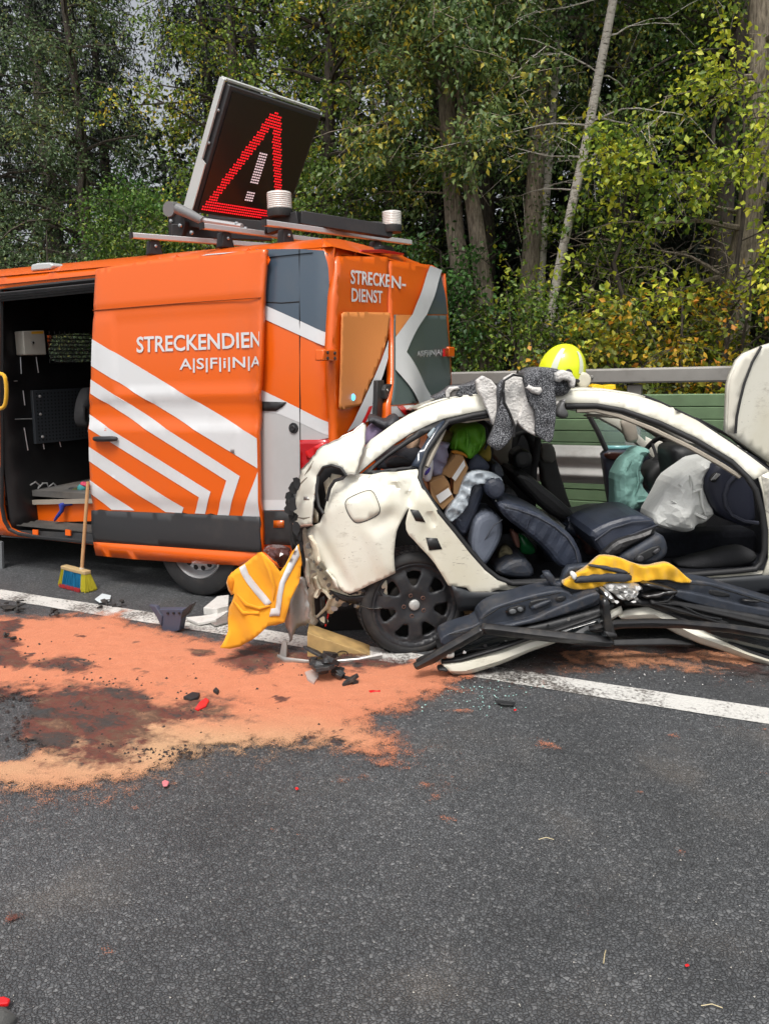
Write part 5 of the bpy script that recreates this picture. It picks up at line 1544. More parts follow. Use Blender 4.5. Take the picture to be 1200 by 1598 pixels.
# ---- side rail from C-pillar over the roof to the A-pillar
TOP = [(566, 701), (579, 686), (596, 674), (616.6, 659), (637, 647), (660.6, 635.5), (694, 624), (718, 619.6), (740, 617.5), (800, 614), (868, 613), (908, 609), (945, 610), (996, 617.5), (1030, 629), (1087, 656), (1143, 693), (1170, 712), (1200, 735)]
BOT = [(1177, 748), (1166, 738.5), (1143, 716), (1086.7, 682), (1030, 656), (973, 636.5), (931, 629), (883, 628), (800, 632), (740, 642), (694, 652), (671, 661), (640, 676), (616.6, 691), (585, 716), (556, 740)]
cpan('side_rail', [(553, 742)] + TOP + BOT, CREAM, solid=.02, res=.03)
rim = [(s, z) for s, z in (CAR.uv(u, v, ct) for u, v in TOP)]
TR = [p for p in rim if p[0] > .02]
def zrail(s, xs=[p[0] for p in rim], zz=[p[1] for p in rim]): return float(np.interp(s, xs, zz))
rows = []
for s in np.linspace(CAR.uv(652, 640, ct)[0], CAR.uv(1005, 619, ct)[0], 30):
    z0 = zrail(s); a0 = ct(s, z0)
    rows.append([CAR.W(s, a0 + (1.70 - 2 * a0) * k, z0 - .075 * k + .030 * (1 - abs(2 * k - 1) ** 2.4) * sst(.05, .5, s) - .004 + .012 * noise.noise(Vector((s * 3, k * 4, 0))) * sst(.5, 0, s)) for k in np.linspace(0, 1, 18)])
obj('roof', MB().grid(rows), CREAM, CR, smooth=60, solid=.012)
rows = [[p - Vector((0, 0, .045)) for p in r[1:-1]] for r in rows]
obj('headliner', MB().grid(rows), BEIGE, CR, smooth=60)
rows = []
for u, v in ((1005, 619), (1030, 629), (1087, 656), (1143, 693), (1170, 712), (1215, 745)):
    s, z = CAR.uv(u, v, ct); a0 = ct(s, z) + .03
    rows.append([CAR.W(s + .05 * (1 - abs(2 * k - 1) ** 2), a0 + (1.70 - 2 * a0) * k, z) for k in np.linspace(0, 1, 12)])
obj('windscreen', MB().grid(rows), mat('windscreen_glass', (.05, .075, .065), .06, alpha=.22), CR, smooth=60)
obj('windscreen_seal', MB().tube([r[0] + Vector((0, 0, .004)) for r in rows], .010, n=6), RUB, CR)
ctube('wiper', [(1085, 653), (1101, 661), (1140, 682), (1160, 698), (1200, 722), (1240, 745)], [.35, .35, .36, .38, .4, .45], [.008, .009, .010, .013, .010, .009], BLKPL)
ctube('wiper', [(1143, 676), (1168, 690), (1200, 712), (1240, 738)], .6, .010, BLKPL)
# far rail and pillars
far = [CAR.W(s, 1.66 - ct(s, z), z - .125) for s, z in rim[5:]]
obj('far_rail', MB().tube(far, .035, n=8, flat=.7), CREAM, CR)
FA = [(1000, 655), (1020, 661), (1045, 676), (1070, 690), (1096, 706)]
mb = strip(MB(), CAR, [([(993, 647), (1030, 657), (1070, 684), (1106, 702)], 1.32), ([(990, 655), (1015, 672), (1050, 697), (1072, 712)], 1.40)], n=14, sub=4)
obj('far_pillar', mb, mat('grey_pillar_trim', (.26, .245, .22), .7), CR, solid=.03)
cpil('far_pillar', c5((835, 440), (850, 420), (900, 400), (960, 400), (1010, 470), (1050, 480), (1075, 470), (1100, 600), (1165, 800), (1190, 850), (1100, 860), (1010, 700), (1000, 580), (955, 570), (950, 480), (905, 400), (870, 500), (840, 600), (800, 620), (735, 520), (720, 480)), 1.42, 1.5, mat('dark_pillar_trim', (.035, .034, .033), .6, var=.3), r=.03, res=.05)
cpil('pillar_trim', c5((720, 470), (760, 430), (850, 400), (840, 520), (810, 610), (740, 540)), 1.36, 1.42, BEIGE, r=.02, res=.04)
cpil('pillar_trim', c5((1010, 470), (1060, 465), (1085, 500), (1090, 572), (1005, 575)), 1.37, 1.43, mat('warm_grey_trim', (.13, .125, .11), .7), r=.02, res=.04)
ctube('seat_belt', c5((985, 430), (978, 520), (965, 600), (960, 680)), 1.2, .022, BLKPL, flat=.15)
# opening seals and trims on the near side
SEAL = [(883, 634), (931, 633.5), (973, 641), (1030, 661), (1086, 688), (1143, 722), (1166, 744), (1180, 765), (1190, 800), (1194, 830), (1194, 858), (1189, 878), (1180, 889), (1150, 892), (1064, 899), (950, 906), (860, 911), (800, 911.5), (777, 903), (758, 888), (735, 862), (713, 834), (685, 800), (660, 761), (655, 747), (656.5, 730), (666, 704), (684, 678), (700, 658), (740, 648.5), (770, 643)]
obj('door_seal', MB().tube(csurf(SEAL, off=.012), .016, n=8), RUB, CR, smooth=60)
IN = [(902, 641.5), (931, 640.5), (968, 649.5), (1020, 670), (1080, 699), (1130, 727), (1158, 745), (1171, 735)]
obj('inner_trim', MB().tube(csurf(IN, off=.035), .013, n=6), BEIGE, CR)
obj('inner_trim', MB().tube(csurf(c5((378, 600), (470, 400), (480, 360), (520, 345), (600, 345), (690, 330), (740, 335)), off=.04), .012, n=6), BEIGE, CR)
obj('inner_trim', MB().tube(csurf(c5((345, 680), (352, 620), (410, 500), (455, 420)), off=.05), .010, n=6), BEIGE, CR)
cpil('torn_bracket', c6((25, 290), (60, 235), (85, 232), (75, 265), (100, 300), (95, 325), (60, 330), (30, 315)), .16, .24, mat('grey_bracket', (.12, .12, .12), .5, metal=.4), r=.02, res=.03)
cpan('upper_seal', c5((465, 335), (590, 305), (715, 283), (725, 318), (600, 335), (480, 362)), RUB, off=.008, solid=.02)
# quarter window
qo = c4((500, 425), (640, 318), (770, 218), (862, 160), (962, 114), (974, 122), (905, 240), (836, 372), (818, 402), (560, 424))
qh = c4((562, 404), (650, 328), (760, 256), (850, 202), (884, 182), (890, 194), (845, 270), (786, 376), (768, 386), (600, 402))
cpan('quarter_window_frame', qo, RUB, off=.008, holes=[qh], solid=.02, res=.03)
cpan('window_bar', c4((784, 372), (846, 268), (918, 158), (960, 124), (966, 132), (880, 288), (826, 388)), mat('blue_black_glass', (.025, .035, .055), .15, coat=.5), off=-.004, solid=.008)
cpan('window_bar_edge', c4((868, 205), (905, 165), (915, 172), (885, 230)), mat('crazed_glass', (.25, .3, .33), .5), off=-.008, solid=.002)
# sills, front wing
cpan('sill', [(760, 926), (792, 914), (1000, 905), (1200, 895), (1262, 892), (1262, 916), (1000, 924), (800, 932)], CREAM, off=.03, solid=.03)
cpan('sill_trim', c7((138, 158), (200, 182), (330, 182), (640, 170), (1000, 140), (1200, 122), (1330, 112), (1330, 160), (1000, 190), (640, 215), (240, 240), (160, 242), (150, 200)), mat('grey_black_skirt', (.03, .033, .037), .5, dirt=.25), off=-.01, solid=.03)
cpan('sill_step', [(800, 911), (1000, 903), (1188, 893), (1187, 899), (1000, 910), (800, 917)], BLKPL, off=.05, solid=.03)
wg = [CAR.uv(u, v, ct) for u, v in ((1176, 726), (1200, 737), (1260, 772), (1262, 905), (1190, 897), (1199, 872), (1199, 828), (1190, 768))]
zc = .30
wing = [wg[0], wg[1], (2.35, .93), (2.9, .86), (3.35, .74), (3.42, .5), (3.40, .3), (3.02, .3)] + [(2.66 + .36 * math.cos(a), .30 + .36 * math.sin(a)) for a in np.linspace(.05, math.pi - .05, 14)] + [(2.28, .22), wg[4], wg[5], wg[6], wg[7]]
mb = panel(MB(), CAR, wing, ct, res=.05, local=True); obj('front_wing', mb, CREAM, CR, solid=.012)
mb = panel(MB(), CAR, [(s, z) for s, z in wing], lambda s, z: 1.70 - ct(s, z), res=.08, local=True); obj('front_wing', mb, CREAM, CR, solid=.012)
cpan('scrape', [(1186, 742), (1200, 748), (1200, 800), (1193, 796)], mat('scraped_filler', (.42, .40, .34), .7, var=.5, vscale=40), off=-.004, res=.02)
obj('engine_block', MB().box(CAR.W(2.85, .85, .52), (.9, 1.2, .45), Matrix.Rotation(CA, 3, 'Z')), BLKPL, CR, bev=.04)
obj('front_bumper', MB().prism([CAR.W(s, t, .25) for s, t in ((3.36, .1), (3.5, .3), (3.55, .85), (3.5, 1.4), (3.36, 1.6))], Vector((0, 0, .42))), CREAM, CR, bev=.03)
# buckled bonnet standing up
def bon(s, z): return .22 + .30 * (s - 1.95) 
bp1 = [(1163, 551), (1152, 562), (1141, 586), (1137, 602), (1135.5, 640), (1134, 674), (1200, 722), (1290, 770), (1300, 520), (1230, 528), (1195, 538)]
cpan('bonnet', bp1, CREAM, tf=bon, solid=.03, res=.04)
obj('bonnet_seal', MB().tube(csurf([(1186, 541), (1172, 565), (1160, 597), (1153, 625), (1148, 650), (1146, 676)], bon, -.006), .008, n=6), RUB, CR)
cpan('bonnet_fold', [(1163, 551), (1152, 562), (1141, 586), (1137, 602), (1135.5, 640), (1134, 674), (1146, 676), (1149, 648), (1161, 597), (1186, 541)], mat('cream_paint_inner', (.66, .63, .54), .45, dirt=.2), tf=bon, off=-.004, solid=.004)

# ---- cabin shell
def cbox(name, s0, s1, t0, t1, z0, z1, m, par=CR, bev=.01):
    c = CAR.W((s0 + s1) / 2, (t0 + t1) / 2, (z0 + z1) / 2)
    return obj(name, MB().box(c, (s1 - s0, t1 - t0, z1 - z0), Matrix.Rotation(CA, 3, 'Z')), m, par, bev=bev)
CARPET = mat('navy_carpet', (.012, .014, .022), .95, var=.4, vscale=30, bump=.004, bscale=90)
cbox('cabin_floor', .35, 2.4, .12, 1.62, .24, .30, CARPET)
cbox('underbody', -.1, 2.9, .25, 1.45, .14, .24, BLKPL)
cbox('firewall', 2.32, 2.40, .15, 1.55, .28, .92, CARPET)
cbox('centre_tunnel', .9, 2.3, .74, .96, .28, .46, CARPET, bev=.04)
mb = panel(MB(), CAR, [(.25, .28), (.25, 1.30), (.95, 1.34), (1.05, .85), (1.05, .28)], 1.60, res=.2, local=True); obj('far_rear_door', mb, DARK, CR, solid=.04)
cbox('parcel_wall', .12, .20, .35, 1.50, .30, .66, DARK)
# footwell shapes
cpil('floor_mat', c6((690, 1150), (800, 1110), (900, 1090), (1000, 1060), (1100, 1050), (1150, 1080), (1140, 1140), (1000, 1160), (800, 1170)), .45, .6, mat('charcoal_mat', (.035, .036, .04), .9, bump=.003, bscale=70), r=.05, res=.04)
# far front door, swung open
DRK = mat('door_navy', (.022, .026, .042), .55)
FD = cpil('far_front_door', c6((285, 505), (400, 500), (520, 505), (620, 520), (640, 700), (600, 860), (380, 870), (340, 850), (318, 740), (300, 600)), 1.66, 1.76, DRK, r=.04, res=.05)
cpil('door_veneer', c6((292, 512), (440, 520), (450, 545), (410, 565), (296, 552)), 1.645, 1.66, BROWNW, FD, r=.01, res=.03)
obj('window_frame', MB().tube([CAR.P(u, v, 1.70) for u, v in c6((300, 500), (255, 400), (205, 310), (225, 300), (400, 305), (520, 345), (600, 430), (640, 480))], .020, n=6), BLKPL, FD)
mb = panel(MB(), CAR, c6((300, 500), (255, 400), (210, 312), (400, 312), (520, 350), (600, 432), (635, 500)), 1.71, res=.1); obj('door_glass', mb, CLEARG, FD, solid=.004)
mb = panel(MB(), CAR, c6((310, 478), (640, 478), (640, 510), (312, 502)), 1.69, res=.1); obj('glass_edge', mb, mat('teal_glass_edge', (.20, .46, .47), .2), FD, solid=.004)
cpil('sun_visor', c6((382, 345), (395, 338), (462, 335), (472, 370), (488, 460), (425, 465), (410, 440)), 1.02, 1.05, mat('visor_beige', (.40, .35, .29), .8), r=.02, res=.03)
cpil('header_trim', c6((180, 310), (300, 305), (470, 330), (460, 345), (330, 325), (200, 322)), .9, .96, BEIGE, r=.015, res=.03)
# dashboard, steering wheel, glove box
cpil('dashboard', c6((680, 500), (720, 482), (800, 480), (900, 492), (980, 530), (1040, 560), (1060, 700), (900, 720), (700, 720), (690, 620), (678, 560)), .62, .90, mat('black_dash', (.014, .015, .017), .5, bump=.001, bscale=200), r=.07, res=.05)
cpil('dashboard_end', c6((640, 580), (660, 530), (720, 500), (820, 490), (820, 720), (660, 720)), 1.24, 1.40, mat('black_dash', (.014, .015, .017), .5), r=.05, res=.04)
c_ = CAR.P(*c6((592, 572))[0], 1.10)
axw = (CAR.ex * -.86 + Vector((0, 0, .35)) - CAR.en * .30).normalized()
def ring_tube(c, ax, R, r, n=32):
    a = ax.orthogonal().normalized(); b = ax.cross(a)
    pts = [c + a * math.cos(k * 2 * math.pi / n) * R + b * math.sin(k * 2 * math.pi / n) * R for k in range(n + 1)]
    return MB().tube(pts, r, n=8, cap=False)
sw = obj('steering_wheel', ring_tube(c_, axw, .185, .017), mat('black_leather', (.012, .012, .013), .45), CR, smooth=60)
obj('wheel_hub', MB().lathe([(0, .02), (.05, .02), (.075, 0), (.06, -.05), (0, -.08)], c_, axw, 20), BLKPL, sw)
for k in range(3):
    a = axw.orthogonal().normalized(); b = axw.cross(a); an = k * 2.1 + .5
    obj('spoke', MB().tube([c_ + (a * math.cos(an) + b * math.sin(an)) * .05, c_ + (a * math.cos(an) + b * math.sin(an)) * .18], .016, n=6, flat=.6), BLKPL, sw)
obj('steering_column', MB().tube([c_ - axw * .05, c_ - axw * .35], [.05, .06], n=10), BLKPL, CR)
cpil('column_cowl', c6((520, 640), (600, 560), (660, 590), (690, 700), (640, 760), (560, 740)), 1.0, 1.2, BLKPL, r=.05, res=.04)
GB = cpil('glove_box', c6((870, 650), (900, 590), (950, 562), (1040, 565), (1080, 590), (1100, 620), (1125, 720), (1140, 850), (1138, 935), (1060, 930), (980, 890), (920, 840), (880, 760), (862, 700)), .30, .62, mat('navy_glove_box', (.020, .023, .040), .5, dirt=.1), r=.05, res=.03)
arc = c6((1085, 602), (1030, 625), (975, 680), (950, 750), (960, 810), (990, 860), (1060, 895), (1138, 905))
ctube('lid_rim', arc, .292, [.012] * 8, mat('navy_rim', (.035, .038, .055), .5), GB)
cpil('air_vent', c6((868, 665), (905, 620), (935, 640), (900, 690)), .29, .31, BLKPL, GB, r=.01, res=.02)
for k in range(3): ctube('vent_slat', c6((878 + k * 10, 668 - k * 2), (912 + k * 8, 630 + k * 3)), .283, .004, ALU, GB)
# airbags hang from the dash and the wheel
cpil('passenger_airbag', c6((878, 562), (910, 555), (948, 560), (900, 610), (868, 660), (862, 720), (885, 780), (920, 850), (915, 880), (870, 920), (820, 925), (800, 960), (755, 972), (700, 960), (640, 945), (590, 930), (580, 880), (610, 830), (650, 760), (690, 680), (740, 640), (800, 600), (840, 570)),
     .34, .62, AIRB, r=.09, res=.016, lump=.022, lscale=10, smooth=2, seed=2, fold=(.016, 38, .5))
for a in (c6((760, 640), (770, 700), (765, 780), (770, 850), (768, 930)), c6((700, 690), (760, 740), (820, 720), (830, 800), (850, 860)), c6((660, 780), (740, 830), (850, 880))):
    ctube('fabric_fold', a, .345, [.004, .010, .012, .010, .004][:len(a)], AIRB)
cpil('driver_airbag', c6((500, 492), (540, 495), (555, 520), (520, 560), (495, 610), (510, 640), (520, 660), (510, 700), (540, 740), (570, 770), (597, 795), (585, 815), (500, 830), (440, 852), (400, 845), (358, 830), (362, 740), (358, 650), (385, 600), (410, 560), (450, 530), (470, 505)),
     .95, 1.12, MINT, r=.05, res=.016, lump=.018, lscale=11, smooth=2, seed=5, fold=(.012, 46, .7))
for a in (c6((490, 520), (470, 600), (480, 680), (460, 760)), c6((440, 560), (400, 640), (420, 720), (370, 790)), c6((380, 800), (460, 790), (560, 775))):
    ctube('fabric_fold', a, .955, [.003, .008, .009, .003][:len(a)], MINT)
cpil('yellow_tag', c6((325, 745), (355, 738), (362, 785), (335, 775)), 1.3, 1.33, mat('yellow_tag', (.8, .75, .02), .6), r=.01, res=.02)

# ---- seats
def seatpad(name, pts, t0, t1, m, par=CR, r=.038, **k): return cpil(name, pts, t0, t1, m, par, r=r, res=.016, **k)
# near front seat, backrest laid flat
seatpad('front_backrest', c5((770, 800), (830, 795), (900, 815), (990, 850), (1080, 900), (1160, 960), (1200, 1010), (1230, 1080), (1240, 1130), (1220, 1160), (1150, 1165), (1090, 1140), (1050, 1080), (980, 1010), (900, 950), (820, 890), (790, 850)), .16, .62, NAVY, lump=.008, lscale=7, smooth=2, fold=(.0018, 95, -.5))
for k in range(6):
    a = c5((900 + k * 45, 830 + k * 26), (880 + k * 42, 900 + k * 34))
    ctube('seat_pleat', a, .165, .005, NAVY)
seatpad('headrest', c5((700, 680), (745, 655), (790, 665), (812, 710), (800, 760), (760, 782), (715, 765), (692, 725)), .22, .42, NAVY, smooth=2)
ctube('headrest_post', c5((750, 778), (792, 822)), .30, .006, CHROME)
seatpad('front_seat_cushion', c6((205, 960), (300, 905), (420, 870), (500, 864), (560, 880), (585, 910), (580, 950), (500, 975), (420, 1010), (350, 1070), (280, 1085), (250, 1040)), .22, .68, NAVY, lump=.008, lscale=7, smooth=2)
seatpad('seat_side_bolster', c6((280, 1080), (350, 1010), (420, 985), (500, 965), (580, 930), (588, 960), (520, 1000), (420, 1050), (370, 1098), (300, 1095)), .17, .30, mat('black_seat_leather', (.014, .014, .015), .45, bump=.002, bscale=60), r=.04, smooth=2)
SP = cpil('seat_base_cover', c6((365, 1105), (440, 1058), (560, 985), (600, 965), (635, 990), (650, 1060), (630, 1100), (560, 1140), (430, 1130)), .16, .30, NAVYP, r=.03, res=.03)
cpil('seat_switch_plate', c6((455, 1090), (590, 1022), (612, 1055), (500, 1125), (465, 1128)), .150, .16, BLKPL, SP, r=.006, res=.02)
cpil('seat_switch', c6((468, 1098), (495, 1080), (515, 1098), (500, 1122), (474, 1120)), .140, .152, mat('dark_grey_knob', (.05, .05, .055), .4), SP, r=.006, res=.02)
cpil('seat_switch', c6((555, 1068), (592, 1040), (604, 1055), (570, 1082)), .140, .152, mat('dark_grey_knob', (.05, .05, .055), .4), SP, r=.006, res=.02)
# driver seat further in
seatpad('headrest', c5((845, 540), (870, 505), (910, 495), (950, 515), (962, 560), (945, 600), (900, 618), (858, 600)), .98, 1.16, mat('black_leather', (.012, .012, .013), .45), smooth=2)
seatpad('driver_backrest', c5((850, 620), (900, 625), (945, 640), (1000, 690), (1100, 770), (1190, 850), (1200, 890), (1150, 900), (1080, 880), (1000, 820), (920, 740), (860, 670)), .92, 1.35, mat('black_seat_leather', (.014, .014, .015), .45), smooth=2)
seatpad('driver_cushion', c6((60, 900), (200, 880), (330, 850), (420, 870), (300, 910), (220, 960), (120, 960)), .90, 1.30, NAVY, smooth=2)
ctube('armrest', c6((90, 900), (160, 880), (240, 858), (335, 840)), .80, [.035, .045, .045, .035], NAVY, n=12)
ctube('armrest', c6((85, 925), (120, 935), (150, 950)), .74, [.03, .045, .04], NAVY, n=12)
cpil('console_box', c6((150, 985), (170, 970), (310, 968), (322, 985), (318, 1010), (260, 1080), (190, 1085), (200, 1040)), .62, .80, BROWNW, r=.02, res=.03)
cpil('plastic_film', c6((195, 945), (260, 895), (360, 870), (400, 880), (300, 920), (250, 960)), .86, .89, mat('milky_film', (.5, .55, .56), .2, alpha=.5, bump=.01, bscale=30), r=.02, res=.02, lump=.02, lscale=20)
# rear bench
seatpad('rear_backrest', c5((505, 900), (560, 830), (610, 720), (640, 690), (690, 690), (700, 720), (660, 830), (620, 920), (590, 985), (560, 975)), .30, .75, NAVY, smooth=1)
seatpad('rear_side_bolster', c5((640, 890), (680, 860), (740, 850), (790, 880), (806, 930), (795, 1000), (750, 1070), (700, 1130), (680, 1135), (640, 1090), (612, 1040), (620, 960)), .24, .55, GREYL, smooth=2, tilt=(.35, .2), lump=.006, lscale=8)
seatpad('rear_cushion', c5((770, 1160), (840, 1110), (920, 1100), (965, 1150), (970, 1210), (860, 1215), (760, 1190)), .26, .6, NAVYP, smooth=1)
seatpad('rear_headrest', c5((730, 590), (760, 565), (795, 600), (805, 660), (760, 670), (735, 640)), .60, .8, NAVY, smooth=2)
cpil('speaker_housing', c5((780, 720), (840, 710), (885, 760), (880, 820), (820, 840), (775, 800)), .75, .95, DARK, r=.05, res=.04, smooth=2)
ctube('belt_strap', c5((1020, 1180), (1060, 1230), (1090, 1270)), .10, .03, NAVYP, flat=.2)

# ---- alloy wheel, toed out
WC = CAR.W(.010, .135, .272)
wax = (-CAR.en * math.cos(rad(11)) + CAR.ex * math.sin(rad(11))).normalized()
WH = obj('rear_wheel', MB().lathe([(.236, .0), (.241, .014), (.258, .022), (.280, .012), (.295, -.012), (.300, -.05), (.300, -.16), (.292, -.195), (.26, -.215), (.21, -.20)], WC + wax * .08, wax, 64), TYRE, CR, smooth=50)
wa = (CAR.ex - wax * CAR.ex.dot(wax)).normalized(); wb = wa.cross(wax)
if wb.z < 0: wb = -wb
mb = MB()
for k in range(64):                                   # tread blocks
    for j, w in enumerate((-.035, -.085, -.135)):
        a = 2 * math.pi * (k + .5 * (j % 2)) / 64
        d = wa * math.cos(a) + wb * math.sin(a); tdir = -wa * math.sin(a) + wb * math.cos(a)
        c = WC + wax * (.08 + w) + d * .3005
        mb.prism([c + tdir * i * .010 + wax * q * .020 for i, q in ((-1, -1), (1, -1), (1, 1), (-1, 1))], d * .005)
o = obj('tread_block', mb, TYRE, WH, smooth=0); o['kind'] = 'stuff'
class WF(Frame): pass
RIMF = WF((0, 0, 0), (1, 0, 0), (0, 1, 0)); RIMF.O = WC + wax * .085; RIMF.ex = wa; RIMF.en = -wax
RIMF.W = lambda s, t, z: RIMF.O + wa * s - wax * t + wb * z
holes = []
for k in range(7):
    a = math.pi / 2 + 2 * math.pi * k / 7
    pts = []
    for r_, da in ((.128, -.15), (.182, -.235), (.196, -.20), (.200, 0), (.196, .20), (.182, .235), (.128, .15), (.114, .08), (.112, 0), (.114, -.08)):
        pts.append((r_ * math.cos(a + da), r_ * math.sin(a + da)))
    holes.append(pts)
discp = [(.236 * math.cos(a), .236 * math.sin(a)) for a in np.linspace(0, 2 * math.pi, 56, endpoint=False)]
def rimt(s, z):
    r_ = math.hypot(s, z)
    return .012 - .016 * sst(.03, .10, r_) + .012 * sst(.17, .215, r_) - .020 * sst(.218, .236, r_)
o = obj('rim', panel(MB(), RIMF, discp, rimt, holes=holes, res=.014, local=True), RIMB, WH, solid=.022)
obj('rim_barrel', MB().lathe([(.235, .0), (.222, -.03), (.215, -.12), (.0, -.13)], WC + wax * .075, wax, 48), mat('brake_dark', (.012, .011, .010), .7), WH)
obj('brake_disc', MB().lathe([(.07, -.02), (.135, -.02), (.14, -.03), (0, -.03)], WC + wax * .05, wax, 40), mat('brake_steel', (.20, .18, .16), .45, metal=.8), WH)
obj('hub_cap', MB().lathe([(0, .006), (.024, .0055), (.029, .002), (.031, -.004), (.031, -.02)], WC + wax * .083, wax, 28), mat('silver_cap', (.46, .46, .44), .5, metal=.3), WH)
for k in range(5):
    a = math.pi / 2 + .35 + 2 * math.pi * k / 5
    c = WC + wax * .080 + (wa * math.cos(a) + wb * math.sin(a)) * .062
    obj('wheel_bolt', MB().lathe([(.013, 0), (.012, .004), (.008, .005), (.008, -.004), (0, -.004)], c, wax, 10), mat('rusty_bolt', (.16, .09, .07), .6, metal=.5), WH)
for i, (s_, t_) in enumerate(((2.66, .1), (2.66, 1.6))):
    obj('front_wheel', MB().lathe([(0, .03), (.2, .03), (.245, .10), (.285, .08), (.30, .03), (.30, -.09), (.27, -.11), (0, -.11)], CAR.W(s_, t_, .30), tuple(CAR.en * (-1 if i == 0 else 1)), 40), TYRE, CR)
cpan('wheel_arch_liner', c4((600, 700), (775, 610), (900, 850), (1010, 1040), (1000, 1200), (520, 1180), (560, 950)), mat('arch_liner', (.008, .008, .008), .9), tf=.33, res=.1)
for (a, b_) in (((203, 120), (245, 128)),):
    pass
cpil('under_tail', c4((240, 1180), (400, 1150), (640, 1140), (700, 1180), (640, 1400), (520, 1380), (230, 1290)), .45, .9, mat('underbody_dark', (.012, .010, .009), .9), r=.03, res=.1)

# piping along the seat edges, loose wires and ripped sheet at the tail
def piping(pts, t, r=.004, m=None):
    P = [CAR.P(u, v, t) for u, v in smooth_poly(pts, 2)]
    return obj('seat_piping', MB().tube(P + P[:1], r, n=5, cap=False), m or mat('piping_grey', (.06, .065, .08), .5), CR, smooth=80)
ctube('seat_seam', c5((800, 812), (880, 832), (980, 868), (1080, 925), (1150, 985), (1190, 1050), (1205, 1120)), .158, .004, mat('piping_grey', (.06, .065, .08), .5))
ctube('seat_seam', c5((640, 1085), (690, 1000), (740, 920), (790, 885)), .236, .004, mat('piping_grey', (.06, .065, .08), .5))
ctube('seat_seam', c5((520, 890), (580, 800), (640, 705)), .296, .004, mat('piping_grey', (.06, .065, .08), .5))
ctube('seat_seam', c6((240, 1000), (330, 935), (440, 900), (560, 890)), .216, .004, mat('piping_grey', (.06, .065, .08), .5))
ctube('seat_seam', c6((300, 1060), (400, 985), (500, 945), (585, 915)), .212, .004, mat('piping_grey', (.06, .065, .08), .5))
for k, a in enumerate((c4((150, 640), (120, 700), (135, 790), (170, 860)), c4((300, 1095), (330, 1180), (310, 1260)), c4((180, 900), (150, 960), (165, 1020)))):
    ctube('loose_wire', a, .16, .005, [BLKPL, RED, BLKPL, BLKPL][k])
r3 = random.Random(12)
for k, (u, v) in enumerate(c4((205, 1010), (235, 960), (200, 930), (300, 1225), (360, 1165), (420, 1140), (250, 880), (225, 820))):
    shard('ripped_sheet', CAR, u, v, ltt(*CAR.at(u, v, .1)) - .02 - .01 * (k % 3), .028, [CREAM_IN, BARE, BLKPL][k % 3], CR, n=6, thick=.003, rnd=r3, asp=.8)
for a in (c4((150, 500), (180, 470), (210, 440)), c4((195, 430), (230, 380), (245, 350)), c4((150, 660), (190, 668), (225, 660))):
    obj('scuff', MB().tube(csurf(a, fint, -.0015), [.002, .005, .002], n=4, flat=.3), mat('scratched_edge', (.20, .17, .13), .6), CR)

# twisted ribbons of torn sheet round the lower tail
r4 = random.Random(31)
for k, (a, b_) in enumerate(((c4((215, 760), (240, 850), (262, 930)), c4((238, 752), (268, 842), (290, 905))), (c4((300, 960), (340, 1010), (360, 1060)), c4((322, 945), (365, 1000), (385, 1052))),
                             (c4((470, 1125), (560, 1150), (640, 1170)), c4((470, 1150), (550, 1178), (628, 1150))), (c4((235, 1000), (262, 1055), (240, 1100)), c4((262, 985), (292, 1050), (262, 1110))),
                             (c4((205, 880), (196, 960), (215, 1040)), c4((225, 890), (222, 965), (236, 1030))))):
    ta = [.10 + r4.uniform(-.05, .05) for _ in a]; tb = [.04 + r4.uniform(-.06, .04) for _ in b_]
    mid = [((p[0] + q[0]) / 2 + r4.uniform(-2, 2), (p[1] + q[1]) / 2) for p, q in zip(a, b_)]
    obj('torn_ribbon', strip(MB(), CAR, [(a, ta), (mid, [.0 + r4.uniform(-.03, .05) for _ in a]), (b_, tb)], n=9, sub=2, wob=.012, wscale=16), [CREAM_IN, CREAM, BARE][k % 3], CR, solid=.003, soff=0, smooth=20)

# ================================================================== cut-off doors lying in front of the sill
SKIN = CREAM
BLKG = mat('black_gloss_trim', (.013, .013, .014), .28, coat=.3, dirt=.25, dscale=14)
RDX = thing('cut_off_rear_door', 'cream rear door cut from the car, lying inside up beside its rear wheel', 'car door', ground(760, 1040), 'cut-off car doors')
FDX = thing('cut_off_front_door', 'cream front door cut from the car, lying with its long armrest up under the sill', 'car door', ground(1130, 1020), 'cut-off car doors')
BPX = thing('cut_off_pillar', 'torn black door pillar with bright ripped metal at the joint of the two cut-off doors', 'door pillar', ground(955, 1000))
def xs(name, par, rows, m, n=26, sub=4, solid=.012, wob=0.0, smooth=50):
    return obj(name, strip(MB(), CAR, rows, n=n, sub=sub, wob=wob), m, par, solid=solid, soff=0, smooth=smooth)
# rear door
xs('door_skin', RDX, [
    (c7((100, 414), (160, 408), (300, 370), (400, 334), (480, 312), (560, 286), (640, 258), (705, 228)), [-.30, -.30, -.28, -.26, -.25, -.22, -.18, -.15]),
    (c7((112, 425), (165, 424), (302, 388), (400, 352), (485, 328), (565, 300), (645, 268), (706, 236)), [-.335, -.335, -.315, -.295, -.28, -.25, -.205, -.17]),
    (c7((128, 440), (180, 443), (300, 408), (400, 368), (500, 335), (575, 308), (650, 277), (706, 243)), [-.34, -.34, -.32, -.30, -.285, -.255, -.21, -.17]),
    (c7((145, 452), (195, 453), (300, 420), (400, 377), (500, 342), (580, 314), (652, 283), (708, 250)), [-.31, -.31, -.29, -.27, -.255, -.23, -.18, -.15])], SKIN, wob=.004, n=34)
cpil('skin_end_fold', c7((124, 420), (165, 412), (166, 450), (140, 453), (126, 440)), -.345, -.28, SKIN, RDX, r=.03, res=.02, lump=.012, lscale=25)
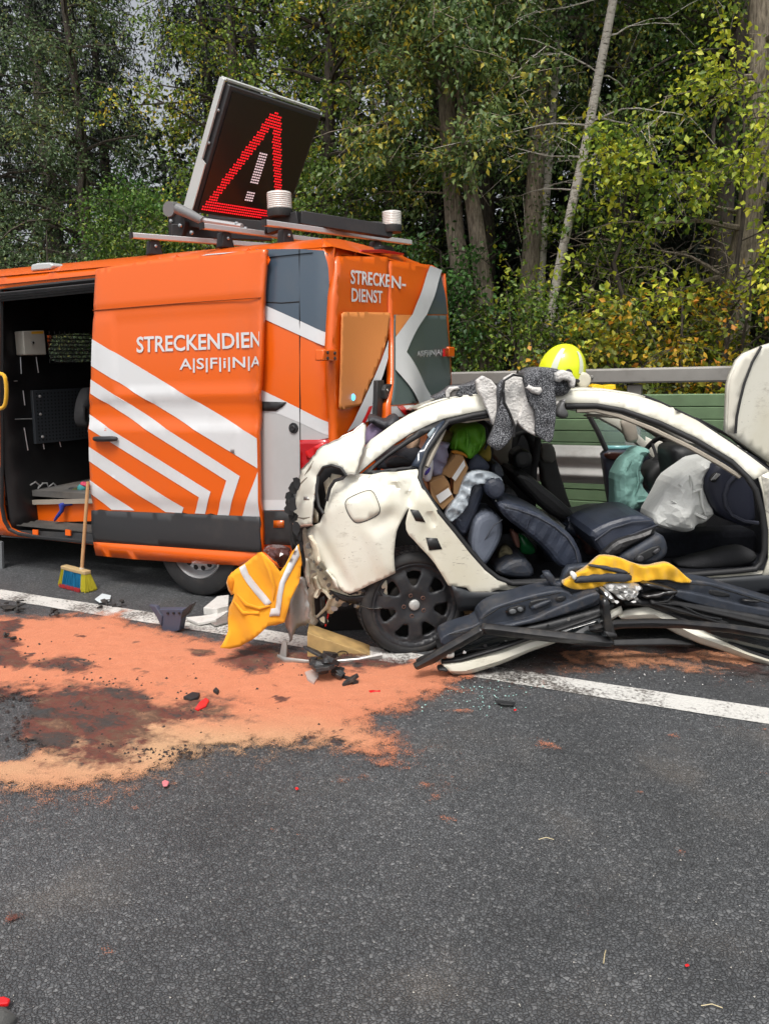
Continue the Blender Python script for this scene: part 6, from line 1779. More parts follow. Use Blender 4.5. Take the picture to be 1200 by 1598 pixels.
cpil('door_core', c7((80, 400), (150, 350), (240, 318), (400, 300), (640, 235), (700, 225), (640, 262), (480, 315), (300, 372), (160, 410)), -.25, -.05, BLKPL, RDX, r=.02, res=.03)
cpil('door_trim', c7((98, 345), (112, 325), (160, 308), (228, 288), (236, 262), (262, 238), (300, 222), (370, 200), (440, 182), (505, 172), (540, 186), (548, 206), (590, 196), (640, 190), (642, 220), (560, 248), (480, 268), (400, 288), (320, 300), (240, 318), (180, 345), (110, 366)), -.20, -.02, NAVYP, RDX, r=.009, res=.016, smooth=1)
cpil('arm_rail', c7((420, 268), (470, 240), (540, 212), (605, 186), (632, 182), (638, 205), (600, 228), (520, 254), (440, 280), (340, 300), (250, 316), (244, 302), (330, 288)), -.25, -.15, NAVYP, RDX, r=.012, res=.014, smooth=2)
ps = cpil('switch_panel', c7((316, 238), (380, 221), (390, 247), (328, 266)), -.212, -.19, BLKG, RDX, r=.006, res=.02)
for a in (c7((328, 242), (350, 236), (358, 250), (336, 257)), c7((356, 235), (374, 230), (381, 244), (364, 249))):
    cpil('switch', a, -.222, -.21, mat('grey_switch', (.11, .115, .12), .4), ps, r=.006, res=.02)
cpil('pull_recess', c7((394, 214), (430, 204), (466, 199), (476, 216), (450, 228), (404, 242), (396, 232)), -.206, -.18, BLKPL, RDX, r=.01, res=.02, smooth=1)
cpil('pull_handle', c7((402, 232), (440, 214), (472, 206), (476, 216), (446, 230), (408, 244)), -.222, -.20, NAVYP, RDX, r=.012, res=.02, smooth=1)
cpil('lamp_switch', c7((484, 200), (518, 192), (524, 206), (492, 216)), -.208, -.19, BLKG, RDX, r=.006, res=.02)
xs('window_frame', RDX, [
    (c7((240, 288), (275, 290), (400, 304), (520, 316), (620, 326), (672, 338)), [-.34, -.345, -.36, -.37, -.37, -.37]),
    (c7((238, 302), (275, 304), (400, 320), (520, 334), (620, 344), (680, 350)), [-.365, -.37, -.385, -.395, -.395, -.395]),
    (c7((248, 316), (290, 322), (400, 334), (520, 348), (620, 356), (676, 358)), [-.35, -.355, -.37, -.38, -.38, -.38])], BLKG, solid=.02)
xs('window_frame', RDX, [
    (c7((12, 424), (60, 395), (140, 345), (236, 292)), [-.34, -.34, -.34, -.335]),
    (c7((16, 433), (70, 404), (150, 358), (242, 306)), [-.37, -.37, -.37, -.365]),
    (c7((24, 434), (80, 412), (160, 366), (246, 318)), [-.35, -.35, -.35, -.35])], BLKG, solid=.02)
xs('window_seal', RDX, [
    (c7((104, 408), (165, 402), (300, 362), (400, 328), (480, 306), (640, 250)), -.31),
    (c7((104, 416), (165, 410), (300, 371), (400, 336), (480, 314), (640, 259)), -.335)], RUB, solid=.014)
xs('window_pane', RDX, [(c7((95, 392), (240, 318), (400, 334), (520, 346), (660, 352)), -.33), (c7((110, 404), (250, 372), (400, 326), (520, 296), (640, 258)), -.27)], mat('dark_glass', (.02, .024, .026), .1, coat=.4), solid=.006)
for a in (c7((14, 426), (45, 405), (90, 392), (110, 400), (70, 418)), c7((90, 440), (120, 435), (128, 448), (100, 452))):
    cpil('torn_trim', a, -.36, -.30, BLKPL, RDX, r=.015, res=.02, lump=.02, lscale=30)
cpil('bright_latch', c7((118, 380), (145, 377), (150, 395), (140, 405), (118, 404)), -.36, -.32, mat('chalky_plastic', (.52, .50, .46), .6), RDX, r=.012, res=.02, lump=.01, lscale=40)
for a in (c7((130, 322), (240, 306), (330, 282), (440, 258), (520, 232), (600, 200)), c7((240, 270), (300, 232), (400, 204), (505, 182))):
    ctube('trim_seam', a, -.222, .0035, BLKG, RDX)
for k, a in enumerate((c7((150, 392), (200, 372), (260, 366), (300, 352)), c7((360, 345), (430, 322), (470, 322)), c7((540, 282), (590, 272), (640, 246)))):
    ctube('door_wire', a, -.29, .005, [BLKPL, mat('wire_white', (.5, .5, .48), .5), BLKPL][k], RDX)
for k in range(7):
    u, v = c7((180 + k * 70, 382 - k * 22))[0]
    shard('trim_clip', CAR, u, v, -.33 + .02 * k * .8, .012, [PAPER, BLKPL, BARE][k % 3], RDX, n=5, thick=.004)
# front door
xs('door_skin', FDX, [
    (c7((690, 255), (720, 240), (800, 226), (870, 254), (950, 290), (1040, 338), (1120, 376), (1200, 404), (1330, 440)), [-.13, -.13, -.14, -.18, -.22, -.26, -.29, -.31, -.33]),
    (c7((700, 264), (740, 256), (810, 252), (880, 288), (960, 326), (1045, 358), (1125, 388), (1200, 412), (1330, 452)), [-.17, -.17, -.18, -.22, -.26, -.30, -.33, -.35, -.37]),
    (c7((715, 272), (760, 274), (820, 278), (890, 318), (970, 350), (1050, 376), (1130, 402), (1200, 422), (1330, 464)), [-.14, -.14, -.15, -.19, -.23, -.27, -.30, -.32, -.34])], SKIN, wob=.004, n=34)
cpil('door_core', c7((700, 225), (780, 200), (1000, 230), (1200, 265), (1340, 300), (1340, 440), (1200, 404), (1040, 338), (870, 256), (800, 230)), -.20, -.02, BLKPL, FDX, r=.02, res=.04)
cpil('door_trim', c7((770, 158), (790, 145), (840, 138), (920, 140), (1000, 146), (1090, 172), (1200, 206), (1340, 250), (1340, 320), (1200, 262), (1100, 246), (1000, 228), (900, 210), (800, 205), (772, 190)), -.14, .02, NAVYP, FDX, r=.009, res=.016, smooth=1)
cpil('arm_rail', c7((880, 172), (960, 185), (1060, 212), (1160, 232), (1200, 240), (1340, 280), (1340, 318), (1200, 264), (1100, 250), (1000, 232), (900, 205), (880, 192)), -.18, -.06, NAVYP, FDX, r=.009, res=.016, smooth=1)
cpil('pull_recess', c7((990, 176), (1010, 171), (1060, 182), (1078, 195), (1060, 200), (1004, 192)), -.146, -.12, BLKPL, FDX, r=.01, res=.02, smooth=1)
cpil('switch_panel', c7((1100, 208), (1140, 206), (1180, 214), (1150, 218)), -.185, -.15, BLKG, FDX, r=.006, res=.02)
for rows, nm in (([(c7((596, 298), (680, 277), (800, 272), (900, 275), (1060, 288), (1200, 309), (1340, 332)), -.34), (c7((598, 308), (690, 286), (800, 283), (900, 286), (1060, 300), (1200, 324), (1340, 350)), -.365), (c7((620, 314), (700, 296), (800, 295), (900, 296), (1050, 310), (1200, 336), (1340, 364)), -.345)], 'window_frame'),
                 ([(c7((800, 208), (900, 236), (1000, 264), (1060, 284)), -.22), (c7((805, 217), (900, 246), (1000, 275), (1060, 294)), -.24)], 'window_seal'),
                 ([(c7((850, 206), (1000, 240), (1200, 286), (1340, 310)), -.21), (c7((850, 214), (1000, 250), (1200, 296), (1340, 322)), -.23)], 'window_seal')):
    xs(nm, FDX, rows, BLKG if nm == 'window_frame' else RUB, solid=.018)
xs('window_seal', FDX, [(c7((800, 229), (870, 256), (950, 294), (1040, 341), (1120, 379), (1200, 406), (1340, 444)), [-.16, -.2, -.24, -.28, -.31, -.33, -.35]), (c7((800, 223), (870, 248), (950, 284), (1040, 332), (1120, 370), (1200, 398), (1340, 436)), [-.15, -.19, -.23, -.27, -.30, -.32, -.34])], RUB, solid=.012)
xs('window_pane', FDX, [(c7((960, 298), (1060, 310), (1200, 336), (1340, 364)), -.33), (c7((960, 302), (1040, 338), (1200, 402), (1340, 440)), -.29)], mat('dark_glass', (.02, .024, .026), .1, coat=.4), solid=.006)
xs('door_underside', FDX, [(c7((540, 345), (700, 340), (850, 335), (930, 352)), -.2), (c7((540, 362), (700, 360), (850, 358), (950, 358)), -.22)], BLKPL, solid=.02)
for a in (c7((780, 196), (880, 206), (1000, 232), (1100, 250), (1200, 266)), c7((800, 150), (900, 150), (1000, 158), (1090, 184), (1200, 218))):
    ctube('trim_seam', a, -.16, .0035, BLKG, FDX)
for k, a in enumerate((c7((820, 216), (900, 222), (980, 262), (1040, 270)), c7((1080, 300), (1140, 306), (1200, 318)), c7((880, 190), (860, 210), (830, 214)))):
    ctube('door_wire', a, -.24, .005, [BLKPL, BARE, BLKPL][k], FDX)
# pillar stub
cpil('pillar_post', c7((642, 204), (668, 206), (672, 262), (688, 318), (692, 330), (668, 328), (650, 318), (648, 262)), -.40, -.33, BLKG, BPX, r=.012, res=.02)
cpil('pillar_foot', c7((648, 312), (690, 318), (696, 334), (660, 332)), -.41, -.34, BLKPL, BPX, r=.012, res=.02, lump=.012, lscale=30)
for k, a in enumerate((c7((652, 160), (700, 156), (775, 160), (780, 178), (740, 190), (680, 185), (660, 178)), c7((690, 178), (740, 172), (776, 184), (760, 205), (720, 212), (690, 200)), c7((648, 176), (668, 180), (690, 215), (672, 212), (655, 200)))):
    cpil('ripped_metal', a, -.22 - .02 * k, -.14, mat('ripped_metal', (.50, .50, .49), .35, metal=.7, dirt=.9, dscale=30), BPX, r=.02, res=.015, lump=.035, lscale=28, smooth=0, seed=k)
for a in (c7((772, 196), (800, 192), (880, 172), (898, 178), (890, 194), (800, 206)), c7((776, 160), (800, 150), (900, 176), (880, 182))):
    cpil('torn_sleeve', a, -.24, -.17, BLKG, BPX, r=.015, res=.02, lump=.015, lscale=25)
rr = random.Random(5)
for k in range(14):
    u, v = c7((rr.uniform(655, 775), rr.uniform(160, 215)))[0]
    shard('metal_splinter', CAR, u, v, -.26, rr.uniform(.012, .026), rr.choice([BARE, PAPER, BLKPL, BARE]), BPX, n=5, thick=.004, asp=.6)

# ---- yellow cloth laid on the doors
YC = obj('yellow_cloth', pillow(MB(), CAR, c7((508, 152), (540, 132), (600, 98), (625, 72), (645, 60), (700, 66), (760, 92), (800, 98), (835, 88), (868, 84), (895, 102), (915, 122), (952, 150), (900, 150), (850, 138), (800, 142), (745, 152), (700, 158), (640, 165), (560, 176), (520, 162)), -.17, -.12, r=.010, res=.012, lump=.022, lscale=9, smooth=1, fold=(.009, 85, .25)), YELO, smooth=180)
tag(YC, 'bright yellow cloth laid over the joint of the cut-off doors', 'cloth')
o = cpil('dark_flap', c7((545, 152), (560, 130), (700, 118), (746, 124), (744, 150), (640, 150), (560, 154)), -.20, -.16, mat('navy_flap', (.03, .032, .04), .75, bump=.002, bscale=120), YC, r=.02, res=.02, lump=.006)
cpil('dark_strap', c7((590, 92), (640, 90), (720, 108), (744, 122), (700, 120), (620, 100)), -.19, -.16, mat('navy_flap', (.03, .032, .04), .75), YC, r=.012, res=.02)
cpil('white_cord', c7((535, 118), (548, 112), (562, 128), (556, 142), (545, 140)), -.21, -.18, PAPER, YC, r=.01, res=.015, lump=.015, lscale=40)
o = cpil('navy_strap', c7((440, 118), (470, 112), (500, 165), (520, 98), (560, 92), (620, 88), (600, 100), (540, 120), (520, 165), (480, 172)), -.13, -.08, NAVYP, None, r=.015, res=.02, lump=.01)
tag(o, 'navy belt strap hanging over the sill beside the yellow cloth', 'strap')

# ================================================================== load inside the car
def load(name, lb, cat, pts, t0, t1, m, grp=None, **k):
    o = obj(name, pillow(MB(), CAR, pts, t0, t1, **k), m, None, smooth=180)
    return tag(o, lb, cat, grp)
def carton(lb, face, side, lab, t, d):
    P = [CAR.P(u, v, t) for u, v in face]
    o = obj('cardboard_box', MB().prism(P, CAR.en * d + Vector((0, 0, .02))), CARD, None, smooth=0, bev=.003)
    tag(o, lb, 'box', 'cardboard boxes in the car')
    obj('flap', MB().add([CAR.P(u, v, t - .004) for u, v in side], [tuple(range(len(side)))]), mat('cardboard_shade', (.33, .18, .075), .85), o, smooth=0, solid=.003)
    obj('paper_label', MB().add([CAR.P(u, v, t - .009) for u, v in lab], [tuple(range(len(lab)))]), PAPER, o, smooth=0, solid=.001)
carton('upper long cardboard box with a white strip, under the green bag', c5((458, 632), (536, 528), (575, 540), (602, 600), (545, 750), (520, 745), (522, 660)), c5((458, 632), (536, 528), (575, 540), (500, 655)), c5((578, 556), (586, 588), (530, 674), (512, 655)), .42, .16)
carton('lower cardboard box with a square white label, by the door seal', c5((390, 684), (470, 652), (498, 690), (508, 740), (524, 770), (462, 832), (400, 760)), c5((390, 684), (470, 652), (498, 692), (418, 748)), c5((424, 754), (492, 710), (512, 745), (446, 796)), .36, .14)
load('green_bag', 'bright green drawstring bag with an orange hem on top of the boxes', 'bag', c5((505, 500), (520, 450), (545, 400), (600, 372), (660, 362), (700, 372), (708, 420), (700, 480), (660, 530), (620, 560), (595, 545), (580, 520), (530, 510)), .48, .85, LIME, r=.05, res=.014, lump=.03, lscale=14, smooth=1, fold=(.012, 75, .35))
for k, a in enumerate((c5((545, 405), (540, 450), (530, 500)), c5((590, 380), (600, 440), (590, 510)), c5((640, 370), (650, 430), (630, 520)), c5((690, 380), (684, 430), (664, 500)))):
    ctube('bag_fold', a, [.50, .474, .48], [.003, .010, .004], LIME, bpy.data.objects['green_bag'])
ctube('bag_cord', c5((700, 375), (712, 420), (706, 470), (690, 500)), .47, .006, DKCL, bpy.data.objects['green_bag'])
load('orange_hem', 'orange cloth edge showing beneath the green bag', 'cloth', c5((505, 512), (530, 504), (580, 518), (598, 535), (600, 552), (575, 535), (520, 525)), .45, .5, mat('orange_cloth', (.5, .2, .02), .8), r=.015, res=.02, lump=.01)
load('yellow_vest', 'dull yellow vest squeezed behind the green bag', 'clothing', c5((650, 540), (690, 480), (730, 470), (740, 540), (725, 575), (690, 560)), .62, .8, mat('dull_yellow', (.30, .22, .03), .8, bump=.004), r=.05, res=.025, lump=.03, lscale=14, smooth=1)
load('lavender_bag', 'pale lavender plastic bag pushed against the rear pillar', 'bag', c5((400, 540), (430, 480), (470, 465), (505, 470), (490, 500), (500, 540), (480, 600), (455, 640), (410, 665), (400, 620)), .44, .75, LAV, r=.04, res=.014, lump=.04, lscale=14, smooth=0, seed=3, fold=(.012, 70, 1.2))
pb = load('printed_bag', 'white carrier bag with a violet print beside the door seal', 'bag', c5((352, 610), (385, 575), (410, 550), (414, 600), (405, 660), (380, 685), (356, 670)), .34, .5, mat('white_bag', (.66, .64, .68), .5, bump=.003, bscale=25), r=.03, res=.02, lump=.02, lscale=16)
cpil('violet_print', c5((358, 632), (398, 588), (392, 622), (368, 646)), .325, .335, mat('violet_print', (.05, .03, .24), .5), pb, r=.008, res=.02)
load('plastic_wrap', 'crumpled translucent plastic wrap draped over the rear seat', 'plastic sheet', c5((472, 860), (500, 810), (545, 760), (565, 700), (590, 640), (640, 615), (720, 622), (780, 650), (798, 680), (780, 698), (720, 690), (650, 690), (612, 720), (610, 790), (570, 850), (520, 900), (490, 895)), .26, .32, mat('plastic_wrap', (.50, .56, .61), .18, alpha=.62, bump=.012, bscale=28, coat=.4), r=.012, res=.012, lump=.035, lscale=20, smooth=1, seed=8, fold=(.010, 90, .9))
load('rucksack', 'blue-grey rucksack above the rear seat back', 'bag', c5((600, 590), (630, 530), (660, 525), (725, 585), (722, 620), (660, 620), (606, 640)), .5, .7, mat('slate_cloth', (.045, .055, .085), .8, bump=.004), r=.04, res=.025, lump=.02, smooth=1)
load('dark_jacket', 'heap of dark navy clothes behind the quarter window', 'clothing', c5((85, 610), (140, 560), (200, 530), (260, 510), (330, 490), (390, 560), (360, 600), (300, 610), (180, 620)), .34, .8, DKCL, r=.06, res=.025, lump=.05, lscale=9, smooth=1, seed=4)
load('dark_sleeve', 'black sleeve lying along the quarter window sill', 'clothing', c5((140, 590), (170, 550), (215, 540), (270, 555), (290, 580), (250, 590), (190, 600)), .26, .36, mat('black_sleeve', (.018, .018, .021), .7, bump=.003), r=.03, res=.02, lump=.02, smooth=1)
load('beige_bundle', 'beige rolled bundle seen through the quarter window', 'bundle', c5((265, 500), (275, 455), (310, 432), (345, 440), (335, 490), (305, 540), (285, 545)), .42, .7, mat('beige_bundle', (.36, .24, .16), .85, bump=.004), r=.06, res=.025, lump=.02, smooth=2)
load('lilac_clothes', 'lilac clothes bulging out of the broken rear window', 'clothing', c5((30, 440), (45, 400), (90, 370), (150, 385), (160, 420), (110, 450), (60, 480), (35, 480)), .28, .6, mat('lilac_cloth', (.16, .12, .20), .85, bump=.004), r=.06, res=.025, lump=.04, lscale=12, smooth=1)
load('black_coat', 'black padded coat sleeve hanging from the broken rear window', 'clothing', c5((48, 345), (62, 318), (100, 326), (150, 350), (185, 318), (220, 318), (232, 350), (200, 385), (150, 402), (110, 385), (70, 360)), .24, .5, mat('black_padded', (.03, .03, .035), .6, bump=.004), r=.05, res=.02, lump=.04, lscale=14, smooth=1, seed=6)
load('rear_clutter', 'dark jumble of belongings filling the back of the cabin', 'clothing', c5((360, 560), (420, 440), (480, 380), (600, 350), (740, 345), (760, 480), (740, 640), (700, 720), (560, 860), (470, 850), (400, 740)), .80, 1.2, mat('dark_jumble', (.02, .018, .016), .9, bump=.01, bscale=10, var=.5), r=.08, res=.05, lump=.06, lscale=6, smooth=1)
load('olive_cloth', 'olive cloth at the roof corner above the lavender bag', 'cloth', c5((445, 460), (470, 410), (520, 400), (515, 470), (480, 470)), .56, .7, mat('olive_cloth', (.13, .10, .03), .9), r=.03, res=.025, lump=.02)
load('green_packet', 'shiny green packet on the floor under the folded seat', 'packet', c5((880, 980), (905, 970), (950, 1010), (985, 1060), (975, 1090), (900, 1085), (885, 1040)), .55, .65, mat('green_packet', (.015, .16, .045), .25, coat=.4), r=.03, res=.025, lump=.02)
load('pink_packet', 'pinkish packet on the floor beside the green one', 'packet', c5((835, 950), (855, 945), (885, 980), (892, 1050), (870, 1040), (850, 1000)), .52, .6, mat('pink_packet', (.36, .17, .13), .6), r=.02, res=.025, lump=.01)
load('straw_fibres', 'pale frayed fibres spilling between the rear seats', 'fibres', c5((770, 1130), (780, 1060), (820, 1030), (850, 1060), (850, 1110), (800, 1140)), .40, .5, mat('fibre', (.16, .14, .08), .9, bump=.01, bscale=60), r=.03, res=.02, lump=.05, lscale=30)

# ================================================================== things on the car roof
def knit_mat():
    m, n, b = nodes('grey_knit')
    N, L = n.nodes, n.links
    tc = N.new('ShaderNodeTexCoord'); v = N.new('ShaderNodeTexNoise'); v.inputs['Scale'].default_value = 190; v.inputs['Detail'].default_value = 1.0
    L.new(tc.outputs['Object'], v.inputs['Vector'])
    r = N.new('ShaderNodeValToRGB'); r.color_ramp.elements[0].position = .46; r.color_ramp.elements[0].color = (.026, .027, .032, 1); r.color_ramp.elements[1].position = .70; r.color_ramp.elements[1].color = (.33, .34, .36, 1)
    L.new(v.outputs[0], r.inputs[0]); L.new(r.outputs[0], b.inputs['Base Color']); b.inputs['Roughness'].default_value = .95
    bp = N.new('ShaderNodeBump'); bp.inputs['Distance'].default_value = .004; L.new(v.outputs[0], bp.inputs['Height']); L.new(bp.outputs[0], b.inputs['Normal'])
    return m
KNIT = knit_mat()
JK = thing('knit_jacket', 'grey flecked knit jacket with white fleece lining draped over the car roof', 'jacket', CAR.P(790, 660, .2))
def jk(name, pts, t0, t1, m, **k):
    if m is FLEECE:
        cx = sum(p[0] for p in pts) / len(pts); cy = sum(p[1] for p in pts) / len(pts)
        pts = [(cx + (u - cx) * 1.16, cy + (v - cy) * 1.10) for u, v in pts]
    kw = dict(r=.008, res=.012, lump=.014, lscale=9, smooth=0 if m is FLEECE else 1, fold=(.006, 70, .2)); kw.update(k)
    return obj(name, pillow(MB(), CAR, pts, t0, t1, **kw), m, JK, smooth=180)
jk('shell', c5((405, 222), (440, 205), (480, 185), (525, 148), (600, 150), (670, 118), (700, 108), (700, 160), (660, 205), (600, 212), (540, 215), (470, 220)), .30, .55, KNIT)
jk('cuff', c5((486, 212), (484, 178), (500, 158), (540, 154), (552, 168), (520, 172), (504, 188), (502, 212)), .27, .30, FLEECE)
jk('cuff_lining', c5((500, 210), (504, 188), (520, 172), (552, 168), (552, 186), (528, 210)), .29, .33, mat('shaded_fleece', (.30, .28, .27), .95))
jk('sleeve_fold', c5((530, 182), (580, 170), (640, 200), (600, 214), (540, 210)), .28, .36, KNIT)
jk('fleece_lining', c5((660, 128), (690, 106), (728, 126), (762, 170), (772, 240), (768, 310), (752, 362), (732, 345), (712, 285), (690, 230), (664, 180)), .20, .27, FLEECE)
jk('shell', c5((762, 160), (780, 125), (808, 112), (800, 170), (796, 230), (815, 280), (845, 325), (858, 385), (848, 430), (800, 480), (768, 512), (735, 490), (708, 468), (728, 425), (752, 365), (772, 270)), .14, .20, KNIT, lump=.02)
jk('fleece_lining', c5((798, 160), (815, 115), (855, 92), (898, 105), (922, 150), (918, 220), (895, 290), (870, 345), (858, 372), (846, 335), (822, 285), (800, 235)), .19, .26, FLEECE)
ctube('zip_edge', c5((772, 270), (785, 180), (800, 120), (850, 88), (900, 96), (928, 150), (935, 240)), [.15, .13, .13, .15, .15, .15, .14], .007, BLKPL, JK)
ctube('zip_edge', c5((796, 180), (800, 240), (835, 310), (856, 370), (852, 430)), .125, .007, BLKPL, JK)
jk('fleece_lining', c5((915, 210), (940, 245), (968, 290), (974, 350), (966, 416), (930, 395), (890, 362), (878, 335), (905, 280)), .17, .24, FLEECE)
jk('shell', c5((905, 100), (960, 66), (1010, 95), (1060, 140), (1086, 200), (1090, 290), (1078, 380), (1060, 468), (1020, 448), (972, 420), (976, 340), (968, 285), (940, 250), (925, 170)), .13, .22, KNIT, lump=.022)
jk('sleeve', c5((925, 85), (960, 56), (1010, 44), (1060, 48), (1110, 56), (1150, 88), (1190, 112), (1190, 150), (1150, 204), (1088, 208), (1020, 190), (960, 140)), .22, .5, KNIT, r=.04, lump=.03)
jk('cuff', c5((1098, 120), (1100, 82), (1130, 66), (1170, 78), (1190, 112), (1184, 158), (1166, 150), (1160, 122), (1130, 116), (1112, 128)), .16, .24, FLEECE, r=.014)
jk('cuff', c5((932, 160), (942, 146), (968, 158), (1000, 158), (1008, 176), (992, 196), (955, 186)), .10, .16, FLEECE, r=.015)
jk('fleece_lining', c5((1082, 240), (1110, 235), (1136, 226), (1110, 262), (1086, 285)), .22, .26, FLEECE)

HB = CAR.P(876, 601, .56)
HM = thing('fire_helmet', 'fluorescent yellow fire helmet with painted pale highlight streaks resting on the knit jacket', 'helmet', HB)
NEON = mat('neon_shell', (.72, .80, .012), .3, coat=.6, dirt=.15)
ha = (Vector((0, 0, 1)) * .93 - CAR.en * .10 + CAR.ex * .22).normalized()
rowsH = []
hx = (CAR.ex - ha * CAR.ex.dot(ha)).normalized(); hy = ha.cross(hx)
HC = HB + Vector((0, 0, .075))
for j in range(15):
    ph = j / 14 * math.pi * .56
    rr_ = []
    for k in range(41):
        a = 2 * math.pi * k / 40
        R_ = math.sin(ph) ; h = math.cos(ph)
        rx, ry, rzz = .128, .115, .150
        crest = 1 + .07 * math.exp(-(math.sin(a) * R_ * 5.5) ** 2) * (1 if j < 14 else .4)
        p = HC + hx * (math.cos(a) * R_ * rx * crest) + hy * (math.sin(a) * R_ * ry * crest) + ha * (h * rzz * crest)
        rr_.append(p)
    rowsH.append(rr_)
obj('shell', MB().grid(rowsH), NEON, HM, smooth=80, solid=.006)
def dome(a, ph, k=1.012):
    R_, h = math.sin(ph), math.cos(ph)
    return HC + hx * (math.cos(a) * R_ * .128 * k) + hy * (math.sin(a) * R_ * .115 * k) + ha * (h * .150 * k)
a_f = math.atan2(-1, .25)
obj('brim_edge', MB().tube([dome(-math.pi / 2 + a_, 1.72, 1.06) for a_ in np.linspace(-1.2, 1.4, 16)], .011, n=6), BLKPL, HM, smooth=60)
for off in (-.62, .66):
    obj('highlight_streak', MB().grid([[dome(-math.pi / 2 + off + w, ph, 1.075) for ph in np.linspace(.55, 1.45, 12)] for w in (-.14, 0, .14)]), mat('pale_highlight', (.62, .66, .52), .35), HM, smooth=80)  # white-grey highlights of the shell, laid on as pale strips
obj('side_knob', MB().lathe([(0, .022), (.012, .02), (.015, .012), (.021, .01), (.023, 0)], dome(-math.pi / 2 + .03, 1.50, 1.06), tuple(-CAR.en), 18), BLKPL, HM)
cpil('neck_guard', [(900, 596), (908, 580), (918, 582), (925, 592), (920, 604), (908, 607)], .45, .6, mat('pale_strap', (.55, .52, .42), .7), HM, r=.02, res=.015, lump=.015)
cpil('liner', [(846, 590), (870, 584), (900, 590), (906, 600), (880, 606), (850, 604)], .50, .66, BLKPL, HM, r=.02, res=.03)
for k, (lb, a) in enumerate((('yellow plastic wedge nearest the helmet on the roof', [(922, 603), (930, 599.5), (941, 601), (942, 609), (930, 610)]), ('yellow plastic block right of the wedge on the roof', [(941, 604), (944, 601.5), (960, 600), (961, 607), (944, 610)]))):
    o = obj('yellow_wedge', MB().prism([CAR.P(u, v, .5) for u, v in a], CAR.en * .09), mat('yellow_plastic', (.80, .48, .01), .4), None, smooth=0, bev=.004)
    tag(o, lb, 'wedge')

# ================================================================== at the tail of the car
AJ = thing('safety_jacket', 'amber safety jacket with silver stripes hanging from the torn tail to the ground', 'jacket', ground(400, 1000))
def ajt(s, z): return -.02 + .10 * z + .025 * math.sin(s * 26 + z * 9) + .02 * noise.noise(Vector((s * 5, z * 5, 7)))
AJO = c9((345, 140), (300, 165), (240, 215), (165, 265), (118, 308), (105, 350), (118, 405), (140, 440), (160, 428), (150, 470), (122, 525), (115, 600), (118, 690), (90, 760), (62, 803), (130, 812), (200, 797), (280, 750), (390, 655), (450, 647), (505, 630), (524, 560), (550, 470), (592, 390), (618, 310), (624, 190), (602, 88), (560, 140), (520, 225), (480, 278), (430, 220), (380, 170))
o = cpan('cloth', AJO, ORYEL, AJ, tf=ajt, solid=.008, res=.02)
cpan('silver_stripe', c9((195, 247), (234, 222), (262, 292), (330, 380), (418, 488), (380, 516), (300, 420), (240, 340), (210, 290)), REFL, AJ, tf=ajt, off=-.006, solid=.002, res=.02)
cpan('silver_stripe', c9((594, 92), (614, 162), (562, 262), (512, 352), (492, 440), (474, 582), (402, 585), (415, 530), (446, 526), (456, 440), (474, 350), (520, 250)), REFL, AJ, tf=ajt, off=-.006, solid=.002, res=.02)
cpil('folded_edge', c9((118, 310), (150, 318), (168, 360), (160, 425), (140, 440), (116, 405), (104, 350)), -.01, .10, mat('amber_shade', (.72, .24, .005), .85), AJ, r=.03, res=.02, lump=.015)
for a in (c9((180, 430), (240, 500), (330, 530), (410, 510)), c9((150, 470), (220, 560), (330, 560)), c9((345, 150), (400, 260), (440, 380), (430, 470))):
    obj('seam_fold', MB().tube(csurf(a, ajt, -.004), [.004, .012, .012, .004][:len(a)], n=6), ORYEL, AJ, smooth=80)
o = cpil('plastic_bag', c9((345, 145), (380, 122), (430, 116), (500, 124), (548, 150), (525, 215), (480, 272), (430, 215), (385, 170)), .10, .2, mat('maroon_film', (.10, .035, .03), .15, bump=.010, bscale=30, coat=.6, var=.5), None, r=.04, res=.018, lump=.035, lscale=18, smooth=1)
tag(o, 'glossy maroon plastic sheet behind the amber safety jacket', 'plastic sheet')

# wooden blocks under the car
WT = ground(585, 1030)
mb = MB().prism([CAR.P(u, v, .02) for u, v in c9((665, 700), (760, 735), (1000, 818), (1105, 858), (1050, 880), (860, 892), (665, 886))], CAR.en * .16)
WB = tag(obj('wooden_wedge', mb, WOODL, None, smooth=0, bev=.004), 'pale wooden wedge with a black stamp under the crushed tail', 'wedge')
obj('stamp', MB().tube([CAR.P(910 / 4.444 + 330 + 8.5 * math.cos(a), 848 / 4.444 + 830 + 5 * math.sin(a), .017) for a in np.linspace(0, 2 * math.pi, 20)], .0022, n=4, cap=False), BLKPL, WB)
lettering('stamp_lettering', 'MF BOC', CAR, c9((948, 838), (790, 858), (948, 868), (790, 886)), .018, BLKPL, WB, off=0, bold=.01)
for k, (a, lb) in enumerate(((c7((172, 252), (232, 250), (232, 268), (172, 270)), 'upper of the two short boards packed under the sill'), (c7((174, 273), (232, 271), (232, 292), (175, 294)), 'lower of the two short boards packed under the sill'))):
    o = obj('support_board', MB().prism([CAR.P(u, v, .16) for u, v in a], CAR.en * .35), mat('brown_board', (.26, .15, .06), .8, var=.4, vscale=20), None, smooth=0, bev=.003)
    tag(o, lb, 'board', 'boards packed under the sill')

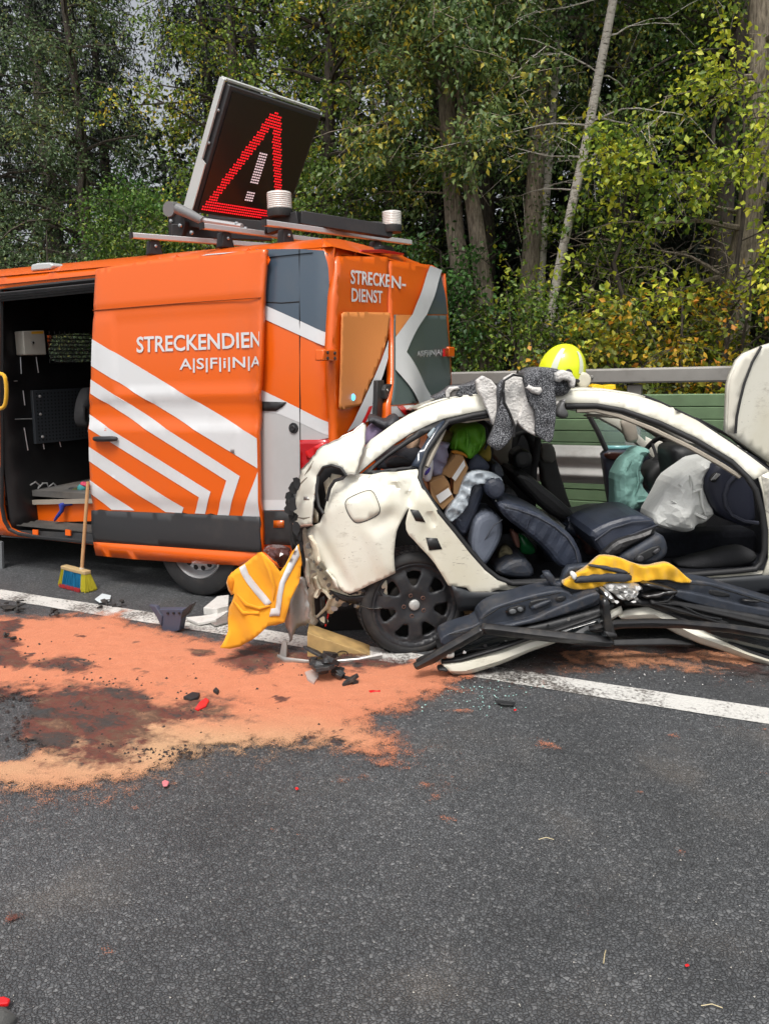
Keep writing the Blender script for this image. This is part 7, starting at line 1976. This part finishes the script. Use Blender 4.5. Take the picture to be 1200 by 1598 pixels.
# ================================================================== broom
BB = ground(117, 920)
BRM = thing('broom', 'wooden broom with blue and yellow bristles leaning on the sliding door', 'broom', BB)
top = ROAD.P(138, 752, 4.02); bot = ROAD.P(128, 894, BB.y + .03)
obj('handle', MB().tube([bot, top], [.0135, .0125], n=12), mat('broom_stick', (.52, .30, .14), .55, var=.2), BRM)
obj('socket', MB().tube([bot + (top - bot) * -.01, bot + (top - bot) * .06], [.022, .017], n=12), mat('pale_socket', (.55, .5, .42), .5), BRM)
hc = BB + Vector((0, .03, .145))
bx = Vector((.985, -.16, -.02)).normalized(); by = Vector((.16, .985, 0)).normalized()
def blk(name, c, sx, sy, sz, m, par=BRM, tap=1.0):
    vs = [c + bx * x * sx / 2 * (tap if z < 0 else 1) + by * y * sy / 2 * (tap if z < 0 else 1) + Vector((0, 0, z * sz / 2)) for z in (-1, 1) for y in (-1, 1) for x in (-1, 1)]
    return obj(name, MB().add(vs, [(0, 2, 3, 1), (4, 5, 7, 6), (0, 1, 5, 4), (2, 6, 7, 3), (0, 4, 6, 2), (1, 3, 7, 5)]), m, par, bev=.006, smooth=0)
blk('head', hc, .305, .055, .028, mat('broom_wood', (.42, .30, .15), .6))
def bristles(name, c0, c1_, m, seed):
    r = random.Random(seed); mb = MB()
    for k in range(420):
        x = r.uniform(c0, c1_); y = r.uniform(-.024, .024)
        fl = 1.16
        a = hc + bx * x + by * y + Vector((0, 0, -.012))
        b_ = hc + bx * x * fl + by * y * 2.0 + Vector((r.uniform(-.006, .006), r.uniform(-.006, .006), -.135 + r.uniform(-.006, .01)))
        w = bx * .0025
        mb.add([a - w, a + w, b_ + w, b_ - w], [(0, 1, 2, 3)]); mb.add([a - by * .0025, a + by * .0025, b_ + by * .0025, b_ - by * .0025], [(0, 1, 2, 3)])
    o = obj(name, mb, m, BRM, smooth=0); o['kind'] = 'stuff'
bristles('blue_bristles', -.118, .100, mat('blue_bristle', (.015, .19, .36), .6), 1)
bristles('yellow_bristles', -.15, -.118, mat('yellow_bristle', (.48, .42, .03), .6), 2)
bristles('yellow_bristles',   .100, .15, mat('yellow_bristle', (.48, .42, .03), .6), 3)
mbz = MB(); r = random.Random(4)
for k in range(160):
    x = r.uniform(-.15, .10); a = hc + bx * x + by * r.uniform(-.06, -.035) + Vector((0, 0, -.118)); b_ = a + bx * .012 + Vector((0, 0, -.022)) - by * .008
    w = bx * .003; mbz.add([a - w, a + w, b_ + w, b_ - w], [(0, 1, 2, 3)])
o = obj('red_bristles', mbz, mat('red_bristle', (.28, .012, .015), .6), BRM, smooth=0); o['kind'] = 'stuff'
# straps and odds on the step of the van
o = obj('blue_strap', MB().tube([ROAD.P(u, v, t) for u, v, t in ((114, 786, 4.42), (103, 786, 4.40), (97, 789, 4.38), (97, 797, 4.37), (91, 805, 4.36), (86, 812, 4.37))], [.012, .022, .026, .016, .014, .010], n=6), mat('blue_webbing', (.02, .04, .28), .6), smooth=60)
tag(o, 'blue strap hanging over the floor edge inside the van', 'strap')
o = obj('red_strap', MB().tube([ROAD.P(u, v, t) for u, v, t in ((10, 821, 4.33), (28, 818, 4.34), (46, 813, 4.35), (40, 820, 4.33), (20, 822, 4.32))], .008, n=5), mat('red_webbing', (.45, .04, .06), .6), smooth=60)
tag(o, 'red cord lying on the step of the van', 'cord')
CL = 'loose gear on the van floor'
for u, v, s_, m, lb, nm in ((126, 771, .07, mat('olive_case', (.06, .07, .02), .5), 'small olive case on the van floor by the door edge', 'tool_case'), (112, 768, .05, BLKPL, 'black tool lying left of the olive case', 'hand_tool'), (133, 762, .045, mat('teal_glove', (.05, .25, .26), .7), 'teal glove on top of the olive case', 'glove'), (136, 757, .04, mat('pink_rag', (.5, .05, .10), .8), 'pink rag tucked behind the teal glove', 'rag'), (60, 776, .05, BLKPL, 'black coiled belt on the floor edge', 'belt'), (92, 775, .045, DKCL, 'dark rag in the middle of the van floor', 'rag')):
    c = ROAD.P(u, v, 4.55)
    bm_ = bmesh.new(); bmesh.ops.create_icosphere(bm_, subdivisions=2, radius=s_)
    mb = MB(); mb.v = [c + Vector((p.co.x * 1.3, p.co.y, p.co.z * .7)) + noise.noise_vector((c + p.co) * 16) * s_ * .5 for p in bm_.verts]; mb.f = [tuple(q.index for q in f.verts) for f in bm_.faces]; mb.m = [0] * len(mb.f); bm_.free()
    tag(obj(nm, mb, m, None, smooth=30), lb, nm.replace('_', ' '), CL)
ch = [REAR.P(u, v, 5.40) for u, v in ((48, 757), (56, 752), (62, 757), (60, 762), (68, 754), (74, 754), (76, 760), (84, 754), (88, 758))]
o = obj('chain', MB().tube(ch, .007, n=5), ALU, smooth=60); tag(o, 'bright chain lying at the foot of the black van partition', 'chain')

# ================================================================== debris on the road
def cluster(par, u, v, wu, wv, n, sz, m, seed, nm='broken_piece', rise=.03):
    r = random.Random(seed)
    for k in range(n):
        p = ground(u + r.uniform(-wu, wu), v + r.uniform(-wv, wv), .008) + Vector((0, 0, r.uniform(0, rise)))
        L_ = sz * (1.0 if k < n // 4 else .5) * r.uniform(.5, 1.1); w_ = L_ * r.uniform(.25, .7)
        R3 = Matrix.Rotation(r.uniform(0, 3.1), 3, 'Z') @ Matrix.Rotation(r.uniform(-.5, .5), 3, 'X') @ Matrix.Rotation(r.uniform(-.4, .4), 3, 'Y')
        q = [R3 @ Vector((math.cos(i * 6.283 / 5 + .3) * L_ * r.uniform(.5, 1.1), math.sin(i * 6.283 / 5 + .3) * w_ * r.uniform(.5, 1.1), 0)) for i in range(5)]
        obj(nm, MB().prism([p + x for x in q], R3 @ Vector((0, 0, r.uniform(.006, .016)))), m, par, smooth=0)
DB = 'crash debris on the asphalt'
def lie(name, lb, cat, pts_px, h, m, z=.012, lump=.0, tilt=0.0, bev=.004):
    P = [ground(u, v, z) for u, v in pts_px]
    c = sum(P, Vector()) / len(P)
    P = [p + Vector((0, 0, max(0, tilt * (p - c).dot(Vector((1, 0, 0))) + .0))) + noise.noise_vector(p * 30) * lump for p in P]
    return tag(obj(name, MB().prism(P, Vector((0, 0, h))), m, None, smooth=0, bev=bev), lb, cat, DB)
GP = mat('slate_plastic', (.055, .065, .10), .5, dirt=.3, dscale=12)
SC = thing('plastic_scoop', 'slate-blue plastic shroud standing on the white edge line', 'car part', ground(268, 986), DB)
y0 = ground(268, 986).y
def scp(name, pts, t, d, m): return obj(name, MB().prism([ROAD.P(u, v, t) for u, v in pts], Vector((0, d, 0))), m, SC, bev=.004)
scp('body', [(245, 951), (286, 951), (280, 984), (266, 988), (254, 985)], y0, .05, GP)
scp('ear', [(232, 944), (243, 946), (253, 962), (252, 978), (244, 962)], y0 - .01, .03, GP)
scp('ear', [(303, 941), (294, 958), (282, 966), (284, 955), (296, 944)], y0 - .01, .03, BLKPL)
for k in range(3): obj('clip', MB().box(ROAD.P(262 + k * 9, 957, y0 - .006), (.014, .006, .012)), BLKPL, SC)
WS = mat('white_shard', (.62, .61, .58), .45, dirt=.35, dscale=10)
lie('white_trim', 'bent white trim strip behind the amber jacket', 'trim strip', [(290, 968), (315, 966), (335, 962), (352, 950), (350, 938), (358, 937), (356, 958), (338, 972), (310, 976)], .02, WS, lump=.01)
lie('white_shard', 'broad white plate leaning under the amber jacket', 'shard', [(318, 960), (340, 940), (358, 938), (356, 956), (340, 962)], .05, WS, lump=.01)
lie('grey_shard', 'flat grey plate between the white shards', 'shard', [(322, 968), (356, 955), (356, 972), (335, 978)], .012, BARE, lump=.006)
BK_ = thing('black_housing', 'shattered black plastic housing in front of the wooden wedge', 'car part', ground(510, 1070), DB)
rr = random.Random(21)
for k in range(17):
    big = k < 6
    cu, cv = (rr.uniform(490, 524), rr.uniform(1036, 1064)) if k < 12 else (rr.uniform(526, 556), rr.uniform(1054, 1068))
    p = ground(cu, cv, .010); L_ = rr.uniform(.05, .11) if big else rr.uniform(.02, .06)
    w_ = L_ * rr.uniform(.35, .8); hh = rr.uniform(.012, .03)
    R3 = Matrix.Rotation(rr.uniform(0, 3.1), 3, 'Z') @ Matrix.Rotation(rr.uniform(-.7, .7), 3, 'X') @ Matrix.Rotation(rr.uniform(-.5, .5), 3, 'Y')
    p = p + Vector((0, 0, (rr.uniform(.03, .085) if k < 12 else .02)))
    n_ = rr.choice((4, 5, 6)); q = [R3 @ Vector((math.cos(i * 6.283 / n_ + .3) * L_ * rr.uniform(.6, 1.1), math.sin(i * 6.283 / n_ + .3) * w_ * rr.uniform(.6, 1.1), 0)) for i in range(n_)]
    mb = MB().prism([p + x for x in q], R3 @ Vector((0, 0, hh)))
    obj('broken_rib' if not big else 'shell_piece', mb, mat('cracked_black', (.02, .021, .023), .4, dirt=.4, dscale=25, bump=.004, bscale=50), BK_, smooth=0, bev=.002)
obj('arm', MB().tube([ground(u, v, .02) for u, v in ((522, 1052), (536, 1056), (548, 1060), (555, 1066))], [.012, .010, .012, .018], n=6), BLKPL, BK_)
obj('clear_film', MB().prism([ground(u, v, .014) for u, v in ((476, 1052), (492, 1046), (498, 1058), (490, 1069), (480, 1062))], Vector((0, 0, .012))), mat('clear_film', (.6, .55, .52), .2, alpha=.5), BK_)
ST = thing('metal_strip', 'thin torn metal strip lying along the foot of the wooden wedge', 'trim strip', ground(470, 1030), DB)
obj('strip', MB().tube([ground(u, v, .02) for u, v in ((434, 1024), (446, 1031), (480, 1033), (520, 1033), (560, 1030), (596, 1024))], [.012, .02, .012, .010, .012, .02], n=6, flat=.5), BARE, ST)
obj('tab', MB().prism([ground(u, v, .01) + Vector((0, 0, h)) for u, v, h in ((436, 1026, 0), (446, 1030, 0), (449, 1026, .09), (442, 1024, .09))], Vector((0, .01, 0))), BARE, ST)
lie('red_lens', 'larger red lens shard on the orange binder', 'lens shard', [(305, 1108), (312, 1098), (322, 1092), (328, 1096), (322, 1105), (310, 1111)], .012, RED, lump=.006)
lie('red_lens', 'bow-shaped red lens shard near the wheel', 'lens shard', [(575, 1079), (582, 1078), (588, 1079), (594, 1078), (593, 1081), (586, 1080.5), (578, 1082)], .006, RED)
lie('black_shard', 'curved black shard beside the larger red lens', 'shard', [(286, 1092), (300, 1086), (312, 1086), (310, 1093), (298, 1097)], .02, BLKPL, lump=.008)
lie('black_shard', 'thin black shard on bare asphalt below the cut-off door', 'shard', [(770, 1093), (790, 1096), (805, 1098), (800, 1102), (780, 1100)], .008, BLKPL, lump=.005)
lie('black_shard', 'dark lump on the orange binder right of the red lens', 'shard', [(333, 1082), (338, 1077), (343, 1082), (340, 1086)], .02, BLKPL)
lie('red_shard', 'red chip at the near left edge of the road', 'shard', [(-6, 1562), (8, 1560), (18, 1564), (14, 1572), (-4, 1574)], .012, RED)
lie('pink_chip', 'pink chip on the near edge of the binder', 'shard', [(253, 1222), (258, 1219), (265, 1222), (262, 1228), (255, 1229)], .008, mat('pink_chip', (.6, .18, .2), .4))
lie('red_chip', 'red chip on bare asphalt below the binder', 'shard', [(460, 1231), (464, 1229), (467, 1232), (463, 1234)], .005, RED)
lie('red_chip', 'red chip far out on the empty right lane', 'shard', [(1067, 1507), (1072, 1505), (1076, 1508), (1070, 1510)], .004, RED)
lie('red_chip', 'red chip just below the black shard and door', 'shard', [(801, 1108), (805, 1107), (806, 1109), (802, 1110)], .004, RED)
for k, (u, v, w, lb) in enumerate(((22, 950, 26, 'black grille fragment at the far left of the line'), (90, 962, 16, 'black plastic fragment beside the line, second from the left'), (175, 948, 20, 'grey-black fragment lying on the white line'), (12, 1000, 14, 'dark clod at the left edge of the binder'))):
    tt = thing('black_fragment', lb, 'fragment', ground(u, v), DB)
    cluster(tt, u, v, w * .9, w * .28, 9, .06 * w / 20, mat('fragment_black', (.025, .024, .023), .6, dirt=.5, dscale=30), 60 + k)
lie('white_chip', 'white film scrap on the edge line under the broom', 'scrap', [(148, 936), (160, 928), (174, 930), (172, 938), (156, 941)], .008, mat('pale_scrap', (.6, .66, .68), .3), lump=.006)
# granules: tiny chips, glass crumbs and pale stones nobody would count
def crumbs(name, lb, n, region, m, s0, s1, seed):
    r = random.Random(seed); mb = MB()
    for k in range(n):
        u, v = region(r); p = ground(u, v, .006)
        s_ = r.uniform(s0, s1); a = r.uniform(0, 6.28)
        q = [p + Vector((math.cos(a + i * 1.57) * s_ * r.uniform(.5, 1), math.sin(a + i * 1.57) * s_ * r.uniform(.5, 1), r.uniform(0, .3) * s_)) for i in range(4)]
        mb.add(q + [p + Vector((0, 0, s_ * .9))], [(0, 1, 4), (1, 2, 4), (2, 3, 4), (3, 0, 4)])
    o = obj(name, mb, m, None, smooth=0); o['kind'] = 'stuff'; o['label'] = lb
crumbs('glass_crumbs', 'pale green glass crumbs below the cut-off doors', 70, lambda r: (r.gauss(745, 45), r.gauss(1088, 12)), mat('green_glass_crumb', (.30, .55, .50), .1, coat=.5), .003, .007, 1)
def clodpos(r):
    c = r.choice([(20, 1090, 70, 14), (110, 1120, 90, 18), (40, 1160, 70, 14), (240, 1110, 60, 12), (180, 1172, 30, 5), (215, 1180, 35, 6), (265, 1175, 25, 4), (95, 1040, 40, 7), (10, 1010, 30, 12), (330, 1100, 90, 30), (180, 1065, 50, 5), (420, 1040, 50, 8)])
    return r.gauss(c[0], c[2]), r.gauss(c[1], c[3])
crumbs('dark_clods', 'dark clods of oily binder', 1100, clodpos, mat('oily_clod', (.045, .030, .026), .85, var=.5, vscale=12), .004, .019, 2)
crumbs('pale_grit', 'pale grit scattered over the road', 260, lambda r: (r.uniform(0, 1200), r.uniform(1050, 1590)), mat('pale_grit', (.42, .40, .36), .7), .0015, .004, 3)
crumbs('white_crumbs', 'white paint chips around the wreck', 130, lambda r: (r.uniform(560, 1190), r.gauss(1050, 22)), PAPER, .002, .005, 4)
crumbs('car_crumbs', 'black plastic crumbs around the tail of the wreck', 160, lambda r: (r.gauss(420, 170), r.uniform(930, 1090)), BLKPL, .003, .012, 5)
# straw bits
for k, (u, v, lb) in enumerate(((1110, 1571, 'pale straw at the near right corner of the road'), (852, 1310, 'pale straw in the middle of the empty lane'), (943, 1493, 'short white splinter on the right lane'))):
    a = ground(u, v, .008); d = Vector((rr.uniform(-1, 1), rr.uniform(-.4, .4), 0)).normalized() * .025
    tag(obj('straw', MB().tube([a - d, a + Vector((0, 0, .008)), a + d], .0014, n=4), mat('straw', (.5, .42, .25), .7), None), lb, 'straw', DB)
# tip of a shoe at the near left corner
sh = ground(14, 1600)
SHO = thing('shoe', 'grey rounded shoe tip at the near left corner', 'shoe', sh)
dirv = Vector((-.45, -.89, 0)).normalized(); sdv = Vector((dirv.y, -dirv.x, 0))
rws = []
for j, a in enumerate(np.linspace(0, 1, 14)):
    L_ = a * .27; w = .046 * math.sqrt(max(.001, 1 - (1 - min(1, a * 3.2)) ** 2)) + .004 * a; hgt = .055 * math.sqrt(max(.001, 1 - (1 - min(1, a * 2.6)) ** 2)) + .03 * a
    rws.append([sh + Vector((0, 0, .012)) - dirv * .02 + dirv * L_ + sdv * w * math.cos(q) + Vector((0, 0, hgt * max(0, math.sin(q)))) for q in np.linspace(0, math.pi, 14)])
obj('upper', MB().grid(rws), mat('grey_suede', (.11, .11, .105), .85, bump=.002, bscale=150), SHO, smooth=80)
mb = MB(); oln = [r_[0] for r_ in rws] + [r_[-1] for r_ in rws[::-1]]
mb.prism([Vector((p.x, p.y, .001)) for p in oln], Vector((0, 0, .014))); obj('sole', mb, mat('sole_rubber', (.10, .10, .10), .8), SHO, smooth=0)
